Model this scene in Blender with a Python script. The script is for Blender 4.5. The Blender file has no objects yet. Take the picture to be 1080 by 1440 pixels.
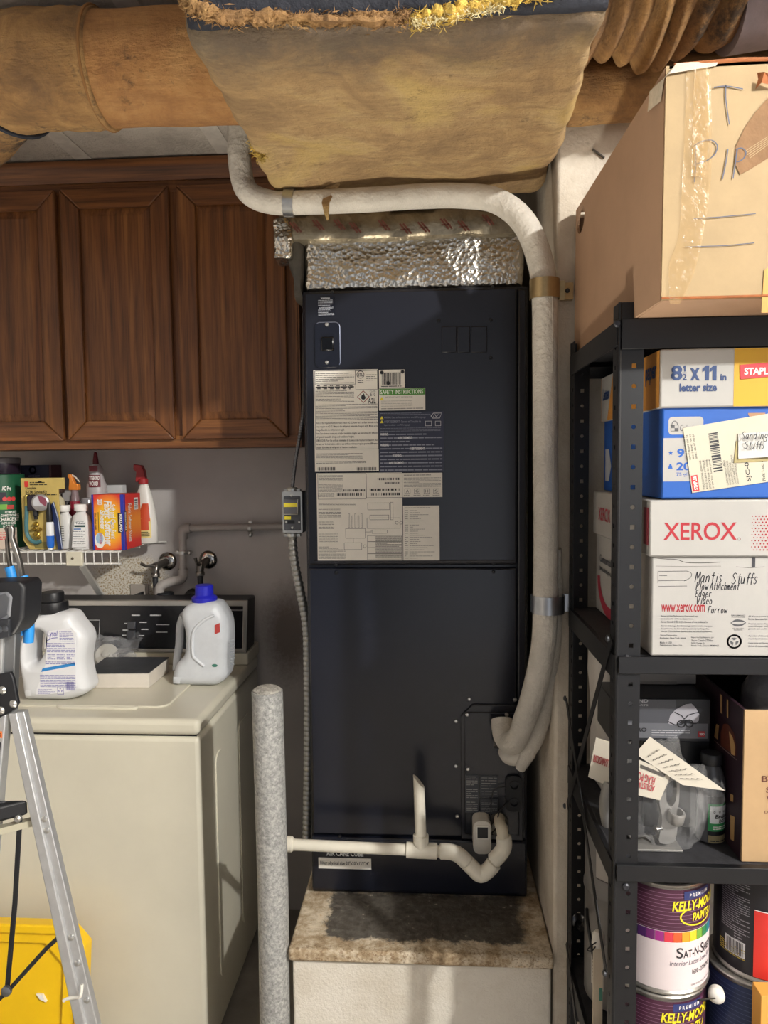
import bpy, bmesh, math, random
from mathutils import Vector, Matrix, noise
from mathutils.geometry import tessellate_polygon

SC = bpy.context.scene
COL = SC.collection
PI = math.pi
rnd = random.Random(7)

# ------------------------------------------------------------------ camera
EYE = Vector((0, 0, 1.585)); FPX = 1040.0
YAW, PITCH, ROLL = math.radians(3.7), math.radians(-3.7), math.radians(-.6)
RC = Matrix.Rotation(YAW, 3, 'Z') @ Matrix.Rotation(PI/2 + PITCH, 3, 'X') @ Matrix.Rotation(ROLL, 3, 'Z')
cd = bpy.data.cameras.new('camera'); cam = bpy.data.objects.new('camera', cd); COL.objects.link(cam)
cam.matrix_world = Matrix.Translation(EYE) @ RC.to_4x4()
cd.sensor_fit = 'VERTICAL'; cd.sensor_height = 36; cd.sensor_width = 27; cd.lens = FPX/1440*36
cd.clip_start = .05
SC.camera = cam

# ------------------------------------------------------------------ light, world, exposure
def lamp(name, typ, loc, energy, color, **kw):
    d = bpy.data.lights.new(name, typ); d.energy = energy; d.color = color
    rot = kw.pop('rot', None)
    for k, v in kw.items(): setattr(d, k, v)
    o = bpy.data.objects.new(name, d); o.location = loc
    if rot: o.rotation_euler = rot
    COL.objects.link(o); return o
lamp('garage_ceiling_bulb', 'POINT', (2.30, -1.25, 3.24), 600, (1, .98, .935), shadow_soft_size=.06)
lamp('added_duct_spot', 'SPOT', (-.33, .92, .25), 112, (1, .93, .80), shadow_soft_size=.06, spot_size=math.radians(64), spot_blend=.6, rot=(PI-.04, 0, 0))  # added unseen spot aimed upwards to brighten the duct underside
lamp('added_fill_area', 'AREA', (1.0, -2.7, 1.1), 11, (.90, .93, 1), shape='RECTANGLE', size=2.4, size_y=2.1, rot=(PI/2, 0, 0))  # added soft fill behind the camera, stands for no known opening
w = bpy.data.worlds.new('world'); SC.world = w; w.use_nodes = True
w.node_tree.nodes['Background'].inputs[0].default_value = (.75, .8, .9, 1)
w.node_tree.nodes['Background'].inputs[1].default_value = .25
SC.view_settings.view_transform = 'Standard'; SC.view_settings.look = 'None'
SC.view_settings.exposure = 0; SC.view_settings.gamma = 1; SC.view_settings.use_curve_mapping = False

# ------------------------------------------------------------------ helpers
def P(px, py, Y):                      # point of the photograph at depth Y
    d = RC @ Vector(((px-540)/FPX, -(py-720)/FPX, -1)); return EYE + d*((Y-EYE.y)/d.y)
def PX(px, py, X):
    d = RC @ Vector(((px-540)/FPX, -(py-720)/FPX, -1)); return EYE + d*((X-EYE.x)/d.x)
def R4(x0, y0, x1, y1, Y):             # photo rectangle -> (u0, v0, u1, v1) in the plane Y
    a = P((x0+x1)/2, y1, Y); b = P((x0+x1)/2, y0, Y); c = P(x0, (y0+y1)/2, Y); d = P(x1, (y0+y1)/2, Y)
    return c.x, a.z, d.x, b.z
def lin(h):
    h = h.lstrip('#'); c = [int(h[i:i+2], 16)/255 for i in (0, 2, 4)]
    return tuple(x/12.92 if x <= .04045 else ((x+.055)/1.055)**2.4 for x in c) + (1,)

class MB:
    def __init__(s): s.v = []; s.f = []; s.m = []; s.c = 0; s.M = None
    def mat(s, i): s.c = i; return s
    def add(s, vs, fs):
        n = len(s.v)
        s.v += [tuple(s.M @ Vector(p)) if s.M else tuple(p) for p in vs]
        s.f += [tuple(i+n for i in f) for f in fs]; s.m += [s.c]*len(fs); return s
    def box(s, x0, x1, y0, y1, z0, z1):
        return s.hexa([(x0,y0,z0),(x1,y0,z0),(x1,y1,z0),(x0,y1,z0),(x0,y0,z1),(x1,y0,z1),(x1,y1,z1),(x0,y1,z1)])
    def hexa(s, p):
        return s.add(p, [(0,3,2,1),(4,5,6,7),(0,1,5,4),(1,2,6,5),(2,3,7,6),(3,0,4,7)])
    def tube(s, pts, r, n=10, caps=True, flat=1, wob=0):
        pts = [Vector(p) for p in pts]; k = len(pts)
        rs = r if isinstance(r, (list, tuple)) else [r]*k
        t0 = (pts[1]-pts[0]).normalized()
        up = Vector((0,0,1)) if abs(t0.z) < .9 else Vector((0,1,0))
        a = (up - t0*up.dot(t0)).normalized(); vs = []
        for i, p in enumerate(pts):
            t = (pts[min(i+1,k-1)]-pts[max(i-1,0)]).normalized()
            a = (a - t*a.dot(t)).normalized(); b = t.cross(a)
            for j in range(n):
                q = 2*PI*j/n
                w_ = 1 + (wob*noise.noise(p*9 + (a*math.cos(q)+b*math.sin(q))*.9) if wob else 0)
                vs.append(p + (a*math.cos(q)*flat + b*math.sin(q))*rs[i]*w_)
        fs = [(i*n+j, i*n+(j+1)%n, (i+1)*n+(j+1)%n, (i+1)*n+j) for i in range(k-1) for j in range(n)]
        if caps: fs += [tuple(range(n))[::-1], tuple(range((k-1)*n, k*n))]
        return s.add(vs, fs)
    def cyl(s, p0, p1, r0, r1=None, n=16): return s.tube([p0, p1], [r0, r0 if r1 is None else r1], n)
    def lathe(s, cx, cy, prof, n=24, sx=1, sy=1, rot=0):
        vs = []; c, q = math.cos(rot), math.sin(rot)
        for r, z in prof:
            for j in range(n):
                t = 2*PI*j/n; x, y = r*sx*math.cos(t), r*sy*math.sin(t)
                vs.append((cx+x*c-y*q, cy+x*q+y*c, z))
        k = len(prof)
        fs = [(i*n+j, i*n+(j+1)%n, (i+1)*n+(j+1)%n, (i+1)*n+j) for i in range(k-1) for j in range(n)]
        fs += [tuple(range(n))[::-1], tuple(range((k-1)*n, k*n))]
        return s.add(vs, fs)
    def axis_lathe(s, p0, d, prof, n=20):         # profile (r, t) along direction d from p0
        p0 = Vector(p0); d = Vector(d).normalized(); a = d.orthogonal().normalized(); b = d.cross(a)
        vs = [p0 + d*t + (a*math.cos(2*PI*j/n)+b*math.sin(2*PI*j/n))*r for r, t in prof for j in range(n)]
        k = len(prof)
        fs = [(i*n+j, i*n+(j+1)%n, (i+1)*n+(j+1)%n, (i+1)*n+j) for i in range(k-1) for j in range(n)]
        fs += [tuple(range(n))[::-1], tuple(range((k-1)*n, k*n))]
        return s.add(vs, fs)
    def solid(s, outer, mp, d0, d1, holes=()):    # flat outline with holes, extruded; mp(u, v, d) -> point
        loops = [list(outer)] + [list(h) for h in holes]
        tri = tessellate_polygon([[Vector((u, v, 0)) for u, v in l] for l in loops])
        flat = [p for l in loops for p in l]; N = len(flat)
        vs = [mp(u, v, d0) for u, v in flat] + [mp(u, v, d1) for u, v in flat]
        fs = [tuple(t) for t in tri] + [tuple(i+N for i in t[::-1]) for t in tri]
        o = 0
        for l in loops:
            n = len(l)
            for i in range(n): fs.append((o+i, o+(i+1)%n, o+(i+1)%n+N, o+i+N))
            o += n
        return s.add(vs, fs)
    def pillow(s, outer, mp, D, r, holes=(), n=6):      # flat outline with rounded-over faces (moulded bottles)
        def nrm(l, sgn):
            k = len(l); out = []
            area = sum(l[i][0]*l[(i+1)%k][1]-l[(i+1)%k][0]*l[i][1] for i in range(k)); w_ = 1 if area > 0 else -1
            for i in range(k):
                t = Vector(l[(i+1)%k])-Vector(l[i-1]); t = t.normalized() if t.length else Vector((1,0))
                out.append(Vector((-t.y, t.x))*w_*sgn)
            return out
        def even(l, st=.005):
            q = [Vector(p) for p in l]; q.append(q[0]); out = [q[0]]; acc = 0
            for p0, p1 in zip(q, q[1:]):
                L_ = (p1-p0).length; t = st-acc
                while t <= L_: out.append(p0+(p1-p0)*t/L_); t += st
                acc = (acc+L_) % st
            if (out[-1]-out[0]).length < st*.5: out.pop()
            for _ in range(2): out = [(out[i-1]+out[i]*2+out[(i+1) % len(out)])/4 for i in range(len(out))]
            return [tuple(p) for p in out]
        loops = [even(outer)]+[even(h) for h in holes]; ns = [nrm(l, 1 if i == 0 else -1) for i, l in enumerate(loops)]
        sc = [[1.0]*len(l) for l in loops]                 # thin handles are rounded less
        if len(loops) > 1:
            for i, l in enumerate(loops):
                oth = [q for j, m_ in enumerate(loops) if j != i for q in m_]
                sc[i] = [min(1, .46*min(math.dist(p, q) for q in oth)/r) for p in l]
                for _ in range(4): sc[i] = [(sc[i][k-1]+sc[i][k]+sc[i][(k+1) % len(l)])/3 for k in range(len(l))]
        ns = [[n_*f for n_, f in zip(nn, s_)] for nn, s_ in zip(ns, sc)]
        lay = [(-D+r-r*math.cos(PI/2*j/n), r-r*math.sin(PI/2*j/n)) for j in range(n+1)]; lay = lay+[(-d, e_) for d, e_ in lay[::-1]]
        cnt = sum(len(l) for l in loops); vs = []; fs = []
        for d, e_ in lay:
            for l, nn in zip(loops, ns): vs += [mp(p[0]+q.x*e_, p[1]+q.y*e_, d) for p, q in zip(l, nn)]
        for j in range(len(lay)-1):
            o = 0
            for l in loops:
                k = len(l)
                for i in range(k): fs.append((j*cnt+o+i, j*cnt+o+(i+1)%k, (j+1)*cnt+o+(i+1)%k, (j+1)*cnt+o+i))
                o += k
        e_ = lay[0][1]; tri = tessellate_polygon([[Vector((p[0]+q.x*e_, p[1]+q.y*e_, 0)) for p, q in zip(l, nn)] for l, nn in zip(loops, ns)])
        L_ = (len(lay)-1)*cnt; fs += [tuple(t) for t in tri]+[tuple(i+L_ for i in t[::-1]) for t in tri]
        return s.add(vs, fs)
    def quad(s, mp, u0, v0, u1, v1, n=1):
        vs = []
        for i in range(n+1):
            u = u0+(u1-u0)*i/n; vs += [mp(u, v0), mp(u, v1)]
        return s.add(vs, [(2*i, 2*i+2, 2*i+3, 2*i+1) for i in range(n)])
    def poly(s, mp, pts):
        tri = tessellate_polygon([[Vector((u, v, 0)) for u, v in pts]])
        return s.add([mp(u, v) for u, v in pts], [tuple(t) for t in tri])
    def text(s, t, u0, v0, u1, v1, mp, bold=0, shear=0):   # lettering fitted into a rectangle
        vs, fs = glyphs(t, bold, shear)
        if not vs: return s
        ax = min(p[0] for p in vs); bx = max(p[0] for p in vs); ay = min(p[1] for p in vs); by = max(p[1] for p in vs)
        return s.add([mp(u0+(u1-u0)*(p[0]-ax)/(bx-ax), v0+(v1-v0)*(p[1]-ay)/(by-ay)) for p in vs], fs)
    def stroke(s, pts, mp, w):
        pts = [Vector(p) for p in pts]; vs = []; k = len(pts)
        for i, p in enumerate(pts):
            t = pts[min(i+1, k-1)]-pts[max(i-1, 0)]; t = t.normalized() if t.length else Vector((1, 0))
            nn = Vector((-t.y, t.x))*w/2; a, b = p+nn, p-nn; vs += [mp(a.x, a.y), mp(b.x, b.y)]
        return s.add(vs, [(2*i, 2*i+1, 2*i+3, 2*i+2) for i in range(k-1)])
    def hand(s, t, u, v, h, mp, w, shear=.15, sp=.72):      # handwriting, x-height based stroke letters
        for ch in t:
            for pl in HAND.get(ch, ()):
                pts = [(u+(x/4*min(.62, sp*.86)+y/6*shear)*h, v+(y/6)*h) for x, y in pl]
                s.stroke(smooth2(pts, 4), mp, w)
            u += h*(sp*.75 if ch in 'iltf' else sp)
        return s
    def smallprint(s, u0, v0, u1, v1, rows, mp, fill=.5, gap=.25, seed=1):
        r = random.Random(seed); dv = (v1-v0)/rows
        for i in range(rows):
            v = v1-dv*(i+1)+dv*(1-fill)/2; u = u0
            end = u1 if r.random() < .75 else u0+(u1-u0)*r.uniform(.4, .9)
            while u < end:
                l = dv*r.uniform(.8, 3.2); s.quad(mp, u, v, min(u+l, end), v+dv*fill); u += l+dv*gap
        return s
    def barcode(s, u0, v0, u1, v1, mp, seed=1, n=34, vert=False):
        r = random.Random(seed); W = (v1-v0) if vert else (u1-u0); p = 0; un = W/(n*2.2)
        while p < W-un*3:
            b = un*r.choice((1, 1, 2, 3))
            if vert: s.quad(mp, u0, v0+p, u1, v0+p+b)
            else: s.quad(mp, u0+p, v0, u0+p+b, v1)
            p += b+un*r.choice((1, 1, 2))
        return s

def smooth2(pts, k=6, closed=False):
    n = len(pts)
    if n < 3: return [tuple(p) for p in pts]
    out = []; q = [Vector(p) for p in pts]
    for i in range(n if closed else n-1):
        g = (lambda j: q[j % n]) if closed else (lambda j: q[max(0, min(n-1, j))])
        a, b, c, d = g(i-1), g(i), g(i+1), g(i+2)
        for j in range(k):
            t = j/k
            out.append(tuple(.5*((2*b)+(c-a)*t+(2*a-5*b+4*c-d)*t*t+(3*b-a-3*c+d)*t**3)))
    if not closed: out.append(tuple(q[-1]))
    return out
_G = {}
def glyphs(t, bold, shear):
    k = (t, bold, shear)
    if k not in _G:
        c = bpy.data.curves.new('txt', 'FONT'); c.body = t; c.size = 1; c.offset = bold; c.shear = shear; c.resolution_u = 5 if len(t) < 10 else 2
        o = bpy.data.objects.new('txt', c); m = o.to_mesh()
        _G[k] = ([tuple(v.co) for v in m.vertices], [tuple(p.vertices) for p in m.polygons])
        o.to_mesh_clear(); bpy.data.objects.remove(o); bpy.data.curves.remove(c)
    return _G[k]
HAND = {'M': [[(0,0),(.5,6),(2,2),(3.6,6),(4,0)]], 'S': [[(3.6,5.4),(2,6),(.6,4.8),(2,3.2),(3.4,1.6),(2,0),(.2,.7)]],
 'P': [[(.6,0),(.8,6)],[(.2,5.6),(3,5.9),(3.5,4.4),(2,3),(.7,3)]], 'A': [[(0,0),(2,6),(3.6,0)],[(.6,2.2),(3.2,2.2)]],
 'E': [[(3.4,5.8),(1.2,5.6),(.8,4),(2.2,3.2),(.6,2.6),(.6,.6),(3.2,.4)]], 'V': [[(0,6),(1.6,0),(3.6,6)]], 'F': [[(.4,0),(.6,6)],[(.4,6),(3.6,6)],[(.5,3.3),(2.8,3.4)]],
 'T': [[(2,0),(2.2,6)],[(0,6),(4,5.8)]], 'I': [[(2,0),(2,6)]],
 'a': [[(3,3.6),(1.2,3.7),(.4,1.8),(1.3,.2),(2.8,1.6),(3,3.6),(3.1,.4),(3.8,0)]], 'n': [[(.5,0),(.6,3.6)],[(.6,2.4),(1.8,3.7),(2.9,3),(3,0)]],
 't': [[(2,5.6),(1.9,.8),(3,.2)],[(.4,3.8),(3.6,3.9)]], 'i': [[(2,3.6),(2,0)],[(2,4.8),(2.2,5)]], 's': [[(3,3.3),(1.6,3.8),(1,2.8),(2.6,1.2),(1.6,0),(.4,.5)]],
 'u': [[(.5,3.6),(.6,.8),(1.6,.1),(2.8,1),(3,3.6)],[(3,3.6),(3.2,0)]], 'f': [[(3.4,5.4),(2.4,6),(1.8,4.6),(1.7,-.4)],[(.4,3.2),(3.2,3.4)]],
 'l': [[(1.8,6),(1.7,.6),(2.4,0)]], 'o': [[(2,3.7),(.6,2.6),(.9,.4),(2.3,.1),(3.2,1.8),(2,3.7)]], 'w': [[(0,3.6),(.9,.1),(2,2.6),(3,.1),(4,3.6)]],
 'c': [[(3.2,3.2),(1.8,3.8),(.6,2),(1.6,.1),(3.2,.6)]], 'h': [[(.5,6),(.6,0)],[(.6,2.4),(1.8,3.7),(2.9,3),(3,0)]], 'm': [[(.2,0),(.3,3.6)],[(.3,2.6),(1.2,3.7),(2,0)],[(2,2.6),(3,3.7),(3.8,0)]],
 'e': [[(.7,1.9),(3,2.1),(2.4,3.6),(1,3.2),(.7,1.2),(1.8,.1),(3.2,.6)]], 'd': [[(3,3),(1.4,3.7),(.5,1.8),(1.6,.1),(3,1.4)],[(3.1,6),(3.1,0)]],
 'g': [[(3,3.2),(1.4,3.7),(.6,2),(1.8,.8),(3,2),(3,3.6),(3,-1.2),(1.6,-2),(.6,-1.4)]], 'r': [[(.6,3.6),(.8,0)],[(.8,2.2),(1.8,3.6),(3.2,3.4)]]}

def node_mat(name): 
    m = bpy.data.materials.new(name); m.use_nodes = True; nt = m.node_tree
    return m, nt, nt.nodes['Principled BSDF'], lambda a, b: nt.links.new(a, b)
def setv(b, **kw):
    for k, v in kw.items(): b.inputs[k.replace('_', ' ')].default_value = v
def coords(nt, scale=(1,1,1)):
    tc = nt.nodes.new('ShaderNodeTexCoord'); mp = nt.nodes.new('ShaderNodeMapping'); mp.inputs['Scale'].default_value = scale
    nt.links.new(tc.outputs['Object'], mp.inputs[0]); return mp.outputs[0]
def nz(nt, vec, scale, detail=4, rough=.6, dist=0):
    n = nt.nodes.new('ShaderNodeTexNoise'); n.inputs['Scale'].default_value = scale; n.inputs['Detail'].default_value = detail
    n.inputs['Roughness'].default_value = rough; n.inputs['Distortion'].default_value = dist
    nt.links.new(vec, n.inputs['Vector']); return n.outputs['Fac']
def ramp(nt, fac, stops):
    r = nt.nodes.new('ShaderNodeValToRGB'); e = r.color_ramp.elements
    while len(e) < len(stops): e.new(.5)
    for q, (p, c) in zip(e, stops): q.position = p; q.color = lin(c) if isinstance(c, str) else c
    nt.links.new(fac, r.inputs[0]); return r.outputs[0]
def mixc(nt, fac, a, b):
    m = nt.nodes.new('ShaderNodeMix'); m.data_type = 'RGBA'
    if isinstance(fac, (int, float)): m.inputs[0].default_value = fac
    else: nt.links.new(fac, m.inputs[0])
    for s_, i in ((a, 6), (b, 7)):
        if isinstance(s_, str): m.inputs[i].default_value = lin(s_)
        else: nt.links.new(s_, m.inputs[i])
    return m.outputs[2]
def bump(nt, h, b, strength=.3, dist=.01):
    n = nt.nodes.new('ShaderNodeBump'); n.inputs['Strength'].default_value = strength; n.inputs['Distance'].default_value = dist
    nt.links.new(h, n.inputs['Height']); nt.links.new(n.outputs[0], b.inputs['Normal']); return n
MATS = {}
def M(col, rough=.5, metal=0, var=.0, vs=12, bm=0, bs=60, bd=.004, **kw):   # plain material with optional mottling and relief
    key = (col, rough, metal, var, vs, bm, bs, bd, tuple(sorted(kw.items())))
    if key in MATS: return MATS[key]
    m, nt, b, L = node_mat('mat_'+col.lstrip('#')); c = lin(col)
    setv(b, Base_Color=c, Roughness=rough, Metallic=metal, **kw); v = coords(nt)
    if var:
        d = tuple(x*(1-var) for x in c[:3])+(1,); l = tuple(min(1, x*(1+var*.5)) for x in c[:3])+(1,)
        L(ramp(nt, nz(nt, v, vs, 6, .65), [(.36, d), (.64, l)]), b.inputs['Base Color'])
    if bm: bump(nt, nz(nt, v, bs, 4), b, bm, bd)
    MATS[key] = m; return m

ROOT = {}
def obj(name, mb, mats, parent=None, label=None, smooth=40, bevel=0, seg=2, kind=None, sub=0):
    me = bpy.data.meshes.new(name)
    off = Vector((0,0,0))
    if parent: off = ROOT[parent]
    else:
        xs = [v[0] for v in mb.v]; ys = [v[1] for v in mb.v]; zs = [v[2] for v in mb.v]
        off = Vector(((min(xs)+max(xs))/2, (min(ys)+max(ys))/2, min(zs)))
    me.from_pydata([tuple(Vector(v)-off) for v in mb.v], [], mb.f)
    mats = mats if isinstance(mats, (list, tuple)) else [mats]
    for m in mats: me.materials.append(m)
    me.polygons.foreach_set('material_index', [min(i, len(mats)-1) for i in mb.m])
    bm_ = bmesh.new(); bm_.from_mesh(me)
    if smooth is not None or bevel: bmesh.ops.recalc_face_normals(bm_, faces=bm_.faces)
    bm_.to_mesh(me); bm_.free()
    if smooth:
        me.shade_smooth(); me.set_sharp_from_angle(angle=math.radians(smooth))
    o = bpy.data.objects.new(name, me); COL.objects.link(o)
    if parent: o.parent = parent; ROOT[o] = off
    else: o.location = off; ROOT[o] = off
    if bevel:
        b = o.modifiers.new('bevel', 'BEVEL'); b.width = bevel; b.segments = seg; b.limit_method = 'ANGLE'; b.angle_limit = math.radians(38)
        b.harden_normals = False
    if sub:
        s_ = o.modifiers.new('sub', 'SUBSURF'); s_.levels = sub; s_.render_levels = sub
    if label: o['label'] = label
    if kind: o['kind'] = kind
    return o
def thing(name, label, cat, loc, group=None):
    o = bpy.data.objects.new(name, None); o.empty_display_size = .05; COL.objects.link(o); o.location = loc
    ROOT[o] = Vector(loc); o['label'] = label; o['category'] = cat
    if group: o['group'] = group
    return o
def tag(o, label, cat, group=None):
    o['label'] = label; o['category'] = cat
    if group: o['group'] = group
    return o
def prt(name, src, parent, off):        # a copy of a part, sharing its mesh
    c = src.copy(); COL.objects.link(c); c.parent = parent; c.location = off; ROOT[c] = ROOT[parent]; c.name = name; return c
def FY(Y): return lambda u, v: (u, Y, v)                 # faces the camera
def FX(X): return lambda u, v: (X, -u, v)                # faces -X, u runs towards the camera
def FC(cx, cy, r, rot=0): return lambda u, v: (cx+r*math.sin(u/r+rot), cy-r*math.cos(u/r+rot), v)   # round a can
def seg_arc(c, r, a0, a1, n, ax='xz'):
    return [(c[0]+r*math.cos(a0+(a1-a0)*i/n), c[1], c[2]+r*math.sin(a0+(a1-a0)*i/n)) for i in range(n+1)]
def rrect(u0, v0, u1, v1, r, n=5):
    out = []
    for cx, cy, a in ((u1-r, v0+r, -PI/2), (u1-r, v1-r, 0), (u0+r, v1-r, PI/2), (u0+r, v0+r, PI)):
        out += [(cx+r*math.cos(a+PI/2*i/n), cy+r*math.sin(a+PI/2*i/n)) for i in range(n+1)]
    return out
def circ(u, v, r, n=12, ry=None): return [(u+r*math.cos(2*PI*i/n), v+(ry or r)*math.sin(2*PI*i/n)) for i in range(n)]
# ------------------------------------------------------------------ materials of the setting
def stucco(name, col, dirt, sc=90, st=.5):
    m, nt, b, L = node_mat(name); v = coords(nt)
    L(ramp(nt, nz(nt, v, 6, 8, .7), [(.25, dirt), (.55, col)]), b.inputs['Base Color']); setv(b, Roughness=.85)
    bump(nt, nz(nt, v, sc, 5, .6), b, st, .006); return m
M_WALL = stucco('painted_wall', '#c3beb8', '#aea8a3', 40, .12)
M_STUC = stucco('white_stucco', '#dcd5c8', '#c9bfad', 130, .5)
M_CEIL = stucco('popcorn_ceiling', '#c2bab0', '#948b82', 85, 1.0)
M_FLOOR = M('#a09a92', .8, 0, .25, 5, .2, 40)

def st(name, mb, mat, **kw): return obj(name, mb, mat, kind='structure', **kw)
YW = 2.52                     # back wall
st('floor', MB().box(-2.4, 3.2, -3.0, YW+.1, -.1, 0), M_FLOOR)
ceil = st('ceiling', MB().box(-2.4, 3.2, .85, YW+.1, 2.5, 3.7), M_CEIL)
st('ceiling', MB().box(-2.4, 3.2, -3.0, .85, 3.6, 3.7), M_WALL)
tj = MB()
for x in (-1.05, -.62): tj.box(x, x+.05, 1.2, 2.2, 2.4975, 2.5003)
obj('tape_joint', tj, M('#c9c2b9', .8, 0, .15, 20), ceil)
m, nt, b, L = node_mat('laundry_wall'); v = coords(nt)
base = ramp(nt, nz(nt, v, 5, 6), [(.3, '#b4aeab'), (.7, '#c1bbb7')])
geo = nt.nodes.new('ShaderNodeNewGeometry')
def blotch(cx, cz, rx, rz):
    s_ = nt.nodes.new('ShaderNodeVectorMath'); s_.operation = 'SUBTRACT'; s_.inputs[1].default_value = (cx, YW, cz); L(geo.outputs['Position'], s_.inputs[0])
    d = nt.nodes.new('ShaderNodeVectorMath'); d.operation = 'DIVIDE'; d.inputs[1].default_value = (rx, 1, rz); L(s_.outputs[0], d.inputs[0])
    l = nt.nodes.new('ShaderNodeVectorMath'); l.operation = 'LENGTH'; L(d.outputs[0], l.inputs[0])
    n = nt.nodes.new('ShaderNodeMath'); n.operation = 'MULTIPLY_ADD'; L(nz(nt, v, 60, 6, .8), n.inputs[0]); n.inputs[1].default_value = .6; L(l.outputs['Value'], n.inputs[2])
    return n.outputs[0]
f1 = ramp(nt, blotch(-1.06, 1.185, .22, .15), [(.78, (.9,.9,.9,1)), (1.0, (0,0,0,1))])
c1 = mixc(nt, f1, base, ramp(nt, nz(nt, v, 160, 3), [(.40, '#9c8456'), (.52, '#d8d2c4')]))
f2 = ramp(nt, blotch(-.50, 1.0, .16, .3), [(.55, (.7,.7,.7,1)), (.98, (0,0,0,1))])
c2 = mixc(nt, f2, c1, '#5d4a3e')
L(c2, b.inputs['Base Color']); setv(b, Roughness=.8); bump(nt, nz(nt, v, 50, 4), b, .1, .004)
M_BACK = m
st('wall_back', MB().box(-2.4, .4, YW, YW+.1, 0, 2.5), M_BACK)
st('wall_left', MB().box(-2.5, -2.4, -3.0, YW+.1, 0, 3.6), M_WALL)
st('wall_right', MB().box(3.2, 3.3, -3.0, YW+.1, 0, 3.6), M_WALL)
# the stub wall beside the air handler: its end faces the camera
m, nt, b, L = node_mat('alcove_stucco'); v = coords(nt)
L(ramp(nt, nz(nt, v, 4, 8, .7), [(.3, '#b9ab97'), (.6, '#d5ccbd')]), b.inputs['Base Color']); setv(b, Roughness=.85)
bump(nt, nz(nt, v, 120, 4), b, .45, .005); M_ALC = m
st('wall_alcove', MB().box(.268, 3.2, 1.625, YW+.1, 0, 2.5), M_ALC, bevel=.008)

# ------------------------------------------------------------------ concrete platform under the unit
pl = thing('equipment_platform', 'low white stucco platform with a stained concrete top under the dark air handler', 'platform', (-.034, 2.0, 0))
obj('platform_body', MB().box(-.327, .262, 1.615, 2.46, 0, .452), M_STUC, pl, bevel=.006)
m, nt, b, L = node_mat('stained_concrete'); v = coords(nt); g = nt.nodes.new('ShaderNodeNewGeometry')
sep = nt.nodes.new('ShaderNodeSeparateXYZ'); L(g.outputs['Position'], sep.inputs[0])
def sstep(val, a, bb):
    r = nt.nodes.new('ShaderNodeMapRange'); r.inputs[1].default_value = a; r.inputs[2].default_value = bb; r.interpolation_type = 'SMOOTHSTEP'; L(val, r.inputs[0]); return r.outputs[0]
def mul(a, bb, op='MULTIPLY'):
    nt = (bb if isinstance(a, (int, float)) else a).id_data; L = nt.links.new
    r = nt.nodes.new('ShaderNodeMath'); r.operation = op
    for i, q in enumerate((a, bb)):
        if isinstance(q, (int, float)): r.inputs[i].default_value = q
        else: L(q, r.inputs[i])
    return r.outputs[0]
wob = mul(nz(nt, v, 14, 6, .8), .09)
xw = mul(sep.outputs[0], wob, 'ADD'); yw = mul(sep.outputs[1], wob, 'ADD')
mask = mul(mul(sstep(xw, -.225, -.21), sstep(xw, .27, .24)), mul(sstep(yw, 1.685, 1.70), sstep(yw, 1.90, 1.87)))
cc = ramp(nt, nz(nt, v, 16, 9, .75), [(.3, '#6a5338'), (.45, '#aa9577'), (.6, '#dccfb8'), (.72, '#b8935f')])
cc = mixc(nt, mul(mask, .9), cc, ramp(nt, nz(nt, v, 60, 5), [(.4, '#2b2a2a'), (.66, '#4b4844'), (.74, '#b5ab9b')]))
sp_ = ramp(nt, nz(nt, v, 170, 3, .6), [(.38, (1,1,1,1)), (.46, (0,0,0,1))])
fr = mul(mul(sp_, .6), sstep(sep.outputs[1], 1.65, 1.61))
cc = mixc(nt, fr, cc, '#74573a')
L(cc, b.inputs['Base Color']); setv(b, Roughness=.85); bump(nt, nz(nt, v, 90, 6), b, .6, .008)
obj('concrete_slab', MB().box(-.334, .266, 1.603, 2.46, .4525, .481), m, pl, bevel=.006)

# ------------------------------------------------------------------ air handler
HY = 1.82; HX0, HX1, HZ0, HZ1 = -.315, .236, .482, 2.011
NAVY = M('#1d1f28', .27, .0, .10, 3, .04, 200)
NAVY2 = M('#181b26', .25, .0, .10, 3, .04, 200)
BLK = M('#111216', .45)
ZINC = M('#c9c8c4', .35, .9)
ah = thing('air_handler', 'tall dark navy air handler cabinet with paper labels standing on the concrete platform', 'air handler', (-.04, 2.05, HZ0))
mb = MB().box(HX0, HX1, HY+.012, 2.38, HZ0, HZ1)
casing = obj('casing', mb, NAVY2, ah, bevel=.006)
zs1 = P(580, 797, HY).z
obj('upper_panel', MB().box(HX0+.006, .208, HY, HY+.02, zs1+.004, HZ1-.006), NAVY, ah, bevel=.005)
obj('edge_trim', MB().box(.2085, HX1-.004, HY+.002, HY+.02, .66, HZ1-.008), NAVY, ah, bevel=.006)
zb = P(580, 1178, HY).z
obj('lower_panel', MB().box(HX0+.006, .208, HY+.001, HY+.02, zb+.003, zs1-.003), NAVY2, ah, bevel=.005)
lip = MB().tube([(HX0+.02, HY, zs1+.012), (.2, HY, zs1+.012)], .005, 8)
obj('panel_lip', lip, NAVY, ah)
obj('filter_door', MB().box(HX0+.002, HX1-.002, HY-.002, HY+.02, HZ0+.012, zb-.003), NAVY2, ah, bevel=.006)
u0, v0, u1, v1 = R4(648, 990, 736, 1180, HY)
pan = MB().solid([(u0, v0), (u1, v0), (u1, v1), (u0+.03, v1), (u0, v1-.03)], lambda u, v, d: (u, d, v), HY-.006, HY+.01)
coil = obj('coil_access_panel', pan, NAVY, ah, bevel=.003)
u0, v0, u1, v1 = R4(653, 1000, 730, 1172, HY)
obj('inner_cover', MB().box(u0, u1, HY-.009, HY, v0, v1), NAVY2, ah, bevel=.003)
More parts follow.
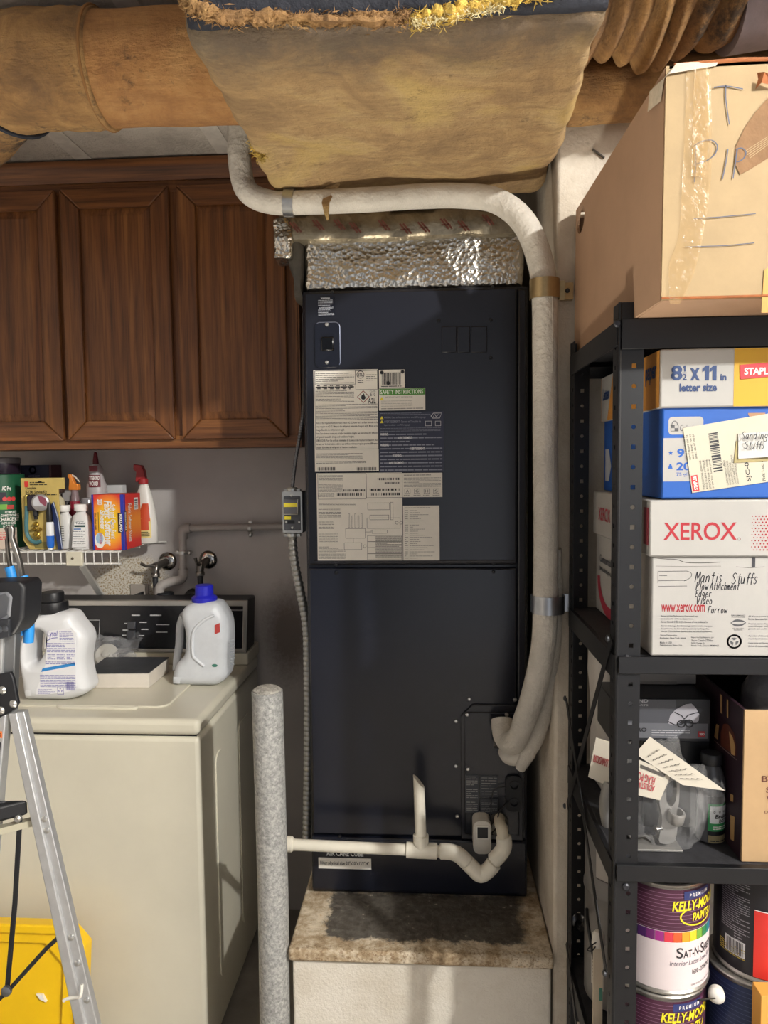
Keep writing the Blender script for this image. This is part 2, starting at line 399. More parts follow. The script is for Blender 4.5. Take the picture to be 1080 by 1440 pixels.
# screws
def screw_mesh(p, r=.0052):
    s_ = MB().axis_lathe(p, (0, -1, 0), [(r, 0), (r, .0015), (r*.7, .004), (r*.25, .0045)], 10); return s_
p0 = P(641, 1014, HY); s0 = obj('screw', screw_mesh((p0.x, HY+.001, p0.z)), ZINC, ah, label='bright zinc screw head')
for px, py, y in ((641,1077,HY+.001),(643,1148,HY+.001),(660,983,HY+.001),(724,984,HY+.001),(657,1003,HY-.009),(712,1003,HY-.009),(658,1079,HY-.009),(704,1015,HY-.009)):
    q = P(px, py, HY); prt('screw', s0, ah, (q.x-p0.x, y-HY-.001, q.z-p0.z))
for i, (px, py) in enumerate(((467,411),(693,404),(473,794),(694,793),(473,805),(694,804),(478,1176),(672,1178),(617,451),(690,450),(690,503))):
    q = P(px, py, HY)
    if i == 0: d0 = obj('dark_screw', screw_mesh((q.x, HY+.001, q.z), .0045), BLK, ah); dq = q
    else: prt('dark_screw', d0, ah, (q.x-dq.x, 0, q.z-dq.z))
# switch plate, knockouts
u0, v0, u1, v1 = R4(443, 453, 479, 517, HY)
sw = obj('service_plate', MB().solid(rrect(u0, v0, u1, v1, .012), lambda u, v, d: (u, d, v), HY-.004, HY+.004), NAVY2, ah, bevel=.002)
rim = rrect(u0+.001, v0+.001, u1-.001, v1-.001, .012)
obj('bright_rim', MB().tube([(u, HY-.004, v) for u, v in rim[3:15]], .0008, 5), M('#8d93a6', .3, .6), sw)
u0, v0, u1, v1 = R4(452, 474, 470, 494, HY)
obj('rocker_switch', MB().box(u0, u1, HY-.009, HY-.003, v0, v1), M('#08090c', .2), sw, bevel=.003)
for px, py in ((460, 457), (460, 510)):
    q = P(px, py, HY); prt('screw', s0, ah, (q.x-p0.x, -.005, q.z-p0.z))
kn = MB()
for a, c in ((621, 642), (643, 661), (662, 685)):
    u0, v0, u1, v1 = R4(a, 459, c, 496, HY); kn.box(u0, u1, HY-.0035, HY+.002, v0, v1)
obj('breaker_knockout', kn, NAVY, ah, bevel=.002)
PRT = M('#2b2b2e', .6); PAPER = M('#e4dfd4', .55, 0, .08, 6); PGREY = M('#8d8a84', .6)
YELL = M('#e3d23a', .5)
DX = HY-.0016; FL = FY(DX-.0003)
def label(name, rect, mat, lab=None):
    u0, v0, u1, v1 = R4(*rect, HY); return obj(name, MB().box(u0, u1, DX, HY+.001, v0, v1), mat, ah, lab), (u0, v0, u1, v1)
def RR(*r): return R4(*r, HY)
def tx(mb, s_, r, bold=0, shear=0, mp=FL): return mb.text(s_, *RR(*r), mp, bold, shear)
def sm(mb, r, rows, fill=.5, seed=1, mp=FL): return mb.smallprint(*RR(*r), rows, mp, fill*.8, .25, seed)
def frame(mb, r, w=.0008, mp=FL):
    u0, v0, u1, v1 = RR(*r)
    for q in ((u0,v0,u1,v0+w),(u0,v1-w,u1,v1),(u0,v0,u0+w,v1),(u1-w,v0,u1,v1)): mb.quad(mp, *q)
    return mb
lb, _ = label('rating_label', (442, 520, 532, 663), PAPER, 'large white rating label with tables and fine print')
p = MB()
sm(p, (444,524,498,540), 6, .35, 2); frame(p, (443,521,500,541)); frame(p, (500,521,531,548))
u, _, _, v_ = RR(507, 524, 507, 530); c = P(507, 527, HY)
p.solid(circ(c.x, c.z, .0095, 20), lambda u, v, d: FL(u, v), 0, 0, [circ(c.x, c.z, .008, 20)])
tx(p, 'ETL', (503.5,524.5,510.5,529.5), .03); sm(p, (503,534,511,539), 2, .5, 3); sm(p, (515,526,530,536), 4, .4, 4)
sm(p, (444,543,498,546), 1, .7, 5); sm(p, (444,549,498,566), 9, .4, 6); sm(p, (444,568,531,591), 13, .42, 7)
for i in range(6): u0, v0, u1, v1 = RR(446+9*i, 541, 451+9*i, 548); p.smallprint(u0, v0, u1, v1, 3, FL, .6, .2, i)
tx(p, 'CLASS', (520,549,528,551.5)); tx(p, 'E10', (521,552.5,528,557), .01); tx(p, 'A2L', (517.5,560,528.5,567.5), .015)
for i, t in enumerate(('Amin is the required minimum room area in m2 ft2. Amin est la surface minimale de la','piece requise en m2 ft2. Mmax is the refrigerant releasable charge in kg/lb. Mmax est la',
   'charge liberable de refrigerant en kg/lb.','Note: For minimum room area at higher installation heights, see instructions for different','refrigerant releasable charge and installation heights.',
   'REMARQUE: Pour les surfaces minimales de la piece a des hauteurs installation plus','elevees, voir les instructions relatives aux surfaces minimales requises pour les differentes','charges liberables de refrigerant et hauteurs installation.')):
    y = 593+i*4.95; tx(p, t, (444.5, y, 531 if len(t) > 70 else 444.5+len(t)*.98, y+3.7), .012)
frame(p, (443,521,532,632)); sm(p, (445,637,510,646), 5, .35, 9); sm(p, (445,648,515,652), 2, .4, 10)
p.barcode(*RR(447,657,473,661.5), FL, 3, 30); p.barcode(*RR(502,657,530,661.5), FL, 4, 30)
obj('fine_print', p, PRT, lb)
c = P(511, 558, HY); h = .0155; p = MB().solid([(c.x-h,c.z),(c.x,c.z-h),(c.x+h,c.z),(c.x,c.z+h)], lambda u, v, d: FL(u, v), 0, 0, [[(c.x-h*.86,c.z),(c.x,c.z-h*.86),(c.x+h*.86,c.z),(c.x,c.z+h*.86)]])
obj('hazard_diamond', p, M('#9c2e2a', .6), lb)
fl = [(0,-.0065),(.004,-.005),(.0048,-.001),(.003,.002),(.0025,.0045),(.0005,.0075),(-.0008,.003),(-.003,.0042),(-.0046,0),(-.004,-.005)]
obj('flame_symbol', MB().poly(FL, [(c.x+a*1.1, c.z+bb*1.1) for a, bb in smooth2(fl, 3, True)]), PRT, lb)
lb, _ = label('barcode_label', (533,520,569,545), PAPER, 'small white barcode label held by three dark screws')
p = MB().barcode(*RR(537,524,566,541), FL, 6, 30); sm(p, (536,542,566,544.5), 1, .6, 3); obj('barcode', p, PRT, lb)
for px, py in ((537, 524), (566, 523), (546, 539)): q = P(px, py, HY); prt('dark_screw', d0, ah, (q.x-dq.x, -.003, q.z-dq.z))
lb, _ = label('safety_label', (533,546,598,577), PAPER, 'small white label with green safety instructions band')
obj('green_band', MB().quad(FL, *RR(533.5,546.5,597.5,555.5)), M('#4d8a3a', .6), lb)
p = MB(); tx(p, 'SAFETY INSTRUCTIONS', (535,548,595,554), .02, mp=FY(DX-.0006)); obj('heading', p, M('#e8efe0', .6), lb)
p = MB(); tx(p, 'IMPORTANT SAFETY INFORMATION', (542,557.5,580,559.5)); sm(p, (536,563,580,572), 5, .35, 4); sm(p, (536,573,595,576), 1, .5, 5); obj('fine_print', p, PGREY, lb)
def warn(mbs, px, py, w_, mp): a = P(px-w_/2, py, HY); bb = P(px+w_/2, py, HY); t = P(px, py-w_*.85, HY); mbs.poly(mp, [(a.x,a.z),(bb.x,bb.z),(t.x,t.z)])
p = MB(); warn(p, 537, 563, 6, FL); obj('warning_triangle', p, YELL, lb)
lb, _ = label('warning_label', (533,579,624,664), M('#2b3046', .45, 0, .1, 8), 'dark blue bilingual warning label with white print')
p = MB(); sm(p, (535,580,606,584), 2, .35, 6)
tx(p, 'WARNING: Cancer and Reproductive Harm - www.P65Warnings.ca.gov', (540,585.5,599,589), .012); tx(p, 'AVERTISSEMENT: Cancer et Troubles de', (540,591,592,594.5), .012)
tx(p, "l'appareil reproducteur - www.P65Warnings.ca.gov", (540,596,577,599.5), .012)
sm(p, (535,601,620,607), 3, .35, 7)
r = random.Random(3)
for i in range(11):
    y = 609+i*5
    for k in range(1): sm(p, (535, y, 622, y+3.6), 1, .62, 20+i)
obj('fine_print', p, M('#868a96', .6), lb)
p = MB(); tx(p, 'WARNING:', (535,609,546,612.6), .02, mp=FY(DX-.0006)); tx(p, 'AVERTISSEMENT:', (560,614,580,617.6), .02, mp=FY(DX-.0006)); tx(p, 'WARNING:', (535,624,547,627.6), .02, mp=FY(DX-.0006))
tx(p, 'AVERTISSEMENT:', (576,629,598,632.6), .02, mp=FY(DX-.0006)); tx(p, 'WARNING:', (552,639,565,642.6), .02, mp=FY(DX-.0006)); tx(p, 'AVERTISSEMENT:', (547,649,568,652.6), .02, mp=FY(DX-.0006))
frame(p, (598,592,607,599)); frame(p, (612,592,620,599)); u0, v0, u1, v1 = RR(606,581,621,588)
p.stroke([(u0+.004,v0),(u0,v0+.005),(u0+.006,v1),(u1,v1),(u1-.005,v0),(u0+.004,v0)], FL, .0012)
p.stroke(smooth2([(u0+.006,v0+.003),(u0+.01,v1-.003),(u0+.013,v0+.004),(u0+.018,v1-.003)], 4), FL, .001)
obj('bold_words', p, M('#e4e4e4', .6), lb)
p = MB(); warn(p, 537, 589.5, 5, FL); warn(p, 537, 595, 5, FL); obj('warning_triangle', p, YELL, lb)
lb, _ = label('wiring_label', (446,665,566,789), PAPER, 'large white wiring diagram label below the rating label')
p = MB(); frame(p, (447,666,515,702)); frame(p, (515,666,566,700)); sm(p, (448,668,482,677), 5, .35, 8); sm(p, (448,680,482,692), 6, .4, 9); sm(p, (447,693,470,699), 3, .4, 10)
for rr_ in ((483,688,515,691),(474,693,514,697),(531,672,562,675),(520,687,564,690),(522,693,564,696.5),(541,678,563,680)): p.barcode(*RR(*rr_), FL, int(rr_[0]), 24)
sm(p, (448,707,500,712), 3, .4, 11); sm(p, (448,715,480,728), 6, .35, 12); sm(p, (448,733,470,744), 6, .4, 13); sm(p, (448,750,475,764), 8, .35, 14); sm(p, (448,768,486,786), 9, .35, 15)
frame(p, (486,743,514,757)); frame(p, (484,763,509,773)); frame(p, (517,707,548,717)); frame(p, (520,724,547,731)); frame(p, (516,728,563,743)); frame(p, (523,745,545,750)); frame(p, (549,706,553,731))
for i in range(5): frame(p, (490+i*4.4, 722+(i % 2)*3, 492+i*4.4, 742), .0006)
for i in range(4): u0, v0, u1, v1 = RR(517,754+i*8,565,761+i*8); p.smallprint(u0+.02, v0, u1, v1, 5, FL, .4, .2, 30+i); frame(p, (516.5,753+i*8.5,565,761.5+i*8.5), .0006)
for a, bb in ((558, 735), (564, 735), (513, 768)):
    q = P(a, bb, HY); p.solid(circ(q.x, q.z, .004), lambda u, v, d: FL(u, v), 0, 0, [circ(q.x, q.z, .0032)])
p.stroke([tuple((P(a, bb, HY).x, P(a, bb, HY).z)) for a, bb in ((497,757),(497,763))], FL, .0008)
p.stroke([tuple((P(a, bb, HY).x, P(a, bb, HY).z)) for a, bb in ((514,748),(522,748),(522,745))], FL, .0008)
obj('fine_print', p, PRT, lb)
lb, _ = label('notes_label', (566,665,622,699), PAPER, 'white notes label with a row of four square symbols')
p = MB(); sm(p, (568,667,606,669), 1, .5, 16); sm(p, (568,671,620,685), 7, .35, 17)
for i in range(4): frame(p, (569+i*13.5,687,577+i*13.5,694)); tx(p, 'AGHS'[i], (571+i*13.5,688.5,575+i*13.5,692.5)); sm(p, (568+i*13.5,695.5,578+i*13.5,697), 1, .5, i)
obj('fine_print', p, PRT, lb)
lb, _ = label('parts_list_label', (567,711,618,789), PAPER, 'white parts list label right of the wiring diagram')
p = MB(); sm(p, (569,713,605,715), 1, .6, 18)
for i in range(24): y = 717+i*2.9; sm(p, (569,y,574,y+1.8), 1, .6, 40+i); sm(p, (576,y,576+rnd.uniform(10,36),y+1.8), 1, .5, 70+i)
obj('fine_print', p, PGREY, lb)
lb, _ = label('top_warning_print', (448,418,471,445), NAVY2)
p = MB(); tx(p, 'WARNING', (451,418.5,464,420.8), .02); sm(p, (447.5,421.5,468,430.5), 5, .45, 19); tx(p, 'AVERTISSEMENT', (449,432,469,434.3), .02); sm(p, (447.5,435,470,444), 5, .45, 20)
obj('fine_print', p, M('#b9bcc4', .6), lb)
FD = FY(HY-.0023)
p = MB(); p.text('AIR CARE CUBE', *R4(459,1196.5,511,1204, HY-.002), FD, .02); obj('door_lettering', p, M('#d3d3cf', .6), ah)
u0, v0, u1, v1 = R4(448,1206.5,522,1221.5, HY-.002); lb = obj('filter_size_label', MB().box(u0, u1, HY-.0036, HY, v0, v1), PAPER, ah, 'white filter size label on the bottom door')
p = MB(); p.text('Filter physical size 20"x20"x1"/2"/4"', *R4(450.5,1211,519,1217.5, HY-.003), FY(HY-.0039), .012); obj('fine_print', p, PRT, lb)
u0, v0, u1, v1 = R4(654,1087,673,1140, HY); CY = HY-.0105
lb = obj('connection_label', MB().box(u0, u1, CY, HY, v0, v1), M('#33363d', .5), ah, 'dark grey label with connection drawings')
p = MB(); 
for i in range(3): a = v0+(v1-v0)*i/3; p.smallprint(u0+.003, a+.004, u1-.003, a+(v1-v0)/3-.003, 5, FY(CY-.0003), .4, .3, i)
obj('fine_print', p, M('#8c8c8a', .6), lb)
for (r_, s_) in (((675,1088,700,1118), 3), ((675,1121,700,1142), 4)):
    u0, v0, u1, v1 = R4(*r_, HY); lb = obj('caution_label', MB().box(u0, u1, CY, HY, v0, v1), M('#2e3138', .5), ah)
    p = MB().smallprint(u0+.003, v0+.004, u1-.003, v1-.003, 7, FY(CY-.0003), .22, .3, s_); obj('fine_print', p, M('#8f8f8d', .6), lb)
u0, v0, u1, v1 = R4(710,1087,733,1137, HY)
gr = obj('pipe_grommet', MB().solid(rrect(u0, v0, u1, v1, .016), lambda u, v, d: (u, d, v), HY-.018, HY, [circ((u0+u1)/2+.001, v1-.024, .0115, 16), circ((u0+u1)/2+.001, v0+.024, .0115, 16)]), M('#0c0d11', .6), ah, 'black oval rubber grommet with two round openings', bevel=.003)
g2 = MB()
for z in (v1-.024, v0+.024): g2.axis_lathe(((u0+u1)/2+.001, HY-.008, z), (0, -1, 0), [(.0125, 0), (.0125, .012), (.010, .012), (.009, .004)], 12)
obj('grommet_lip', g2, M('#16171b', .5), gr)

# ------------------------------------------------------------------ foil plenum on the unit
m, nt, b, L = node_mat('foil_bubble'); v = coords(nt)
vo = nt.nodes.new('ShaderNodeTexVoronoi'); vo.inputs['Scale'].default_value = 95; L(v, vo.inputs['Vector'])
setv(b, Base_Color=lin('#cdc8bd'), Metallic=1, Roughness=.24)
hh = mul(vo.outputs['Distance'], .5); hh = mul(hh, nz(nt, v, 14, 5), 'ADD'); bump(nt, hh, b, .55, .008); M_FOIL = m
m, nt, b, L = node_mat('dull_foil'); v = coords(nt)
L(ramp(nt, nz(nt, v, 12, 6), [(.35, '#6f6656'), (.6, '#a59a84')]), b.inputs['Base Color']); setv(b, Metallic=.75, Roughness=.38); bump(nt, nz(nt, v, 25, 4), b, .4, .01); M_FOIL2 = m
pn = thing('foil_plenum', 'crinkled silver foil insulated plenum between air handler top and brown duct', 'plenum', (-.04, 2.06, HZ1))
def lumpy(x0, x1, y0, y1, z0, z1, step, amp, fr=7, rad=.02, taper=None, seed=0, only=None):
    bm_ = bmesh.new(); bmesh.ops.create_cube(bm_, size=1)
    for e in bm_.edges: pass
    nx, ny, nz_ = (max(1, int(round((b_-a_)/step))) for a_, b_ in ((x0,x1),(y0,y1),(z0,z1)))
    bm_.free(); vs = {}; mbx = MB(); dims = (nx, ny, nz_)
    def vid(i, j, k):
        key = (i, j, k)
        if key not in vs:
            p = Vector((x0+(x1-x0)*i/nx, y0+(y1-y0)*j/ny, z0+(z1-z0)*k/nz_))
            c = Vector((min(max(p.x, x0+rad), x1-rad), min(max(p.y, y0+rad), y1-rad), min(max(p.z, z0+rad), z1-rad)))
            d = p-c
            if d.length > 1e-6:
                ax = sum(1 for q in d if abs(q) > 1e-6)
                p = c+d.normalized()*rad
                nn = d.normalized()
            else: nn = Vector((0,0,0))
            q = p+Vector((seed, seed*2, 0))
            p = p + nn*(noise.noise(q*fr)*amp + noise.noise(q*fr*3.1)*amp*.4)
            if taper: p = taper(p)
            vs[key] = len(mbx.v); mbx.v.append(tuple(p))
        return vs[key]
    def face(a): mbx.f.append(a); mbx.m.append(mbx.c)
    for i in range(nx):
        for j in range(ny):
            face((vid(i,j,0),vid(i,j+1,0),vid(i+1,j+1,0),vid(i+1,j,0))); face((vid(i,j,nz_),vid(i+1,j,nz_),vid(i+1,j+1,nz_),vid(i,j+1,nz_)))
    for i in range(nx):
        for k in range(nz_):
            face((vid(i,0,k),vid(i+1,0,k),vid(i+1,0,k+1),vid(i,0,k+1))); face((vid(i,ny,k),vid(i,ny,k+1),vid(i+1,ny,k+1),vid(i+1,ny,k)))
    for j in range(ny):
        for k in range(nz_):
            face((vid(0,j,k),vid(0,j,k+1),vid(0,j+1,k+1),vid(0,j+1,k))); face((vid(nx,j,k),vid(nx,j+1,k),vid(nx,j+1,k+1),vid(nx,j,k+1)))
    return mbx
def ptap(p):
    return Vector((p.x, p.y, p.z + (.012*(p.x+.3) if p.z < 2.06 else 0)))
obj('foil_wrap', lumpy(-.309, .226, HY+.02, 2.36, HZ1-.0, 2.15, .012, .0028, 20, .012), M_FOIL, pn, smooth=60)
obj('foil_tape_band', lumpy(-.372, .222, HY-.005, 2.38, 2.128, 2.196, .018, .006, 12, .012, seed=3), M_FOIL2, pn, smooth=60)
obj('foil_corner_flap', lumpy(-.379, -.335, HY-.012, HY+.06, 2.085, 2.18, .009, .006, 34, .006, seed=5), M_FOIL, pn, smooth=60)
obj('dark_side_wrap', lumpy(-.372, -.316, HY+.012, 2.3, 1.995, 2.16, .016, .012, 14, .012, lambda p: Vector((p.x+(.04*(2.16-p.z)/.165 if p.x < -.34 else 0), p.y, p.z)), seed=8), M('#4f4a42', .5, .3, .4, 14), pn, smooth=60)
p = MB(); r = random.Random(5); FTP = FY(HY-.0135)
for k in range(10):
    x = -.34+k*.052+r.uniform(-.01, .01); z = 2.15+r.uniform(-.006, .012)
    for dx in (0, .008): p.stroke([(x+dx, z+.012), (x+dx+.02, z-.012)], FTP, .004)
    p.stroke([(x+.002, z-.002), (x+.024, z-.001)], FTP, .002)
obj('tape_print', p, M('#6b3a2e', .6), pn)
# ------------------------------------------------------------------ insulated ducts
def fiber(name, cols, soot, sc=5, bs=60, soot_at=.62, edge=None, yellow=None):
    m, nt, b, L = node_mat(name); v = coords(nt, (1, 1, 1.0)); n1 = nz(nt, v, sc, 9, .7, .6)
    c = ramp(nt, n1, [(.32, cols[0]), (.48, cols[1]), (.64, cols[2])])
    v2 = coords(nt, (1, 4, 4)); c = mixc(nt, mul(ramp(nt, nz(nt, v2, 11, 8, .75), [(.46, (0,0,0,1)), (.62, (1,1,1,1))]), .5), c, cols[0])
    if yellow: c = mixc(nt, mul(ramp(nt, nz(nt, v, 4.5, 6, .6, .5), [(.52, (0,0,0,1)), (.64, (1,1,1,1))]), .6), c, yellow)
    c = mixc(nt, mul(ramp(nt, nz(nt, v, 3.1, 8, .78), [(soot_at, (0,0,0,1)), (soot_at+.07, (1,1,1,1))]), .85), c, soot)
    if edge:
        g = nt.nodes.new('ShaderNodeNewGeometry'); sp = nt.nodes.new('ShaderNodeSeparateXYZ'); L(g.outputs['Position'], sp.inputs[0])
        w_ = mul(mul(nz(nt, v, 7, 8, .75), .34), sp.outputs[1], 'ADD'); mr = nt.nodes.new('ShaderNodeMapRange'); mr.interpolation_type = 'SMOOTHSTEP'
        mr.inputs[1].default_value = edge[1]; mr.inputs[2].default_value = edge[0]; mr.inputs[3].default_value = 1; mr.inputs[4].default_value = 0; L(w_, mr.inputs[0]); c = mixc(nt, mul(mr.outputs[0], .8), c, edge[2])
    L(c, b.inputs['Base Color']); setv(b, Roughness=.95); bump(nt, mul(nz(nt, v, bs, 6, .7), nz(nt, v2, 24, 7, .7), 'ADD'), b, .8, .014); return m
M_FIB = fiber('kraft_insulation', ('#927656', '#bb9a6c', '#d0b382'), '#5d4a38', 5, 60, .60, (1.44, 1.26, '#5f5750'), '#d3b46c')
M_FIB2 = fiber('brown_insulation', ('#9a6c46', '#b98753', '#cc9d66'), '#3b3230', 6, 80, .60)
M_FIB3 = fiber('sooty_insulation', ('#7d6043', '#a98152', '#c29a63'), '#3d3835', 8, 70, .54)
M_SOOT = M('#22252f', .75, 0, .4, 8, .6, 40, .01)
M_TORN = M('#d9b75a', .95, 0, .45, 40, .8, 120, .01)
TX0, TX1, TY0, TY1, TZ = -.362, .262, 1.095, 1.80, 2.207
dt = thing('duct_trunk', 'wide tan fiberglass-wrapped duct trunk hanging from the ceiling above the air handler', 'duct', (-.05, 1.45, TZ))
def ttap(p): return p
body = obj('insulation_wrap', lumpy(TX0, TX1, TY0+.012, TY1, TZ, 2.499, .014, .013, 6.5, .03, seed=1), M_FIB, dt, smooth=70)
obj('sooty_end', lumpy(TX0+.005, TX1-.005, TY0, TY0+.03, TZ+.016, 2.499, .02, .006, 9, .012, seed=4), M_SOOT, dt, smooth=70, label='dark sooty end face')
def ragged(pts, w, amp, n=9, seed=0):
    mbx = MB(); pts = smooth2(pts, 7); rs = []
    for i, p in enumerate(pts): rs.append(w*(.65+.5*abs(noise.noise(Vector((i*.6, seed, 0))))))
    q = [(p[0], p[1]+noise.noise(Vector((i*.5, seed+3, 0)))*amp, p[2]+noise.noise(Vector((i*.7, seed+7, 0)))*amp) for i, p in enumerate(pts)]
    return mbx.tube(q, rs, n, wob=.5)
def fluff(path, w_, n, size, seed, flat=.6):             # torn glass fibre: a tuft of small chips and threads
    r = random.Random(seed); pts = [Vector(p) for p in smooth2(path, 8)]; k = MB()
    for i in range(n):
        p = pts[int(r.random()*len(pts))]+Vector((r.gauss(0, w_*.6), r.gauss(0, w_*.4), r.gauss(0, w_*flat)))
        a = Vector((r.gauss(0, 1), r.gauss(0, .6), r.gauss(0, .7))).normalized()*size*r.uniform(.4, 1.6); b_ = a.orthogonal().normalized()*size*r.uniform(.04, .16)
        q = a.cross(b_).normalized()*size*.25*r.uniform(-1, 1)
        k.add([p-a, p+b_+q, p+a, p-b_-q*.5, p+q*1.5], [(0, 1, 4), (1, 2, 4), (2, 3, 4), (3, 0, 4)])
    return k
def core(path, r, seed, n=12):
    q = smooth2(path, 14); return MB().tube([(p[0], p[1]+.25*r*noise.noise(Vector((j*.5, seed, 0))), p[2]+.5*r*noise.noise(Vector((j*.4, seed+4, 0)))) for j, p in enumerate(q)], [r*(.55+1.1*abs(noise.noise(Vector((j*.33, seed, 5))))) for j in range(len(q))], n, True, .8, .9)
def torn(path, w_, r, n, size, seed, mat, lab=None):
    k = core(path, r, seed); f = fluff(path, w_, n, size, seed); k.add(f.v, f.f); return obj('torn_insulation', k, mat, dt, lab, smooth=None)
yp = [(-.02, 1.092, 2.212), (.05, 1.088, 2.222), (.12, 1.088, 2.236), (.19, 1.09, 2.250), (.25, 1.095, 2.27), (.262, 1.105, 2.30)]
torn(yp, .010, .012, 2600, .006, 2, M_TORN, 'pale yellow torn fiberglass edge')
obj('torn_insulation', fluff([(-.02, 1.088, 2.207), (.04, 1.086, 2.214), (.10, 1.086, 2.222)], .006, 500, .0045, 21), M('#e9dcae', .95, 0, .3, 60), dt, smooth=None)
torn([(-.362, 1.09, 2.30), (-.345, 1.09, 2.25), (-.30, 1.088, 2.228), (-.22, 1.088, 2.222), (-.12, 1.088, 2.216), (-.03, 1.09, 2.214)], .009, .013, 2200, .006, 5, M_FIB3)
obj('fiber_tuft', fluff([(-.345, 1.50, 2.29), (-.355, 1.50, 2.255), (-.350, 1.51, 2.215), (-.335, 1.52, 2.203)], .007, 700, .0045, 9), M_TORN, dt, 'loose yellow fiberglass tuft', smooth=None)
obj('hanging_shred', MB().tube([(-.222, 1.70, 2.212), (-.226, 1.69, 2.19), (-.228, 1.655, 2.16), (-.226, 1.648, 2.135), (-.223, 1.648, 2.12)], [.022, .014, .009, .006, .002], 8, True, .4, .9), M_FIB, dt, smooth=70)
# left round branch
br = thing('branch_duct', 'round brown insulated branch duct leaving the trunk to the left above cabinets', 'duct', (-.6, 1.5, 2.28))
path = [(-.368, 1.50, 2.375), (-.45, 1.5, 2.375), (-.55, 1.5, 2.378), (-.655, 1.5, 2.38)]
obj('duct_section', MB().tube(smooth2(path, 8), .104, 40, wob=.03), M_FIB2, br, smooth=70)
path = [(-.645, 1.5, 2.38), (-.70, 1.5, 2.38), (-.78, 1.503, 2.386), (-.85, 1.525, 2.392), (-.92, 1.57, 2.395), (-1.02, 1.66, 2.395), (-1.2, 1.84, 2.395)]
pp = smooth2(path, 8); obj('duct_elbow', MB().tube(pp, [.108+.004*noise.noise(Vector((i*.35, 0, 0))) for i in range(len(pp))], 40, wob=.05), M_FIB3, br, smooth=70)
ring = [(-.652+.001*math.sin(a), 1.5+.1095*math.cos(a), 2.38+.1095*math.sin(a)) for a in [2*PI*i/40 for i in range(41)]]
obj('wrap_seam', MB().tube(ring, .0032, 6), M('#8a6238', .9), br)
ring2 = []
c0 = Vector((-.865, 1.533, 2.392)); d = Vector((-.8, .5, .03)).normalized(); a_ = d.orthogonal().normalized(); b_ = d.cross(a_)
obj('wrap_seam', MB().tube([c0+(a_*math.cos(t)+b_*math.sin(t))*.112 for t in [2*PI*i/40 for i in range(41)]], .006, 6, wob=.5), M_SOOT, br)
# right bunched wrap and second branch
rb = thing('draped_insulation', 'bunched sagging brown insulation wrap hanging right of the trunk above the cardboard box', 'duct', (.46, 1.42, 2.3))
def folds(x0, x1, cy, cz, r, nf, depth, n=90, m_=24, seed=0):
    mbx = MB(); vs = []
    for i in range(n+1):
        x = x0+(x1-x0)*i/n
        for j in range(m_):
            t = 2*PI*j/m_
            ph = x*nf + 5.5*noise.noise(Vector((x*5, math.sin(t)*.8, seed)))+1.2*math.sin(t+.4)
            sag = .035*max(0, -math.sin(t))*noise.noise(Vector((x*11, seed+2, 0)))
            rr = r + depth*(.55+1.1*abs(noise.noise(Vector((x*13, math.sin(t), 40+seed)))))*(abs(math.sin(ph))-.5)*(0.5+.5*math.cos(t+PI/2+.6)) + sag + .008*noise.noise(Vector((x*25, math.cos(t), math.sin(t))))
            vs.append((x+.03*math.sin(t)*noise.noise(Vector((x*4, 2, seed))), cy+rr*math.cos(t), cz+rr*math.sin(t)))
    fs = [(i*m_+j, i*m_+(j+1)%m_, (i+1)*m_+(j+1)%m_, (i+1)*m_+j) for i in range(n) for j in range(m_)]
    return mbx.add(vs, fs+[tuple(range(m_))[::-1], tuple(range(n*m_, (n+1)*m_))])
obj('bunched_wrap', folds(.27, .535, 1.40, 2.412, .098, 62, .036, 130), M_FIB3, rb, smooth=70)
obj('smooth_wrap', MB().tube(smooth2([(.525, 1.40, 2.41), (.62, 1.40, 2.42), (.8, 1.40, 2.42), (1.1, 1.4, 2.42)], 6), .098, 28, wob=.06), M('#81777a', .85, 0, .25, 9, .3, 40), rb, smooth=70)
rd = thing('lower_branch_duct', 'small round brown duct below the bunched wrap, partly behind the cardboard box', 'duct', (.4, 1.52, 2.27))
obj('duct_section', MB().tube(smooth2([(.265, 1.55, 2.318), (.33, 1.55, 2.32), (.45, 1.55, 2.323), (.7, 1.55, 2.325), (.95, 1.55, 2.325)], 6), .058, 28, wob=.06), M_FIB3, rd, smooth=70)
wc = MB().tube(smooth2([tuple(P(833, 210, 1.6215)), tuple(P(839, 214, 1.6215)), tuple(P(850, 222, 1.6215))], 4), .0024, 6); tag(obj('wall_wire', wc, M('#4c463f', .7)), 'thin dark wire end on the alcove wall left of the big box', 'wire')

# ------------------------------------------------------------------ refrigerant line set
M_JKT = M('#c8c2b7', .62, 0, .14, 9, .6, 32, .012)
ls = thing('refrigerant_line', 'thick white wrapped refrigerant line bending across above the unit and down its right side', 'pipe', (.24, 1.6, .86))
main = [(-.432, 1.73, 2.49), (-.436, 1.73, 2.38), (-.436, 1.73, 2.28), (-.418, 1.725, 2.215), (-.36, 1.715, 2.186), (-.28, 1.70, 2.178), (-.15, 1.69, 2.175), (-.02, 1.68, 2.175), (.07, 1.67, 2.170), (.145, 1.645, 2.148), (.20, 1.615, 2.09), (.229, 1.598, 2.01), (.238, 1.590, 1.93), (.240, 1.588, 1.75), (.242, 1.588, 1.5), (.242, 1.588, 1.28), (.238, 1.595, 1.18), (.224, 1.625, 1.08), (.206, 1.665, .995), (.196, 1.695, .948), (.184, 1.725, .925), (.174, 1.755, .927), (.169, 1.778, .942), (.168, 1.79, .958)]
mp_ = smooth2(main, 6)
obj('large_hose', MB().tube(mp_, [.0265 if q[2] > 1.0 else .0265-.002*math.sin(q[2]*60) for q in mp_], 20, wob=.05), M_JKT, ls, smooth=70)
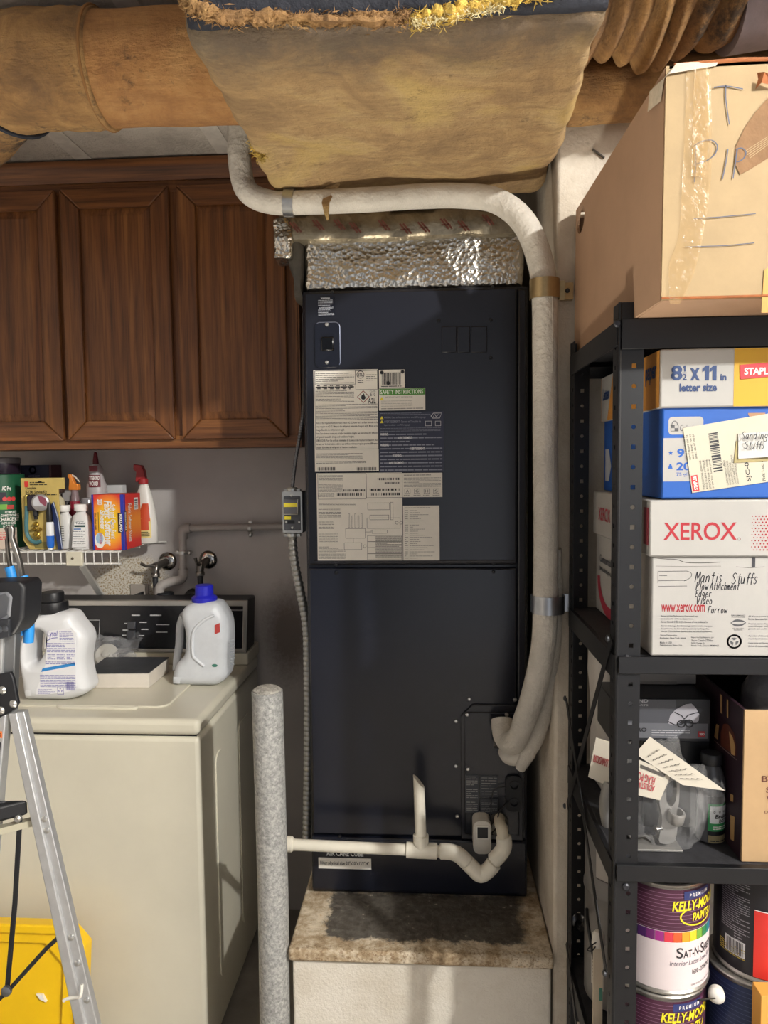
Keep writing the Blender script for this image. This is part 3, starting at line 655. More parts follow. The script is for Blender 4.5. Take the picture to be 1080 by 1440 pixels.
sec = [(.258, 1.602, 1.40), (.262, 1.612, 1.28), (.262, 1.63, 1.17), (.255, 1.665, 1.05), (.240, 1.70, .955), (.222, 1.73, .905), (.203, 1.75, .882), (.184, 1.765, .876), (.178, 1.785, .880)]
s2 = smooth2(sec, 6); obj('small_hose', MB().tube(s2, .0205, 16, wob=.08), M_JKT, ls, smooth=70)
obj('jacket_tail', MB().tube([(.234, 1.71, .945), (.222, 1.725, .90), (.206, 1.735, .858)], [.019, .020, .012], 12), M_JKT, ls, smooth=70)
lap = [(q[0]-.0, q[1]-.0272, q[2]) for q in mp_[len(mp_)//2:len(mp_)//2+30]]
obj('wrap_seam', MB().tube([(q[0]+.012, q[1]-.0235, q[2]) for q in mp_[72:97]], .0012, 5), M('#b7b0a4', .6), ls)
q = P(703, 1026, 1.80)
obj('copper_stub', MB().axis_lathe((q.x, 1.828, q.z), (.0, -1, .05), [(.014, 0), (.014, .02), (.010, .024), (.010, .034), (.006, .038)], 12), M('#8a7a66', .4, .8), ls, 'dull brass pipe stub')
obj('stub_collar', MB().tube([(q.x, 1.80, q.z+.0), (q.x-.002, 1.79, q.z-.02), (q.x-.001, 1.78, q.z-.035)], [.011, .015, .016], 12), M('#4d4a45', .6), ls)
def strap(name, c, axis, out, r, w_, tabs, mat, lab):       # flat metal band round the hose
    c = Vector(c); ax = Vector(axis).normalized(); o = Vector(out).normalized(); s_ = ax.cross(o); t = .0016; mbx = MB(); pts = []
    for i in range(21):
        a = -PI*.62+PI*1.24*i/20; pts.append(c+(o*math.cos(a)+s_*math.sin(a))*(r+t))
    for (side, L_) in tabs:
        if side < 0: pts = [pts[0]+s_*(-L_)] + pts
        else: pts = pts + [pts[-1]+s_*L_]
    vs = []
    for i, p_ in enumerate(pts):
        nrm = (p_-c); nrm = (nrm-ax*nrm.dot(ax)).normalized()
        if i in (0, len(pts)-1): nrm = o
        for aa, tt in ((-1, 0), (1, 0), (1, t), (-1, t)): vs.append(p_+ax*aa*w_/2+nrm*tt)
    k = len(pts); fs = [(4*i+j, 4*i+(j+1)%4, 4*i+4+(j+1)%4, 4*i+4+j) for i in range(k-1) for j in range(4)]+[(0,3,2,1),(4*k-4,4*k-3,4*k-2,4*k-1)]
    o_ = obj(name, mbx.add(vs, fs), mat, ls, lab); return pts, o, s_
GALV = M('#b9bcc0', .3, .95, .15, 20); BRASSY = M('#b09a72', .35, .9, .2, 20)
p_, o_, s_ = strap('pipe_strap', (-.318, 1.706, 2.180), (1, -.1, -.1), (0, -1, -.1), .0275, .024, ((-1, .03),), GALV, 'galvanized strap on the horizontal run')
p_, o_, s_ = strap('pipe_strap', (.238, 1.589, 1.945), (0, 0, 1), (0, -1, 0), .028, .040, ((1, .016),), BRASSY, 'dull brass-coloured strap near the top of the vertical run')
obj('strap_base', MB().box(.276, .30, 1.6045, 1.6245, 1.928, 1.962), BRASSY, ls)
obj('strap_screw', screw_mesh((.288, 1.604, 1.945), .005), BLK, ls)
p_, o_, s_ = strap('pipe_strap', (.248, 1.592, 1.282), (0, 0, 1), (0, -1, 0), .032, .038, ((1, .018), (-1, .004)), GALV, 'galvanized strap half way down the vertical run')
obj('strap_base', MB().box(.284, .308, 1.6075, 1.6245, 1.266, 1.298), GALV, ls)
obj('strap_screw', screw_mesh((.297, 1.607, 1.282), .006), ZINC, ls)

# ------------------------------------------------------------------ condensate drain
PVC = M('#dcd6c6', .42, 0, .06, 12); PVC2 = M('#cfc6b2', .45, 0, .08, 12)
dr = thing('condensate_drain', 'white plastic drain pipe with tee, vent stub and trap in front of the unit bottom', 'pipe', (0, 1.72, .6))
DY = 1.72
def pp_(px, py): q = P(px, py, DY); return Vector((q.x, DY, q.z))
a = pp_(408, 1187); b2 = pp_(572, 1195); c3 = pp_(620, 1197)
LX = -.395
obj('pipe', MB().cyl((LX+.012, DY, a.z), b2, .0135, n=16), PVC, dr)
obj('coupling', MB().axis_lathe((-.364, DY, a.z), (1, 0, 0), [(.0135, 0), (.0185, .001), (.0185, .020), (.0150, .024), (.0135, .024)], 16), PVC, dr)
obj('drop_pipe', MB().tube(smooth2([(LX+.03, DY, a.z), (LX+.010, DY, a.z-.001), (LX, DY, a.z-.02), (LX, DY, a.z-.2), (LX, DY, .0)], 6), .0135, 14), PVC, dr)
tee = MB(); t0 = pp_(571, 1195); t1 = pp_(615, 1197); tm = pp_(592, 1196)
tee.axis_lathe(t0, t1-t0, [(.0135, 0), (.0185, .001), (.0185, (t1-t0).length-.001), (.0135, (t1-t0).length)], 18)
tee.axis_lathe(tm, (0, 0, 1), [(.0165, 0), (.0165, .018), (.0185, .019), (.0185, .038), (.0135, .039)], 18); obj('tee_fitting', tee, PVC, dr)
top = pp_(590, 1093); vsx = MB().tube([(tm.x, DY, tm.z+.03), (tm.x-.004, DY, top.z-.02)], .0135, 16)
n_ = len(vsx.v)
for i, p in enumerate(vsx.v):
    if p[2] > top.z-.03: vsx.v[i] = (p[0], p[1], top.z-.012-(p[0]-top.x)*1.15)
obj('vent_stub', vsx, PVC, dr, 'open vent stub with slanted cut')
e1 = pp_(648, 1198); 
obj('short_pipe', MB().cyl(t1, e1, .0135), PVC2, dr)
def fit(pts, name, r=.0185):
    q = smooth2(pts, 6); k = len(q)
    return obj(name, MB().tube(q, [.0155]+[r]*(k-2)+[.0155], 18), PVC, dr, smooth=50)
g = lambda px, py: tuple(pp_(px, py))
fit([g(618,1197), g(634,1198), g(646,1203), g(657,1213)], 'elbow')
obj('trap_pipe', MB().cyl(g(654,1210), g(668,1223), .0135), PVC2, dr)
fit([g(656,1212), g(665,1221), g(676,1230), g(688,1222), g(695,1213)], 'trap_bend')
obj('trap_pipe', MB().cyl(g(690,1216), g(702,1204), .0135), PVC2, dr)
fit([g(693,1211), g(703,1201), g(709,1190), g(708,1176)], 'elbow')
obj('riser_pipe', MB().tube(smooth2([g(708,1180), g(706,1168), (P(703,1158,1.75).x, 1.75, P(703,1158,1.75).z), (P(703,1154,1.80).x, 1.815, P(703,1154,1.80).z)], 5), .0135, 16), PVC2, dr)
q = P(702, 1157, 1.80); obj('drain_collar', MB().axis_lathe((q.x, 1.82, q.z), (0, -1, -.25), [(.024, 0), (.024, .016), (.021, .018), (.019, .03)], 18), M('#4b4843', .5), dr, 'dark threaded drain collar')
obj('clamp_ring', MB().axis_lathe((q.x, 1.79, q.z-.007), (0, -1, -.35), [(.0185, 0), (.0215, .002), (.0215, .008), (.0185, .01)], 18), ZINC, dr)
fs_ = thing('float_switch', 'white condensate overflow switch with dark window beside the drain collar', 'switch', (.114, 1.79, .66))
u0, v0, u1, v1 = R4(665, 1150, 690, 1196, 1.78)
obj('housing', MB().solid(rrect(u0, v0, u1, v1, .016, 6), lambda u, v, d: (u, d, v), 1.762, 1.8115), M('#c9c4ba', .45), fs_, bevel=.005, seg=3)
u0, v0, u1, v1 = R4(671.5, 1163, 686, 1178, 1.76); obj('window', MB().box(u0, u1, 1.7585, 1.765, v0, v1), BLK, fs_)
frm = MB(); o_, i_ = rrect(u0-.004, v0-.003, u1+.004, v1+.003, .003), rrect(u0-.0005, v0-.0005, u1+.0005, v1+.0005, .001); frm.solid(o_, lambda u, v, d: (u, d, v), 1.757, 1.7635, [i_]); obj('window_frame', frm, M('#d8d4cb', .4), fs_)
obj('wire', MB().tube(smooth2([tuple(P(690,1172,1.775)), tuple(P(697,1165,1.765)), tuple(P(700,1150,1.76)), tuple(P(703,1140,1.77)), tuple(P(714,1126,1.80))], 6), .0018, 6), BLK, fs_)
obj('wire', MB().tube(smooth2([tuple(P(688,1166,1.775)), tuple(P(690,1145,1.79)), tuple(P(694,1112,1.80)), tuple(P(712,1106,1.80))], 6), .0014, 6), BLK, fs_)

# ------------------------------------------------------------------ bollard
m, nt, b, L = node_mat('galvanized_spangle'); v = coords(nt)
L(ramp(nt, nz(nt, v, 130, 5, .7), [(.32, '#7d7d7b'), (.5, '#a3a3a0'), (.68, '#c6c5c0')]), b.inputs['Base Color']); setv(b, Metallic=.25, Roughness=.6); bump(nt, nz(nt, v, 160, 3), b, .25, .003)
BX, BY, BR = P(380.5, 1200, 1.628).x, 1.628, .0352
bo = thing('bollard', 'grey galvanized steel bollard filled with concrete standing between washer and platform', 'bollard', (BX, BY, 0))
obj('steel_pipe', MB().tube([(BX, BY, 0), (BX+.004, BY, .6), (BX+.0, BY, 1.075)], BR, 32), m, bo)
cm = MB().lathe(BX, BY, [(BR-.003, 1.07), (BR-.0035, 1.078), (.024, 1.083), (.012, 1.082), (.002, 1.084)], 24)
obj('concrete_fill', cm, M('#b5b1a8', .95, 0, .4, 60, 1, 130, .01), bo)

# ------------------------------------------------------------------ disconnect box and conduits
eb = thing('outlet_box', 'small metal switch box with yellow stickers fixed to the left side of the air handler', 'electrical box', (-.36, 1.9, 1.408))
EY = 1.875; u0, v0, u1, v1 = R4(398, 691, 427, 749, EY)
obj('metal_box', MB().box(u0, u1, EY, EY+.055, v0, v1), M('#3b3c40', .5, .4), eb, bevel=.003)
obj('box_mount', MB().box(u1-.002, HX0-.001, EY+.008, EY+.05, v0+.004, v1-.004), M('#1b1c20', .5), eb)
fp = MB(); fp.solid(rrect(u0-.001, v0, u1-.003, v1, .004), lambda u, v, d: (u, d, v), EY-.004, EY, [rrect(u0+.003, v0+.006, u1-.007, v1-.012, .002)]); obj('face_frame', fp, M('#c8c7c2', .3, .85), eb)
obj('switch_module', MB().box(u0+.004, u1-.008, EY-.003, EY+.003, v0+.007, v1-.013), M('#4a4b50', .5), eb)
x0, z0, x1, z1 = R4(399.5, 702, 419.5, 723, EY-.004); obj('cover_flap', MB().box(x0, x1, EY-.010, EY-.002, z0, z1), M('#5a5a5e', .4), eb, bevel=.0015)
obj('flap_edge', MB().tube([(x1, EY-.011, z1), (x1, EY-.011, z0), (x0, EY-.011, z0)], .0015, 6), ZINC, eb)
a0, b0, a1, b1 = R4(399, 707.5, 419, 713, EY-.01); obj('yellow_sticker', MB().box(a0, a1, EY-.0107, EY-.009, b0, b1), YELL, eb)
a0, b0, a1, b1 = R4(400, 725.5, 409, 730.5, EY-.004); obj('yellow_sticker', MB().box(a0, a1, EY-.0042, EY-.002, b0, b1), YELL, eb)
a0, b0, a1, b1 = R4(404, 731.5, 414, 736.5, EY-.004); obj('reset_slot', MB().box(a0, a1, EY-.0045, EY-.002, b0, b1), BLK, eb)
for px, py in ((410, 697), (402.5, 734), (421, 734), (411, 742)): q = P(px, py, EY-.004); obj('screw', screw_mesh((q.x, EY-.003, q.z), .0035), ZINC, eb)
for px, py in ((411, 689), (411, 752)):
    q = P(px, py, EY+.02); obj('conduit_connector', MB().lathe(q.x, EY+.02, [(.012, q.z-.007), (.015, q.z-.004), (.015, q.z+.004), (.012, q.z+.007)], 12).box(q.x-.02, q.x+.022, EY+.012, EY+.028, q.z-.004, q.z+.003), M('#bdbcb7', .35, .8), eb)
def conduit(name, pts, r, pitch, lab, mat):
    q = smooth2(pts, 24); fine = [Vector(p) for p in q]; out = [fine[0]]; acc = 0; cps = [fine[0]]
    step = pitch/4; d_ = 0
    for a_, b_ in zip(fine, fine[1:]):
        L_ = (b_-a_).length; t = step-d_
        while t <= L_: cps.append(a_+(b_-a_)*t/L_); t += step
        d_ = (d_+L_) % step
    rs = [r*(1, .93, .8, .93)[i % 4] for i in range(len(cps))]
    return tag(obj(name, MB().tube(cps, rs, 10), mat), lab, 'conduit')
FLEX = M('#a7a7a4', .35, .85)
conduit('metal_conduit', [tuple(P(411, 756, EY+.02)), tuple(P(414, 790, EY+.02)), tuple(P(422, 830, EY+.02)), tuple(P(431, 880, EY+.025)), tuple(P(433, 940, EY+.03)), tuple(P(433.5, 1010, EY+.03)), tuple(P(433, 1100, EY+.03)), tuple(P(431, 1195, EY+.03))], .0125, .0135, 'ribbed metal conduit running down from the switch box beside the air handler', FLEX)
conduit('armored_cable', [tuple(P(411, 686, EY+.02)), tuple(P(415, 650, EY+.02)), tuple(P(422, 610, EY+.02)), tuple(P(427, 570, EY+.04)), tuple(P(428, 500, EY+.2)), tuple(P(427, 440, EY+.28))], .0055, .007, 'thin armored cable rising from the switch box along the air handler', M('#77777a', .35, .8))

# ------------------------------------------------------------------ upper cabinets
def oak(name, vert=True):
    m, nt, b, L = node_mat(name); sc = (26, 26, 1.6) if vert else (1.6, 26, 26)
    v = coords(nt, sc); n1 = nz(nt, v, 1.0, 7, .6, .8)
    wv = nt.nodes.new('ShaderNodeTexWave'); wv.wave_type = 'RINGS'; wv.rings_direction = 'SPHERICAL' ; wv.inputs['Scale'].default_value = 1.2; wv.inputs['Distortion'].default_value = 6; wv.inputs['Detail'].default_value = 2; wv.inputs['Detail Scale'].default_value = .8
    L(coords(nt, (9, 9, .8) if vert else (.8, 9, 9)), wv.inputs['Vector'])
    g_ = mul(mul(n1, .84), mul(wv.outputs['Fac'], .16), 'ADD')
    c = ramp(nt, g_, [(.2, '#50301a'), (.42, '#744726'), (.62, '#8b592f'), (.8, '#a06b3a')])
    fine = ramp(nt, nz(nt, coords(nt, (160, 160, 5) if vert else (5, 160, 160)), 1, 4), [(.35, '#6f4d35'), (.55, '#ffffff')])
    mm = nt.nodes.new('ShaderNodeMix'); mm.data_type = 'RGBA'; mm.blend_type = 'MULTIPLY'; mm.inputs[0].default_value = .45; L(c, mm.inputs[6]); L(fine, mm.inputs[7])
    L(mm.outputs[2], b.inputs['Base Color']); setv(b, Roughness=.42); bump(nt, n1, b, .08, .003); return m
OAKV, OAKH = oak('oak_vertical'), oak('oak_horizontal', False)
CYF = 2.222; CZ0, CZ1 = 1.640, 2.44; CX0, CX1 = -1.75, -.398
cb = thing('wall_cabinet', 'oak upper wall cabinet with three raised panel doors above the washer', 'cabinet', (-1.07, 2.37, CZ0))
obj('carcass', MB().box(CX0, CX1, CYF+.02, YW-.001, CZ0+.004, CZ1), OAKV, cb)
dz0, dz1 = P(160, 619, CYF).z, P(160, 267, CYF).z
ff = MB(); obj('face_rail', MB().box(CX0, CX1-.0, CYF, CYF+.02, CZ0, dz0+.012), OAKH, cb, bevel=.002); obj('face_rail', MB().box(CX0, CX1, CYF, CYF+.02, dz1-.012, CZ1), OAKH, cb, bevel=.002)
doors = [(-1.475, -1.122), (-1.108, -.775), (-.752, -.428)]
for x0, x1 in ((CX0, -1.46), (-1.136, -1.094), (-.79, -.737), (-.443, CX1)): obj('face_stile', MB().box(x0, x1, CYF+.0004, CYF+.02, dz0+.0122, dz1-.0122), OAKV, cb)
cr = MB(); prof = [(0, 0), (-.006, 0), (-.012, .012), (-.026, .03), (-.03, .044), (-.03, .056), (0, .056)]
cr.solid(prof, lambda u, v, d: (d, CYF+u, CZ1-.004+v), CX0, CX1+.006); obj('crown_trim', cr, OAKH, cb)
obj('side_panel', MB().box(CX1, CX1+.006, CYF+.004, YW-.001, CZ0, CZ1+.05), OAKV, cb)
for x0, x1 in doors:
    d0_ = CYF-.0185; W = .058
    D = obj('door', MB().box(x0+.02, x1-.02, CYF-.010, CYF-.0005, dz0+.02, dz1-.02), OAKV, cb)
    def member(name, pts, mat): obj(name, MB().solid(pts, lambda u, v, d: (u, d, v), d0_, CYF-.0005), mat, D, bevel=.004, seg=2)
    member('stile', [(x0, dz0), (x0+W, dz0+W), (x0+W, dz1-W), (x0, dz1)], OAKV); member('stile', [(x1, dz0), (x1, dz1), (x1-W, dz1-W), (x1-W, dz0+W)], OAKV)
    member('rail', [(x0+.0006, dz0), (x1-.0006, dz0), (x1-W-.0006, dz0+W), (x0+W+.0006, dz0+W)], OAKH); member('rail', [(x0+W+.0006, dz1-W), (x1-W-.0006, dz1-W), (x1-.0006, dz1), (x0+.0006, dz1)], OAKH)
    a, b_, c, e = x0+W-.004, x1-W+.004, dz0+W-.004, dz1-W+.004; s_ = .028
    obj('raised_panel', MB().hexa([(a,CYF-.008,c),(b_,CYF-.008,c),(b_,CYF-.004,c),(a,CYF-.004,c),(a,CYF-.008,e),(b_,CYF-.008,e),(b_,CYF-.004,e),(a,CYF-.004,e)]).add(
        [(a,CYF-.0085,c),(b_,CYF-.0085,c),(b_,CYF-.0085,e),(a,CYF-.0085,e),(a+s_,CYF-.017,c+s_),(b_-s_,CYF-.017,c+s_),(b_-s_,CYF-.017,e-s_),(a+s_,CYF-.017,e-s_)],
        [(0,1,5,4),(1,2,6,5),(2,3,7,6),(3,0,4,7),(4,5,6,7)]), OAKV, D, smooth=0 or 12)

# ------------------------------------------------------------------ washer
ALM = M('#d2cdbb', .28, 0, .05, 3); ALM2 = M('#cbc5b2', .3, 0, .05, 3)
WX0, WX1, WY0, WY1 = -1.275, -.592, 1.80, 2.44; WZ = .945
ws = thing('washing_machine', 'almond coloured top loading washing machine with dark console left of the bollard', 'washer', (-.93, 2.12, 0))
mb = MB().box(WX0, WX1, WY0, WY1, .03, .898); obj('cabinet_body', mb, ALM, ws, bevel=.012, seg=3)
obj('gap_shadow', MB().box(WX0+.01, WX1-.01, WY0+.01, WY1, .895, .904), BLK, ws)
obj('top_deck', MB().box(WX0-.002, WX1+.003, WY0-.006, WY1, .9035, WZ), ALM, ws, bevel=.014, seg=4)
lid = MB().solid(rrect(WX0+.09, WY0+.085, WX1-.115, 2.285, .03), lambda u, v, d: (u, v, d), WZ-.002, WZ+.005); obj('lid', lid, ALM, ws, bevel=.004, seg=3)
q = [(WX0+.18, WY0+.082), (-1.03, WY0+.082), (-1.0, WY0+.07), (-.86, WY0+.07)]
obj('lid_grip', MB().tube([(x, y, WZ+.002) for x, y in smooth2([(-1.0, WY0+.085), (-.985, WY0+.072), (-.93, WY0+.071), (-.80, WY0+.071), (-.785, WY0+.08)], 5)], .006, 8), ALM, ws)
obj('leveling_foot', MB().lathe(WX1-.04, WY0+.04, [(.02, 0), (.02, .012), (.01, .014), (.01, .032)], 10), BLK, ws)
for x, y in ((WX0+.04, WY0+.04), (WX0+.04, WY1-.04), (WX1-.04, WY1-.04)): obj('leveling_foot', MB().lathe(x, y, [(.02, 0), (.02, .012), (.01, .014), (.01, .032)], 10), BLK, ws)
for y0, y1 in ((1.93, 2.0), (2.17, 2.31)):
    obj('side_emboss', MB().solid(rrect(y0, .16, y1, .80, .03, 6), lambda u, v, d: (d, u, v), WX1-.004, WX1+.003), ALM, ws, bevel=.003)
# console
KY = 2.335; KZ0, KZ1 = WZ, 1.150
con = obj('console', MB().hexa([(WX0,KY-.03,KZ0),(WX1,KY-.03,KZ0),(WX1,WY1+.02,KZ0),(WX0,WY1+.02,KZ0),(WX0,KY-.03,KZ0+.04),(WX1,KY-.03,KZ0+.04),(WX1,WY1+.02,KZ0+.04),(WX0,WY1+.02,KZ0+.04)]), ALM2, ws, bevel=.004)
KT = .03
def KF(u, v, off=0):                                    # the console face leans back a little
    t = (v-(KZ0+.04))/(KZ1-KZ0-.04); return (u, KY-.03+KT*t+off, v)
obj('console_shell', MB().solid([(WX0, KZ0+.041), (WX1-.004, KZ0+.041), (WX1-.004, KZ1), (WX0, KZ1)], lambda u, v, d: KF(u, v, d), .004, .105), M('#1a1b20', .45), con, bevel=.006)
tr = MB(); tr.solid([(WX0, KZ0+.041), (WX1-.004, KZ0+.041), (WX1-.004, KZ1), (WX0, KZ1)], lambda u, v, d: KF(u, v, d), -.003, .008, [[(WX0+.012, KZ0+.052), (WX1-.018, KZ0+.052), (WX1-.018, KZ1-.018), (WX0+.012, KZ1-.018)]])
obj('chrome_trim', tr, M('#b7b4ae', .3, .8), con, bevel=.002)
obj('control_panel', MB().solid([(WX0+.013, KZ0+.053), (WX1-.019, KZ0+.053), (WX1-.019, KZ1-.019), (WX0+.013, KZ1-.019)], lambda u, v, d: KF(u, v, d), 0, .006), M('#121318', .22), con)
KP = lambda u, v: KF(u, v, -.0008)
pt = MB()
def kuv(px, py): q = P(px, py, KY-.015); return q.x, q.z
def krect(x0, y0, x1, y1): a = kuv(x0, y1); c = kuv(x1, y0); return a[0], a[1], c[0], c[1]
for r_ in ((184,865,196,866.5),(210,865,226,866.5),(196,874.5,206,876),(199,884,209,885.5),(196,892.5,204,894),(175,876,182,877.5),(173,885,181,886.5),(173,892,181,893.5),(220,878,238,879.2),(220,888,236,889.2)):
    pt.smallprint(*krect(*r_), 1, KP, 1, .15, int(r_[0]))
a0, b0, a1, b1 = krect(102, 872, 140, 898)
for q in ((a0,b0,a1,b0+.0015),(a0,b1-.0015,a1,b1),(a0,b0,a0+.0015,b1),(a1-.0015,b0,a1,b1)): pt.quad(KP, *q)
obj('panel_print', pt, M('#b9b9b9', .5), con)
pt = MB(); pt.text('ITENS', *krect(106, 883.5, 128, 888), KP, .01); pt.quad(KP, *krect(116, 875.5, 124.5, 881)); obj('badge', pt, M('#c9c9c6', .4), con)
for (x0, y0, x1, y1) in ((180,874,191,884),(180,886,191,897)): a0, b0, a1, b1 = krect(x0, y0, x1, y1); obj('rocker_button', MB().solid([(a0,b0),(a1,b0),(a1,b1),(a0,b1)], lambda u, v, d: KF(u, v, d), -.008, .002), M('#3d3e42', .4), con, bevel=.002)
a0, b0, a1, b1 = krect(317, 858, 346, 912); fr_ = MB().solid([(a0,b0),(a1,b0),(a1,b1),(a0,b1)], lambda u, v, d: KF(u, v, d), -.002, .002, [[(a0+.003,b0+.004),(a1-.005,b0+.004),(a1-.005,b1-.004),(a0+.003,b1-.004)]]); obj('dial_frame', fr_, M('#8d8d90', .3, .7), con)

# ------------------------------------------------------------------ things on the washer
def spl(pts, Y): return [(P(x, y, Y).x, P(x, y, Y).z) for x, y in pts]
WHT = M('#dfe0e2', .4, 0, .04, 8)
LY = 1.955; LT = .05
out = smooth2([(42,990),(31,985),(27,970),(25,945),(24,920),(26,898),(34,879),(46,865),(58,860),(72,859),(88,859),(96,862),(104,874),(114,886),(118,898),(116,914),(114,930),(117,950),(121,964),(120,971),(108,979),(80,986),(55,990)], 4, True)
hol = smooth2([(44,884),(56,887),(60,900),(55,920),(46,932),(37,931),(36,915),(38,898)], 4, True)
ly = thing('cleaner_jug', 'white disinfectant cleaner jug with black cap and purple printed label on the washer', 'bottle', (-1.02, LY, WZ+.005))
def clipbase(pts, zb):                                   # cut an outline flat so that it stands
    out = []
    for i in range(len(pts)):
        p, q = pts[i-1], pts[i]
        if (p[1] < zb) != (q[1] < zb): t = (zb-p[1])/(q[1]-p[1]); out.append((p[0]+(q[0]-p[0])*t, zb))
        if q[1] >= zb: out.append(q)
    return out
def fitz(pts, zb): 
    mn = min(p[1] for p in pts); return [(u, v-mn+zb) for u, v in pts], mn-zb
o2, dzl = fitz(spl(out, LY-LT), WZ+.006); h2 = [(u, v-dzl) for u, v in spl(hol, LY-LT)]
base_z = WZ+.006; o2 = [(u, v-.008) for u, v in clipbase(o2, base_z+.014)]; dzl += .008; h2 = [(u, v-.008) for u, v in h2]; base_z = WZ+.006; o2 = [(u, v-.006) for u, v in o2]; h2 = [(u, v-.006) for u, v in h2]; dzl += .006
obj('bottle', MB().pillow(o2, lambda u, v, d: (u, LY+d, max(v, base_z)), LT, .032, [h2]), WHT, ly, smooth=70)
def pz(px, py): q = P(px, py, LY-LT); return q.x, q.z-dzl
FLy = FY(LY-LT-.0012); lo = [pz(*p) for p in ((68,884),(100,880),(106,886),(106,930),(107,962),(98,969),(66,973),(50,973),(52,964),(58,950),(64,930),(66,905))]
obj('label_panel', MB().solid(lo, lambda u, v, d: (u, d, v), LY-LT-.001, LY-LT+.001), M('#e9e9ec', .45), ly)
def pr(x0, y0, x1, y1): a = pz(x0, y1); c = pz(x1, y0); return a[0], a[1], c[0], c[1]
pt = MB(); pt.text('Lysol', *pr(67, 883, 81, 894), FLy, .02, .2); pt.stroke([pz(66.5, 897), pz(74, 893.5), pz(81, 893)], FLy, .002)
pt.smallprint(*pr(84, 884, 103, 899), 7, FLy, .35, .3, 2); pt.smallprint(*pr(66, 900, 105, 914), 6, FLy, .35, .3, 3)
for x in (67, 80, 94): pt.smallprint(*pr(x, 916, x+11, 924), 4, FLy, .45, .3, x)
pt.smallprint(*pr(64, 926, 105, 931), 2, FLy, .35, .3, 4); pt.smallprint(*pr(57, 945, 106, 963), 8, FLy, .35, .3, 5); pt.smallprint(*pr(54, 965, 78, 972.5), 5, FLy, .35, .3, 6)
pt.barcode(*pr(93, 955, 105, 967), FLy, 4, 18)
c = pz(85, 967)
for k in range(3): t = 2*PI*k/3+PI/2; pt.poly(FLy, [(c[0]+.006*math.cos(t+a), c[1]+.006*math.sin(t+a)) for a in (-.5, 0, .5)]+[(c[0]+.0025*math.cos(t), c[1]+.0025*math.sin(t))])
u0, v0, u1, v1 = pr(81, 962, 89.5, 973)
for q in ((u0,v0,u1,v0+.001),(u0,v1-.001,u1,v1),(u0,v0,u0+.001,v1),(u1-.001,v0,u1,v1)): pt.quad(FLy, *q)
obj('label_print', pt, M('#6f6bb0', .5), ly)
pt = MB().poly(FLy, [pz(*p) for p in ((60,936),(106,928),(106,932),(58,941))]); obj('blue_stripe', pt, M('#2f86cc', .5), ly)
cx = P(74, 850, LY).x; zc = pz(74, 860)[1]-.004
obj('cap', MB().lathe(cx, LY, [(.040, zc), (.041, zc+.002), (.041, zc+.026), (.039, zc+.03), (.031, zc+.032), (.031, zc+.052), (.029, zc+.056)], 32), M('#17171a', .45), ly, 'black ribbed cap')

JY = 2.12
out = smooth2([(243,955),(239,945),(242,928),(247,918),(256,908),(258,892),(257,872),(253,860),(252,848),(257,840),(266,835),(284,833),(302,834),(312,846),(318,860),(320,885),(319,915),(317,938),(306,948),(285,956),(262,957)], 4, True)
o2, dzj = fitz(spl(out, JY-.05), WZ+.001); o2 = [(u, v-.014) for u, v in clipbase(o2, WZ+.015)]; dzj += .014
jg = thing('detergent_jug', 'grey-white detergent jug with bright blue cap in front of the console', 'bottle', (-.69, JY, WZ+.001))
obj('bottle', MB().pillow(o2, lambda u, v, d: (u, JY+d, max(v, WZ+.001)), .055, .03, (), 7), M('#cfd2d6', .42, 0, .08, 14), jg, smooth=70)
def pj(px, py): q = P(px, py, JY-.06); return (q.x, JY-.0555, q.z-dzj)
hb = lambda px, py, dy: (P(px, py, JY+dy).x, JY+dy, P(px, py, JY+dy).z-dzj)
obj('rear_handle', MB().tube(smooth2([hb(258,850,.02), hb(253,866,.035), hb(252,890,.04), hb(249,910,.035), hb(248,928,.02)], 5), .012, 12), M('#cfd2d6', .42, 0, .08, 14), jg, smooth=70)
obj('handle_ridge', MB().tube(smooth2([pj(300,850), pj(288,856), pj(276,866), pj(270,878), pj(270,905), pj(274,912), pj(286,922)], 5), .0045, 8), M('#d5d8dc', .42), jg, smooth=70)
cx = P(287, 820, JY).x; zc = max(v for u, v in o2)-.004
obj('cap', MB().lathe(cx, JY, [(.036, zc), (.037, zc+.003), (.037, zc+.013), (.030, zc+.018), (.027, zc+.02), (.026, zc+.046), (.023, zc+.049)], 24), M('#2426b0', .35), jg, 'royal blue cap')
FJ = FY(JY-.0565); 
pt = MB().poly(FJ, [(pj(*p)[0], pj(*p)[2]) for p in ((301,864),(308,861),(308.5,874),(301,877))]); obj('red_mark', pt, M('#b8423e', .5), jg)
pt = MB().smallprint(pj(301,0)[0], pj(0,919)[2], pj(308,0)[0], pj(0,882)[2], 9, FJ, .4, .3, 3); obj('label_print', pt, M('#8f9499', .5), jg)
a = pj(296, 924); c = pj(306, 918); pt = MB().poly(FJ, circ((a[0]+c[0])/2, (a[2]+c[2])/2, .0085, 16, .0045)); obj('green_mark', pt, M('#3f7d6a', .5), jg)

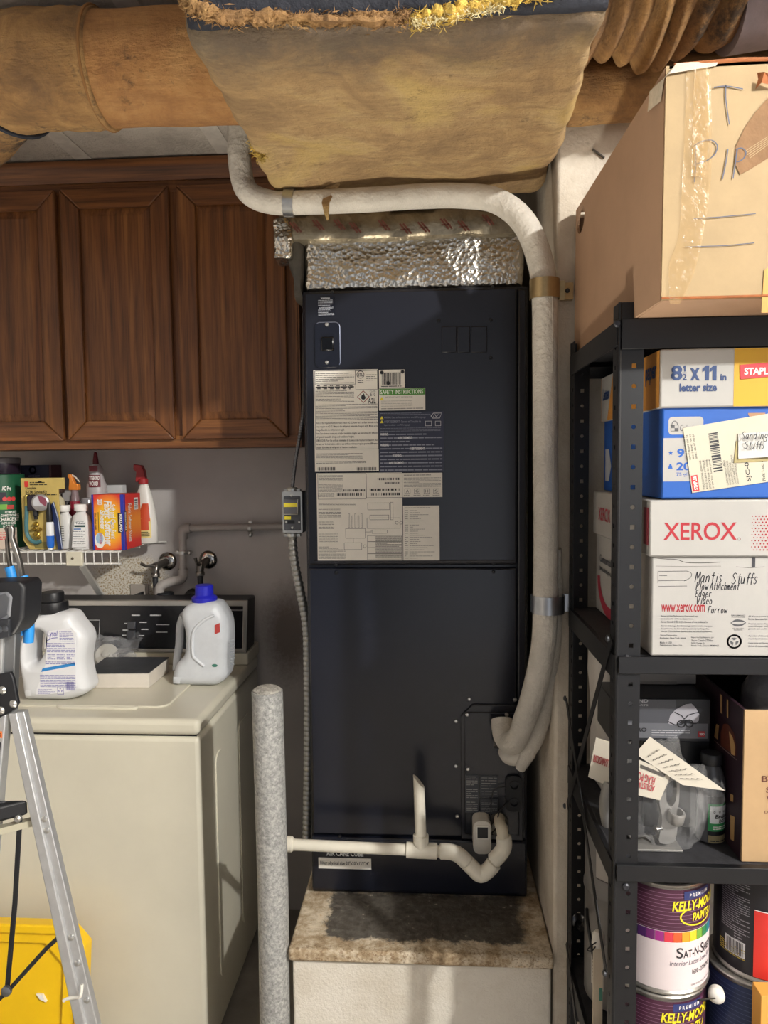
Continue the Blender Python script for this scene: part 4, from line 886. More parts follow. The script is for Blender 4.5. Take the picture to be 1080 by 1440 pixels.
# flat white box with a dark cover and a bag with a dial
def wp(px, py, z): d = RC @ Vector(((px-540)/FPX, -(py-720)/FPX, -1)); return EYE+d*((z-EYE.z)/d.z)
zt = WZ+.0055
c = [wp(120, 968, zt), wp(210, 967.5, zt), wp(238, 944, zt), wp(150, 944, zt)]
hh = .042
bk = thing('flat_box', 'flat white carton with a dark grey cover lying on the washer lid', 'box', (c[0].x+.1, c[0].y+.05, zt))
obj('carton', MB().hexa([tuple(p) for p in c]+[(p.x, p.y, zt+hh) for p in c]), M('#dcd4c8', .6, 0, .05, 20), bk, bevel=.002)
obj('cover_sheet', MB().hexa([(p.x, p.y, zt+hh+.0005) for p in c]+[(p.x, p.y, zt+hh+.003) for p in c]), M('#3f4146', .35, 0, .3, 14, .3, 25), bk)
def sheetbag(name, fn, nu, nv, mat, parent, **kw):
    mbx = MB(); vs = [fn(i/nu, j/nv) for i in range(nu+1) for j in range(nv+1)]
    fs = [(i*(nv+1)+j, i*(nv+1)+j+1, (i+1)*(nv+1)+j+1, (i+1)*(nv+1)+j) for i in range(nu) for j in range(nv)]
    return obj(name, mbx.add(vs, fs), mat, parent, **kw)
m, nt, b, L = node_mat('clear_plastic'); setv(b, Base_Color=(.95,.95,.95,1), Roughness=.07, Alpha=.07); b.inputs['Specular IOR Level'].default_value = 1.0; M_CLEAR = m
bump(nt, nz(nt, coords(nt), 40, 4), b, .6, .01)
tb = thing('bagged_dial', 'white timer dial in a crumpled clear plastic bag between jug and carton', 'bag', (-.95, 2.2, zt))
d0 = wp(133, 948, zt); d0 = Vector((d0.x, d0.y+.09, zt))
obj('dial', MB().axis_lathe((d0.x, d0.y, zt+.036), (.15, -.85, .5), [(.036, -.012), (.036, .006), (.033, .009), (.012, .010), (.012, .02), (.009, .022)], 24), M('#d6d2c6', .5), tb)
def crumple(c, rx, ry, rz, fr, am, seed):
    def f(u, v):
        a, t = 2*PI*u, PI*(v-.5); d = Vector((math.cos(t)*math.cos(a), math.cos(t)*math.sin(a), math.sin(t)))
        k = 1+am*noise.noise(d*fr+Vector((seed,0,0)))+am*.6*abs(noise.noise(d*fr*2.3+Vector((0,seed,0))))
        p = Vector((c[0]+d.x*rx*k, c[1]+d.y*ry*k, c[2]+d.z*rz*k)); p.z = max(p.z, zb_[0]); return tuple(p)
    return f
zb_ = [zt]
M_CLEAR2 = M('#b9babd', .15, 0, .1, 20, .6, 40, .01, Alpha=.32)
sheetbag('plastic_bag', crumple((d0.x, d0.y, zt+.04), .075, .045, .06, 1.6, .55, 2), 26, 16, M_CLEAR2, tb, smooth=25)
sheetbag('bag_tail', lambda u, v: (d0.x+.03+u*.085, d0.y-.01+.02*math.sin(v*7+u*4), zt+.035+u*.055+(v-.5)*.05*(.5+u*.6)+.006*math.sin(u*17+v*11)), 8, 8, M_CLEAR2, tb, smooth=25)
# ------------------------------------------------------------------ laundry plumbing on the back wall
PGRY = M('#a7a09b', .5, 0, .06, 14); CHR = M('#b5b2ad', .16, 1)
QY = 2.485
def pq(px, py, Y=QY): q = P(px, py, Y); return (q.x, Y, q.z)
dp = thing('wall_drain_pipe', 'grey painted drain pipe running along the back wall to a black standpipe behind the console', 'pipe', (-.88, QY, 1.1))
a, c = pq(262, 743), pq(400, 739)
obj('pipe', MB().cyl(a, (HX0-.02, QY, c[2]), .0125), PGRY, dp)
obj('pipe_end', MB().cyl((HX0-.025, QY, c[2]), (HX0-.004, QY-.2, c[2]), .0125), PGRY, dp)
obj('elbow', MB().tube(smooth2([pq(268,743), pq(260,744), pq(257,749), pq(257,758)], 6), .017, 16), PGRY, dp)
obj('pipe', MB().cyl(pq(257,750), pq(257,806), .0125), PGRY, dp)
obj('elbow', MB().tube(smooth2([pq(257,800), pq(257,810), (pq(254,815)[0], QY-.01, pq(254,815)[2]), (pq(246,816)[0], QY-.02, pq(246,816)[2]), (pq(236,819)[0], QY-.03, pq(236,819)[2]), (pq(230,824)[0], QY-.035, pq(230,824)[2]), (pq(229,834)[0], QY-.035, pq(229,834)[2])], 6), .0165, 16), PGRY, dp)
k = pq(232, 835, 2.455); obj('rubber_boot', MB().lathe(k[0], 2.455, [(.030, k[2]-.12), (.030, k[2]+.004), (.026, k[2]+.006)], 20), M('#15161c', .6), dp, 'black rubber standpipe boot')
for px, py, hor in ((352, 743, 0), (257, 777, 1)):
    q = Vector(pq(px, py)); mbx = MB()
    ax = (1, 0, 0) if not hor else (0, 0, 1); q2 = q-Vector(ax)*.006
    mbx.axis_lathe(q2, ax, [(.0125, 0), (.0155, .001), (.0155, .011), (.0125, .012)], 16)
    e = q+Vector((0, 0, -.022) if not hor else (.024, 0, 0)); mbx.axis_lathe(e+Vector((0, .012, 0)), (0, -1, 0), [(.008, 0), (.008, .014), (.004, .018)], 10)
    e = q+Vector((0, 0, .02) if not hor else (-.022, 0, 0)); mbx.axis_lathe(e+Vector((0, .012, 0)), (0, -1, 0), [(.007, 0), (.007, .012), (.003, .014)], 10)
    obj('pipe_clip', mbx, ZINC, dp)
def faucet(px, py, side, lab):
    q = Vector(pq(px, py, YW)); f = thing('hose_faucet', lab, 'faucet', (q.x, YW, q.z), 'hose faucets behind the washer')
    obj('wall_flange', MB().axis_lathe((q.x, YW, q.z), (0, -1, 0), [(.032, 0), (.032, .004), (.026, .010), (.014, .013)], 24), CHR, f)
    v = Vector((q.x-.012*side-.012, YW-.05, q.z-.012)); bd = MB().tube([q+Vector((0,-.008,0)), (q+v)/2, v, v+Vector((0,-.006,-.015)), v+Vector((0,-.008,-.035))], [.012, .013, .015, .013, .010], 14)
    bd.axis_lathe(v+Vector((0,-.008,-.02)), (0,0,-1), [(.014, 0), (.016, .003), (.016, .014), (.012, .016)], 8)
    obj('valve_body', bd, M('#77726c', .3, .9), f)
    obj('handle', MB().tube([v+Vector((0,-.01,.004)), v+Vector((-.02*side-.006,-.02,.004)), v+Vector((-.045 if side else -.012,-.02,.012 if side else .028))], [.007, .0045, .006], 10), M('#6d6862', .3, .9), f)
    obj('hose', MB().tube(smooth2([v+Vector((0,-.008,-.03)), v+Vector((0,-.008,-.06)), v+Vector((.004,-.006,-.11)), v+Vector((.008,0,-.13))], 4), .0095, 12), M('#2b2b2e', .6), f)
faucet(236, 789, 1, 'left chrome hose faucet with handle on the wall beside the grey pipe')
faucet(293, 787, 0, 'right chrome hose faucet above the detergent jug with blue cap')
u0, v0, u1, v1 = R4(184, 821, 210, 850, YW)
ot = thing('wall_outlet', 'wall outlet plate with black plug behind the washer console', 'outlet', (u0+.04, YW, v0))
obj('cover_plate', MB().box(u0, u1, YW-.005, YW, v0, v1), M('#a39a90', .5), ot, bevel=.003)
obj('black_plug', MB().hexa([(u0+.012,YW-.035,v0+.012),(u1-.016,YW-.035,v0+.022),(u1-.016,YW-.004,v0+.022),(u0+.012,YW-.004,v0+.012),(u0+.012,YW-.035,v0+.035),(u1-.016,YW-.035,v1-.024),(u1-.016,YW-.004,v1-.024),(u0+.012,YW-.004,v0+.035)]), BLK, ot, bevel=.004)
obj('cord', MB().tube(smooth2([(u0+.014,YW-.02,v0+.024), (u0+.0,YW-.02,v0+.008), (u0-.01,YW-.02,v0-.05)], 4), .005, 8), BLK, ot)
hs = MB().tube(smooth2([pq(262, 850, 2.47), pq(266, 838, 2.47), pq(272, 834, 2.468), pq(276, 845, 2.465), pq(277, 875, 2.465)], 5), .016, 14); obj('washer_hose', hs, BLK, ws)

# ------------------------------------------------------------------ wire shelf
SZ = 1.327; SF, SB = 2.21, YW
WIRE = M('#dcdad4', .4)
sh = thing('wire_shelf', 'white coated wire shelf fixed to the back wall under the oak cabinet', 'shelf', (-1.4, 2.36, SZ-.04))
SX0, SX1 = -1.95, -.957
for nm, y, z, r in (('front_rail', SF, SZ-.003, .0032), ('lower_rail', SF, SZ-.040, .0032), ('back_rail', SB-.012, SZ-.004, .003), ('support_rail', 2.36, SZ-.0055, .003)):
    obj(nm, MB().cyl((SX0, y, z), (SX1 + (.0 if y < 2.4 else .035), y, z), r, n=8), WIRE, sh)
wire0 = None; x = SX1-.006; n_ = 0
while x > -1.55:
    if not wire0:
        wx = x; wire0 = obj('deck_wire', MB().tube([(x, SB-.012, SZ-.0015), (x, SF-.002, SZ-.0015), (x, SF-.0035, SZ-.005), (x, SF-.0035, SZ-.042)], .0019, 6), WIRE, sh)
    else: prt('deck_wire', wire0, sh, (x-wx, 0, 0))
    x -= .0262
u0, v0, u1, v1 = R4(94, 774, 117, 793, SF); obj('bracket_clip', MB().box(u0, u1, SF-.008, SF+.006, SZ-.046, SZ-.002), M('#d8d2bd', .45), sh, bevel=.003)
obj('clip_screw', screw_mesh(((u0+u1)/2-.004, SF-.008, SZ-.022), .004), M('#6c6658', .4, .8), sh)
e = P(150, 850, YW)
obj('diagonal_brace', MB().hexa([(u1-.014,SF,SZ-.052),(u1+.004,SF,SZ-.046),(u1+.004,SF+.004,SZ-.04),(u1-.014,SF+.004,SZ-.046)]+[(e.x-.010,YW-.006,e.z),(e.x+.008,YW-.006,e.z+.006),(e.x+.008,YW-.001,e.z+.012),(e.x-.010,YW-.001,e.z+.006)]), WIRE, sh)
Z0 = SZ+.0005
# fabric softener carton
G1 = M('#e8a321', .5)
def gradient(name, a, b_, c, cx, r):
    m, nt, b, L = node_mat(name); g = nt.nodes.new('ShaderNodeTexCoord'); mp = nt.nodes.new('ShaderNodeMapping'); L(g.outputs['Object'], mp.inputs[0])
    mp.inputs['Location'].default_value = (-cx[0]*r[0], 0, -cx[1]*r[1]); mp.inputs['Scale'].default_value = (r[0], 0, r[1])
    l = nt.nodes.new('ShaderNodeVectorMath'); l.operation = 'LENGTH'; L(mp.outputs[0], l.inputs[0])
    L(ramp(nt, l.outputs['Value'], [(.4, a), (.75, b_), (1.05, c)]), b.inputs['Base Color']); setv(b, Roughness=.45); return m
u0, v0, u1, v1 = R4(130, 697, 175, 776, 2.225); bz1 = Z0+.173
sb = thing('softener_carton', 'red and yellow fabric softener sheets carton with blue edges at the shelf front', 'box', ((u0+u1)/2, 2.29, Z0))
gm = gradient('carton_print', '#f2c61f', '#ef8e2a', '#d8342f', (0, .085), (15, 10.5))
obj('carton', MB().box(u0, u1, 2.225, 2.355, Z0, bz1), gm, sb, bevel=.0015)
F = FY(2.2238); F2 = FY(2.2232)
R5 = lambda *r: R4(*r, 2.2238)
BLU = M('#1f2f9c', .45)
p = MB().quad(F, u0, Z0, u0+.006, bz1); p.quad(F, u1-.011, Z0, u1+.0005, bz1)
SX = lambda u, v: (u1+.0008, -u, v)
FR = lambda u, v: (u1+.0010, u, v)
p.quad(FR, 2.225, Z0, 2.233, bz1); obj('blue_edge', p, BLU, sb)
rot = lambda mp: (lambda u, v: mp(v, -u))               # lettering that runs downwards
WPT = M('#f0ece6', .5)
def down(mb, t, r, mp, bold=.02, shear=.0):             # text running top to bottom inside photo rect r on the carton
    a0, b0, a1, b1 = r; return mb.text(t, -b1, a0, -b0, a1, lambda u, v: mp(v, -u), bold, shear)
p = MB(); down(p, 'Fabric Softener', R5(147, 704, 158, 768), F2, .03, .2); down(p, 'Sheets', R5(141, 717, 148, 744), F2, .03, .2)
down(p, 'Soft and Clean Scent', R5(155.5, 709, 163, 758), F2, .015, .1); down(p, '200', R5(137, 702, 143.5, 710), F2, .03)
p.poly(F2, [(a, b_) for a, b_ in circ(P(140.5,758,2.224).x, P(140,760,2.224).z, .0165, 20, .024)]); obj('lettering', p, WPT, sb)
p = MB().poly(FY(2.2229), circ(P(140.5,758,2.224).x, P(140,757,2.224).z, .012, 16, .017)); obj('print_oval', p, M('#9fc0d8', .5), sb)
p = MB(); down(p, 'SOFT CLEAN', R5(140, 750, 144, 765), FY(2.2226), .02); obj('red_print', p, M('#c03a55', .5), sb)
p = MB(); down(p, 'fabric softener sheets', R5(133.5, 721, 136, 745), F2, .01); p.quad(F2, *R5(138.2, 720, 138.9, 748)); obj('blue_print', p, M('#43351f', .5), sb)
p = MB().quad(F2, *R5(166, 721.5, 171, 749)); obj('black_logo_panel', p, M('#2a1420', .5), sb)
p = MB(); down(p, 'KIRKLAND', R5(168.3, 723, 172.2, 748), FY(2.2226), .03); obj('logo_lettering', p, WPT, sb)
FR2 = lambda u, v: (u1+.0014, u, v)
p = MB().quad(FR2, 2.225, bz1-.116, 2.238, bz1-.052); obj('black_logo_panel', p, M('#2a1420', .5), sb)
FR3 = lambda u, v: (u1+.0018, u, v)
p = MB(); p.text('SIGNATURE', -(bz1-.055), 2.2265, -(bz1-.113), 2.2345, lambda u, v: FR3(v, -u), .03)
p.text('Fabric Softener Sheets', -(bz1-.03), 2.252, -(bz1-.15), 2.278, lambda u, v: FR3(v, -u), .01, .1); p.quad(FR2, 2.30, bz1-.052, 2.332, bz1-.014); obj('lettering', p, WPT, sb)
p = MB().barcode(2.304, bz1-.049, 2.328, bz1-.017, FR3, 3, 12, True); obj('barcode', p, PRT, sb)
# spray bottle
x = P(203, 700, 2.43).x; syb = thing('spray_bottle', 'white spray bottle with red trigger and orange label at the right shelf end', 'bottle', (x, 2.43, Z0))
obj('bottle', MB().lathe(x, 2.43, [(.038, Z0), (.042, Z0+.004), (.041, Z0+.06), (.036, Z0+.11), (.026, Z0+.16), (.017, Z0+.19), (.014, Z0+.198), (.013, Z0+.205)], 28, 1.0, .7), M('#e6e2da', .4), syb, smooth=60)
th = MB(); t0 = Z0+.2; th.lathe(x-.002, 2.43, [(.016, t0), (.016, t0+.016), (.012, t0+.018)], 16); obj('collar', th, M('#a52a2e', .45), syb)
sol = [(x-.012, t0+.017), (x+.008, t0+.017), (x+.004, t0+.045), (x-.004, t0+.062), (x-.030, t0+.066), (x-.032, t0+.050), (x-.022, t0+.04), (x-.026, t0+.008), (x-.020, t0+.006)]
obj('trigger_head', MB().solid(sol, lambda u, v, d: (u, d, v), 2.42, 2.442), M('#a52a2e', .45), syb, bevel=.002)
FCy = lambda off: (lambda u, v: (x+(.0405*(1-(v-Z0)*.9)+off)*math.sin(u), 2.43-(.0405*(1-(v-Z0)*.9)+off)*.7*math.cos(u), v))
lp = MB().quad(FCy(.0028), -.55, Z0+.02, .75, Z0+.085, 10); obj('yellow_label', lp, M('#e6d28a', .5), syb)
lp = MB(); vs_ = [FCy(.0032)(-.5+1.2*i/10, Z0+.075) for i in range(11)]+[FCy(.0034)(.1+.5*i/10, Z0+.135) for i in range(11)]
lp.add(vs_, [(i, i+1, i+12, i+11) for i in range(10)]); lp.quad(FCy(.0034), -.45, Z0+.045, .55, Z0+.075, 8); obj('orange_print', lp, M('#cf4f2c', .5), syb)
lp = MB().smallprint(-.35, Z0+.024, .6, Z0+.042, 3, FCy(.0036), .5, .3, 2); obj('label_print', lp, M('#5a4a2a', .5), syb)
# white cards behind, glue, bottles
u0, v0, u1, v1 = R4(150, 682, 172, 700, 2.44); tag(obj('card_pack', MB().box(u0, u1, 2.44, 2.475, Z0, v1), M('#cfcfcf', .6), bevel=.002), 'plain white card pack standing behind the softener carton', 'box')
def bottle(name, x, y, prof, n=24, sx=1, sy=1, mat=None, sm_=60, **kw): return MB().lathe(x, y, [(r, Z0+z) for r, z in prof], n, sx, sy)
gx = P(136, 690, 2.40).x; gb = thing('glue_bottle', 'tall grey wood glue bottle with dark red nozzle behind the softener carton', 'bottle', (gx, 2.40, Z0))
obj('bottle', bottle('', gx, 2.40, [(.030, 0), (.034, .005), (.034, .17), (.032, .20), (.026, .215), (.022, .235), (.024, .25), (.014, .268)]), M('#b7b0b0', .4), gb)
obj('nozzle', bottle('', gx, 2.40, [(.010, .266), (.009, .28), (.005, .305), (.003, .308)], 14), M('#6e1f28', .45), gb)
FG = FC(gx, 2.40, .0346); Zg = lambda py: P(136, py, 2.366).z
p = MB().quad(FG, -.008, Zg(663), .020, Zg(655), 5); p.quad(FG, -.010, Zg(685), .028, Zg(668), 6); obj('dark_red_label', p, M('#6e1f28', .5), gb)
p = MB(); p.text('TITEBOND', -.008, Zg(675), .025, Zg(669.5), FC(gx, 2.40, .0352), .02, .15); p.text('WOOD', -.008, Zg(683), .02, Zg(677), FC(gx, 2.40, .0352), .02, .15); obj('lettering', p, WPT, gb)
bx = P(125, 700, 2.36).x; tag(obj('clear_tub', MB().lathe(bx, 2.352, [(.022, Z0), (.024, Z0+.004), (.024, Z0+.14), (.02, Z0+.15), (.02, Z0+.158)], 20), M('#8c8a8c', .15, 0, .2, 30)), 'grey clear plastic bottle left of the softener carton', 'bottle')
def wbottle(name, px, Y, w_, h_, lab):
    x = P(px, 745, Y).x; t = thing(name, lab, 'bottle', (x, Y, Z0)); r = w_/2
    obj('bottle', MB().lathe(x, Y, [(r*.95, Z0), (r, Z0+.004), (r, Z0+h_*.55), (r*.82, Z0+h_*.74), (r*.5, Z0+h_*.8), (r*.48, Z0+h_*.86)], 24, 1, .62), M('#dcdbd8', .45), t, smooth=60)
    obj('cap', MB().lathe(x, Y, [(r*.62, Z0+h_*.855), (r*.64, Z0+h_*.86), (r*.64, Z0+h_*.99), (r*.6, Z0+h_)], 20), M('#eceae6', .45), t); return t, x
t, x = wbottle('graduated_bottle', 92, 2.28, .054, .138, 'white bottle with printed measuring scale left of the labelled white bottle')
p = MB(); fm = FY(2.28-.0178); zz = lambda py: P(90, py, 2.26).z
p.quad(fm, x-.006, zz(763), x-.0045, zz(739))
for i in range(7): p.quad(fm, x-.013, zz(740+i*3.4), x+.004, zz(740.7+i*3.4))
obj('scale_print', p, PRT, t)
t, x = wbottle('white_label_bottle', 115, 2.262, .064, .142, 'white bottle with white text label beside the softener carton')
fm = FY(2.262-.0212); a0, b0, a1, b1 = R4(103, 729, 124, 772, 2.241)
p = MB().poly(fm, [(x-.024, Z0+.008), (x+.024, Z0+.008), (x+.024, Z0+.092), (x-.012, Z0+.092)]); obj('label_panel', p, M('#efeeec', .5), t)
fm = FY(2.262-.0216); p = MB(); p.text('Tolnate', x-.009, Z0+.080, x+.021, Z0+.087, fm, .02); p.smallprint(x-.018, Z0+.012, x+.021, Z0+.06, 9, fm, .3, .3, 4); p.smallprint(x-.008, Z0+.088, x+.018, Z0+.0905, 1, fm, .6, .3, 4); obj('label_print', p, M('#4a4f58', .5), t)
p = MB().quad(fm, x-.013, Z0+.071, x+.022, Z0+.077); obj('dark_band', p, M('#1c3f3c', .5), t); p = MB().quad(fm, x-.015, Z0+.063, x+.008, Z0+.0665); obj('blue_band', p, M('#2a6fb5', .5), t)
ox = P(105, 690, 2.37).x; t = thing('orange_sprayer', 'clear bottle with orange trigger sprayer behind the white bottles', 'bottle', (ox, 2.37, Z0))
zz = lambda py: P(105, py, 2.37).z
obj('bottle', MB().lathe(ox, 2.37, [(.026, Z0), (.028, Z0+.005), (.028, Z0+.09), (.02, Z0+.12), (.0115, zz(694)), (.0115, zz(689))], 20), M('#8f7a7c', .2, 0, .2, 20), t)
s_ = [P(px, py, 2.37) for px, py in ((98,689),(112,689),(111.5,681),(106,680),(103.5,673),(101.5,667),(97,667),(96.5,671),(99,673))]
obj('trigger_head', MB().solid([(q.x, q.z) for q in s_], lambda u, v, d: (u, d, v), 2.36, 2.38), M('#f0913a', .45), t, bevel=.002)
q0, q1 = P(101, 668, 2.37), P(112, 678, 2.37); obj('trigger_lever', MB().tube([q0, (q0+q1)/2+Vector((0,0,.004)), q1], [.003, .003, .0022], 8), M('#d9cfc2', .45), t)
rx = P(103.5, 710, 2.315).x; tag(obj('dark_bottle', MB().lathe(rx, 2.325, [(.018, Z0), (.02, Z0+.004), (.02, Z0+.115), (.016, Z0+.125), (.016, Z0+.148)], 16), M('#8f1f34', .4)), 'small red bottle behind the two white bottles', 'bottle')
bx2 = P(96, 709, 2.33).x-.012; tag(obj('small_dark_bottle', MB().lathe(bx2, 2.345, [(.016, Z0), (.018, Z0+.004), (.018, Z0+.115), (.013, Z0+.125), (.013, Z0+.148)], 16), M('#1a1518', .4)), 'small black bottle left of the red bottle behind white bottles', 'bottle')
# hose kit on yellow card
u0, v0, u1, v1 = R4(31, 672, 92, 779, 2.255); Y_ = 2.255
kt = thing('service_kit', 'yellow carded refrigerant service kit with gauge and green hose on the wire shelf', 'package', ((u0+u1)/2, Y_, Z0))
obj('yellow_card', MB().solid([(u0, Z0+.03), (u0+.02, Z0), (u1-.02, Z0), (u1-.02, v1-.035), (u1, v1-.035), (u1, v1), (u0, v1)], lambda u, v, d: (u, d, v), Y_, Y_+.006), M('#cdb467', .55, 0, .1, 14), kt, bevel=.001)
fk = FY(Y_-.0008); p = MB(); rk = lambda *r: R4(*r, Y_)
p.text('Complete', *rk(36, 684.5, 51, 689), fk, .02); p.text('R-134a Service Kit', *rk(36, 689.5, 66, 694), fk, .02); p.smallprint(*rk(36, 694.5, 80, 697), 1, fk, .6, .3, 1); p.smallprint(*rk(42, 677, 66, 683), 2, fk, .4, .3, 2); p.poly(fk, [(P(52,679.5,Y_).x, P(0,679.5,Y_).z), (P(60,679.5,Y_).x, P(0,679.5,Y_).z), (P(58,677,Y_).x, P(0,677,Y_).z), (P(54,677.5,Y_).x, P(0,677.5,Y_).z)]); obj('lettering', p, M('#2a2418', .5), kt)
p = MB().quad(fk, *rk(34.5, 677, 40, 685)); obj('red_tag', p, M('#d6382f', .5), kt)
p = MB().poly(fk, [(q.x, q.z) for q in (P(46,762,Y_), P(70,762,Y_), P(70,771,Y_), P(50,771,Y_))]); obj('print_patch', p, M('#8b8248', .5), kt)
hp = [tuple(P(px, py, Y_-.010)) for px, py in ((37.5,702),(37.5,720),(37,738),(38,750),(43,759),(50,763),(57,761))]
obj('green_hose', MB().tube(smooth2(hp, 5), .0062, 12), M('#4a7a80', .45), kt); q = P(37.5, 706, Y_-.01); obj('hose_fitting', MB().tube([q+Vector((0,0,.022)), q+Vector((0,0,.012)), q-Vector((0,0,.012))], [.005, .007, .007], 10), M('#b5a55a', .35, .8), kt)
q = P(56.5, 707, Y_-.012); obj('gauge', MB().axis_lathe((q.x, Y_, q.z), (.25, -1, .05), [(.024, 0), (.0265, .012), (.0265, .022), (.024, .024)], 24), M('#a9a6a6', .3, .6), kt)
dm = Vector((.25, -1, .05)).normalized(); c0 = Vector((q.x, Y_, q.z))+dm*.0245; a_ = Vector((1, .25, 0)).normalized(); b_ = dm.cross(a_)*-1
b_ = Vector((0,0,1))
p = MB().add([c0+a_*.021*math.cos(t)+b_*.021*math.sin(t) for t in [2*PI*i/20 for i in range(20)]], [tuple(range(20))]); obj('gauge_face', p, M('#c9c9cc', .4), kt)
p = MB().add([c0+dm*.0006]+[c0+dm*.0006+a_*.020*math.cos(t)+b_*.020*math.sin(t) for t in [-.7+2.6*i/12 for i in range(13)]], [(0, i, i+1) for i in range(1, 13)]); obj('red_sector', p, M('#8e4a5a', .4), kt)
q = P(46, 707, Y_-.012); obj('gauge_manifold', MB().box(q.x-.014, q.x+.014, Y_-.022, Y_-.0005, q.z-.024, q.z+.024), M('#2c2330', .5), kt, bevel=.004)
q = P(50, 723, Y_-.01); obj('black_knob', MB().axis_lathe((q.x, Y_-.009, q.z+.014), (0, 0, -1), [(.009, 0), (.009, .02), (.006, .022), (.006, .03)], 12), BLK, kt)
bs = MB()
for px, py, r in ((50,738,.008),(47,745,.006),(55,745,.006),(51,752,.009),(53,756,.006)): q = P(px, py, Y_-.008); bs.axis_lathe((q.x, Y_-.001, q.z), (.2, -1, .3), [(r, 0), (r, .01), (r*.6, .012), (r*.6, .018)], 8)
obj('brass_fittings', bs, M('#a98b3c', .3, .85), kt)
# blue and white tube, dark leaning packs
q = P(68, 740, 2.236); tt = thing('caulk_tube', 'white and blue squeeze tube standing before the yellow service kit', 'tube', (q.x, 2.238, Z0))
x = q.x; obj('tube', MB().lathe(x+.004, 2.238, [(.006, Z0+.002), (.011, Z0+.012), (.012, Z0+.045)], 16), M('#2a6fd0', .4), tt); obj('white_half', MB().lathe(x+.004, 2.238, [(.012, Z0+.045), (.0118, Z0+.085), (.0095, Z0+.088)], 16, 1, 1), M('#e6e8ea', .4), tt)
obj('black_cap', MB().lathe(x+.004, 2.238, [(.0095, Z0+.088), (.0095, Z0+.115), (.006, Z0+.14), (.004, Z0+.15)], 14), BLK, tt); obj('tip', MB().lathe(x+.004, 2.238, [(.008, Z0), (.0085, Z0+.006), (.007, Z0+.010)], 12), M('#e6e8ea', .4), tt)
a = P(73, 705, 2.24); 
pk = thing('blue_pouch', 'dark blue flat pouch with light edge left of the graduated bottle', 'pouch', (a.x+.01, 2.25, Z0))
obj('pouch_body', MB().solid([(a.x+.012, Z0), (a.x+.026, Z0), (a.x+.016, Z0+.10), (a.x+.002, Z0+.152), (a.x-.006, Z0+.14)], lambda u, v, d: (u, d, v), 2.243, 2.251), M('#1f2f5c', .4), pk, bevel=.002)
obj('light_edge', MB().tube([(a.x+.026, 2.242, Z0+.003), (a.x+.016, 2.242, Z0+.10), (a.x+.003, 2.242, Z0+.15)], .0014, 6), M('#a9b4cc', .4), pk)
q = P(80, 705, 2.32); ct = thing('cream_bottle', 'cream coloured round bottle behind the blue pouch', 'bottle', (q.x, 2.32, Z0))
obj('bottle', MB().lathe(q.x, 2.32, [(.024, Z0), (.026, Z0+.005), (.026, Z0+.13), (.022, Z0+.155), (.012, Z0+.165), (.012, Z0+.172)], 20), M('#cfc6a6', .5), ct)
obj('foil_cap', MB().lathe(q.x-.002, 2.32, [(.012, Z0+.172), (.026, Z0+.176), (.028, Z0+.205), (.018, Z0+.222), (.008, Z0+.226)], 14), M('#6a5a50', .25, .7, .6, 30, .8, 60), ct)
q = P(82, 730, 2.30); tag(obj('navy_box', MB().box(q.x-.02, q.x+.014, 2.272, 2.29, Z0, Z0+.125), M('#151c38', .45), bevel=.001), 'narrow navy box between blue pouch and graduated bottle', 'box')
# dark box behind and green can
u0, v0, u1, v1 = R4(29, 654, 72, 672, 2.42); db = thing('dark_carton', 'dark purple carton with grey print behind the yellow service kit', 'box', ((u0+u1)/2, 2.45, Z0))
obj('carton', MB().box(u0, u1-.008, 2.42, 2.49, Z0, v1), M('#2f2f48', .5), db, bevel=.001); obj('red_edge', MB().box(u1-.0075, u1, 2.42, 2.49, Z0, v1), M('#4a1f2a', .5), db)
fk = FY(2.4192); p = MB(); q = P(46, 661, 2.42); p.solid(circ(q.x, q.z, .013), lambda u, v, d: fk(u, v), 0, 0, [circ(q.x, q.z, .008)]); p.smallprint(*R4(40, 668, 56, 671, 2.42), 1, fk, .6, .3, 1); obj('carton_print', p, M('#77778c', .5), db)
cxg = P(2, 720, 2.33).x; gc = thing('recharge_can', 'large green recharge kit can at the left shelf end beside the yellow kit', 'can', (cxg, 2.33, Z0))
u0, v0, u1, v1 = R4(-30, 669, 27, 776, 2.26); R_ = .073
vz = lambda py: P(5, py, 2.26).z
obj('can_body', MB().lathe(cxg, 2.33, [(R_, Z0), (R_, vz(668)), (R_-.004, vz(667))], 36), M('#1f5a3c', .4), gc)
FG = FC(cxg, 2.33, R_+.0006); FG2 = FC(cxg, 2.33, R_+.0012)
p = MB().quad(FG, -.06, Z0, .085, vz(743), 12); obj('cream_band', p, M('#cbb9a8', .5), gc); p = MB().quad(FG, -.05, vz(717), .058, vz(709.5), 10); obj('light_green_band', p, M('#69a83a', .5), gc)
p = MB().quad(FG, -.05, vz(692), .03, vz(681), 8); obj('navy_label', p, M('#1f2a6a', .5), gc); p = MB().quad(FG, -.05, vz(706), .056, vz(692.5), 8); obj('dark_label', p, M('#171326', .5), gc)
p = MB(); uu = lambda px: (P(px, 720, 2.26).x-cxg)*1.02
p.text('AC Pro', uu(2.5), vz(690), uu(14), vz(684), FG2, .03); p.text('COMPLETE', uu(5), vz(722.5), uu(20), vz(719), FG2, .03); p.text('AUTO AIR CONDITIONING', uu(-16), vz(727), uu(24), vz(723.5), FG2, .03); p.text('RECHARGE KIT', uu(-8), vz(733.5), uu(24), vz(728), FG2, .03); p.text('WITH HOSE', uu(0), vz(738), uu(18), vz(734.5), FG2, .02); p.text('& GAUGE', uu(2), vz(742), uu(16), vz(738.8), FG2, .02); obj('lettering', p, WPT, gc)
p = MB()
for px in (5.5, 11, 16.5): p.poly(FG2, [(uu(px)+.007*math.cos(t), vz(702)+.007*math.sin(t)) for t in [2*PI*i/12 for i in range(12)]])
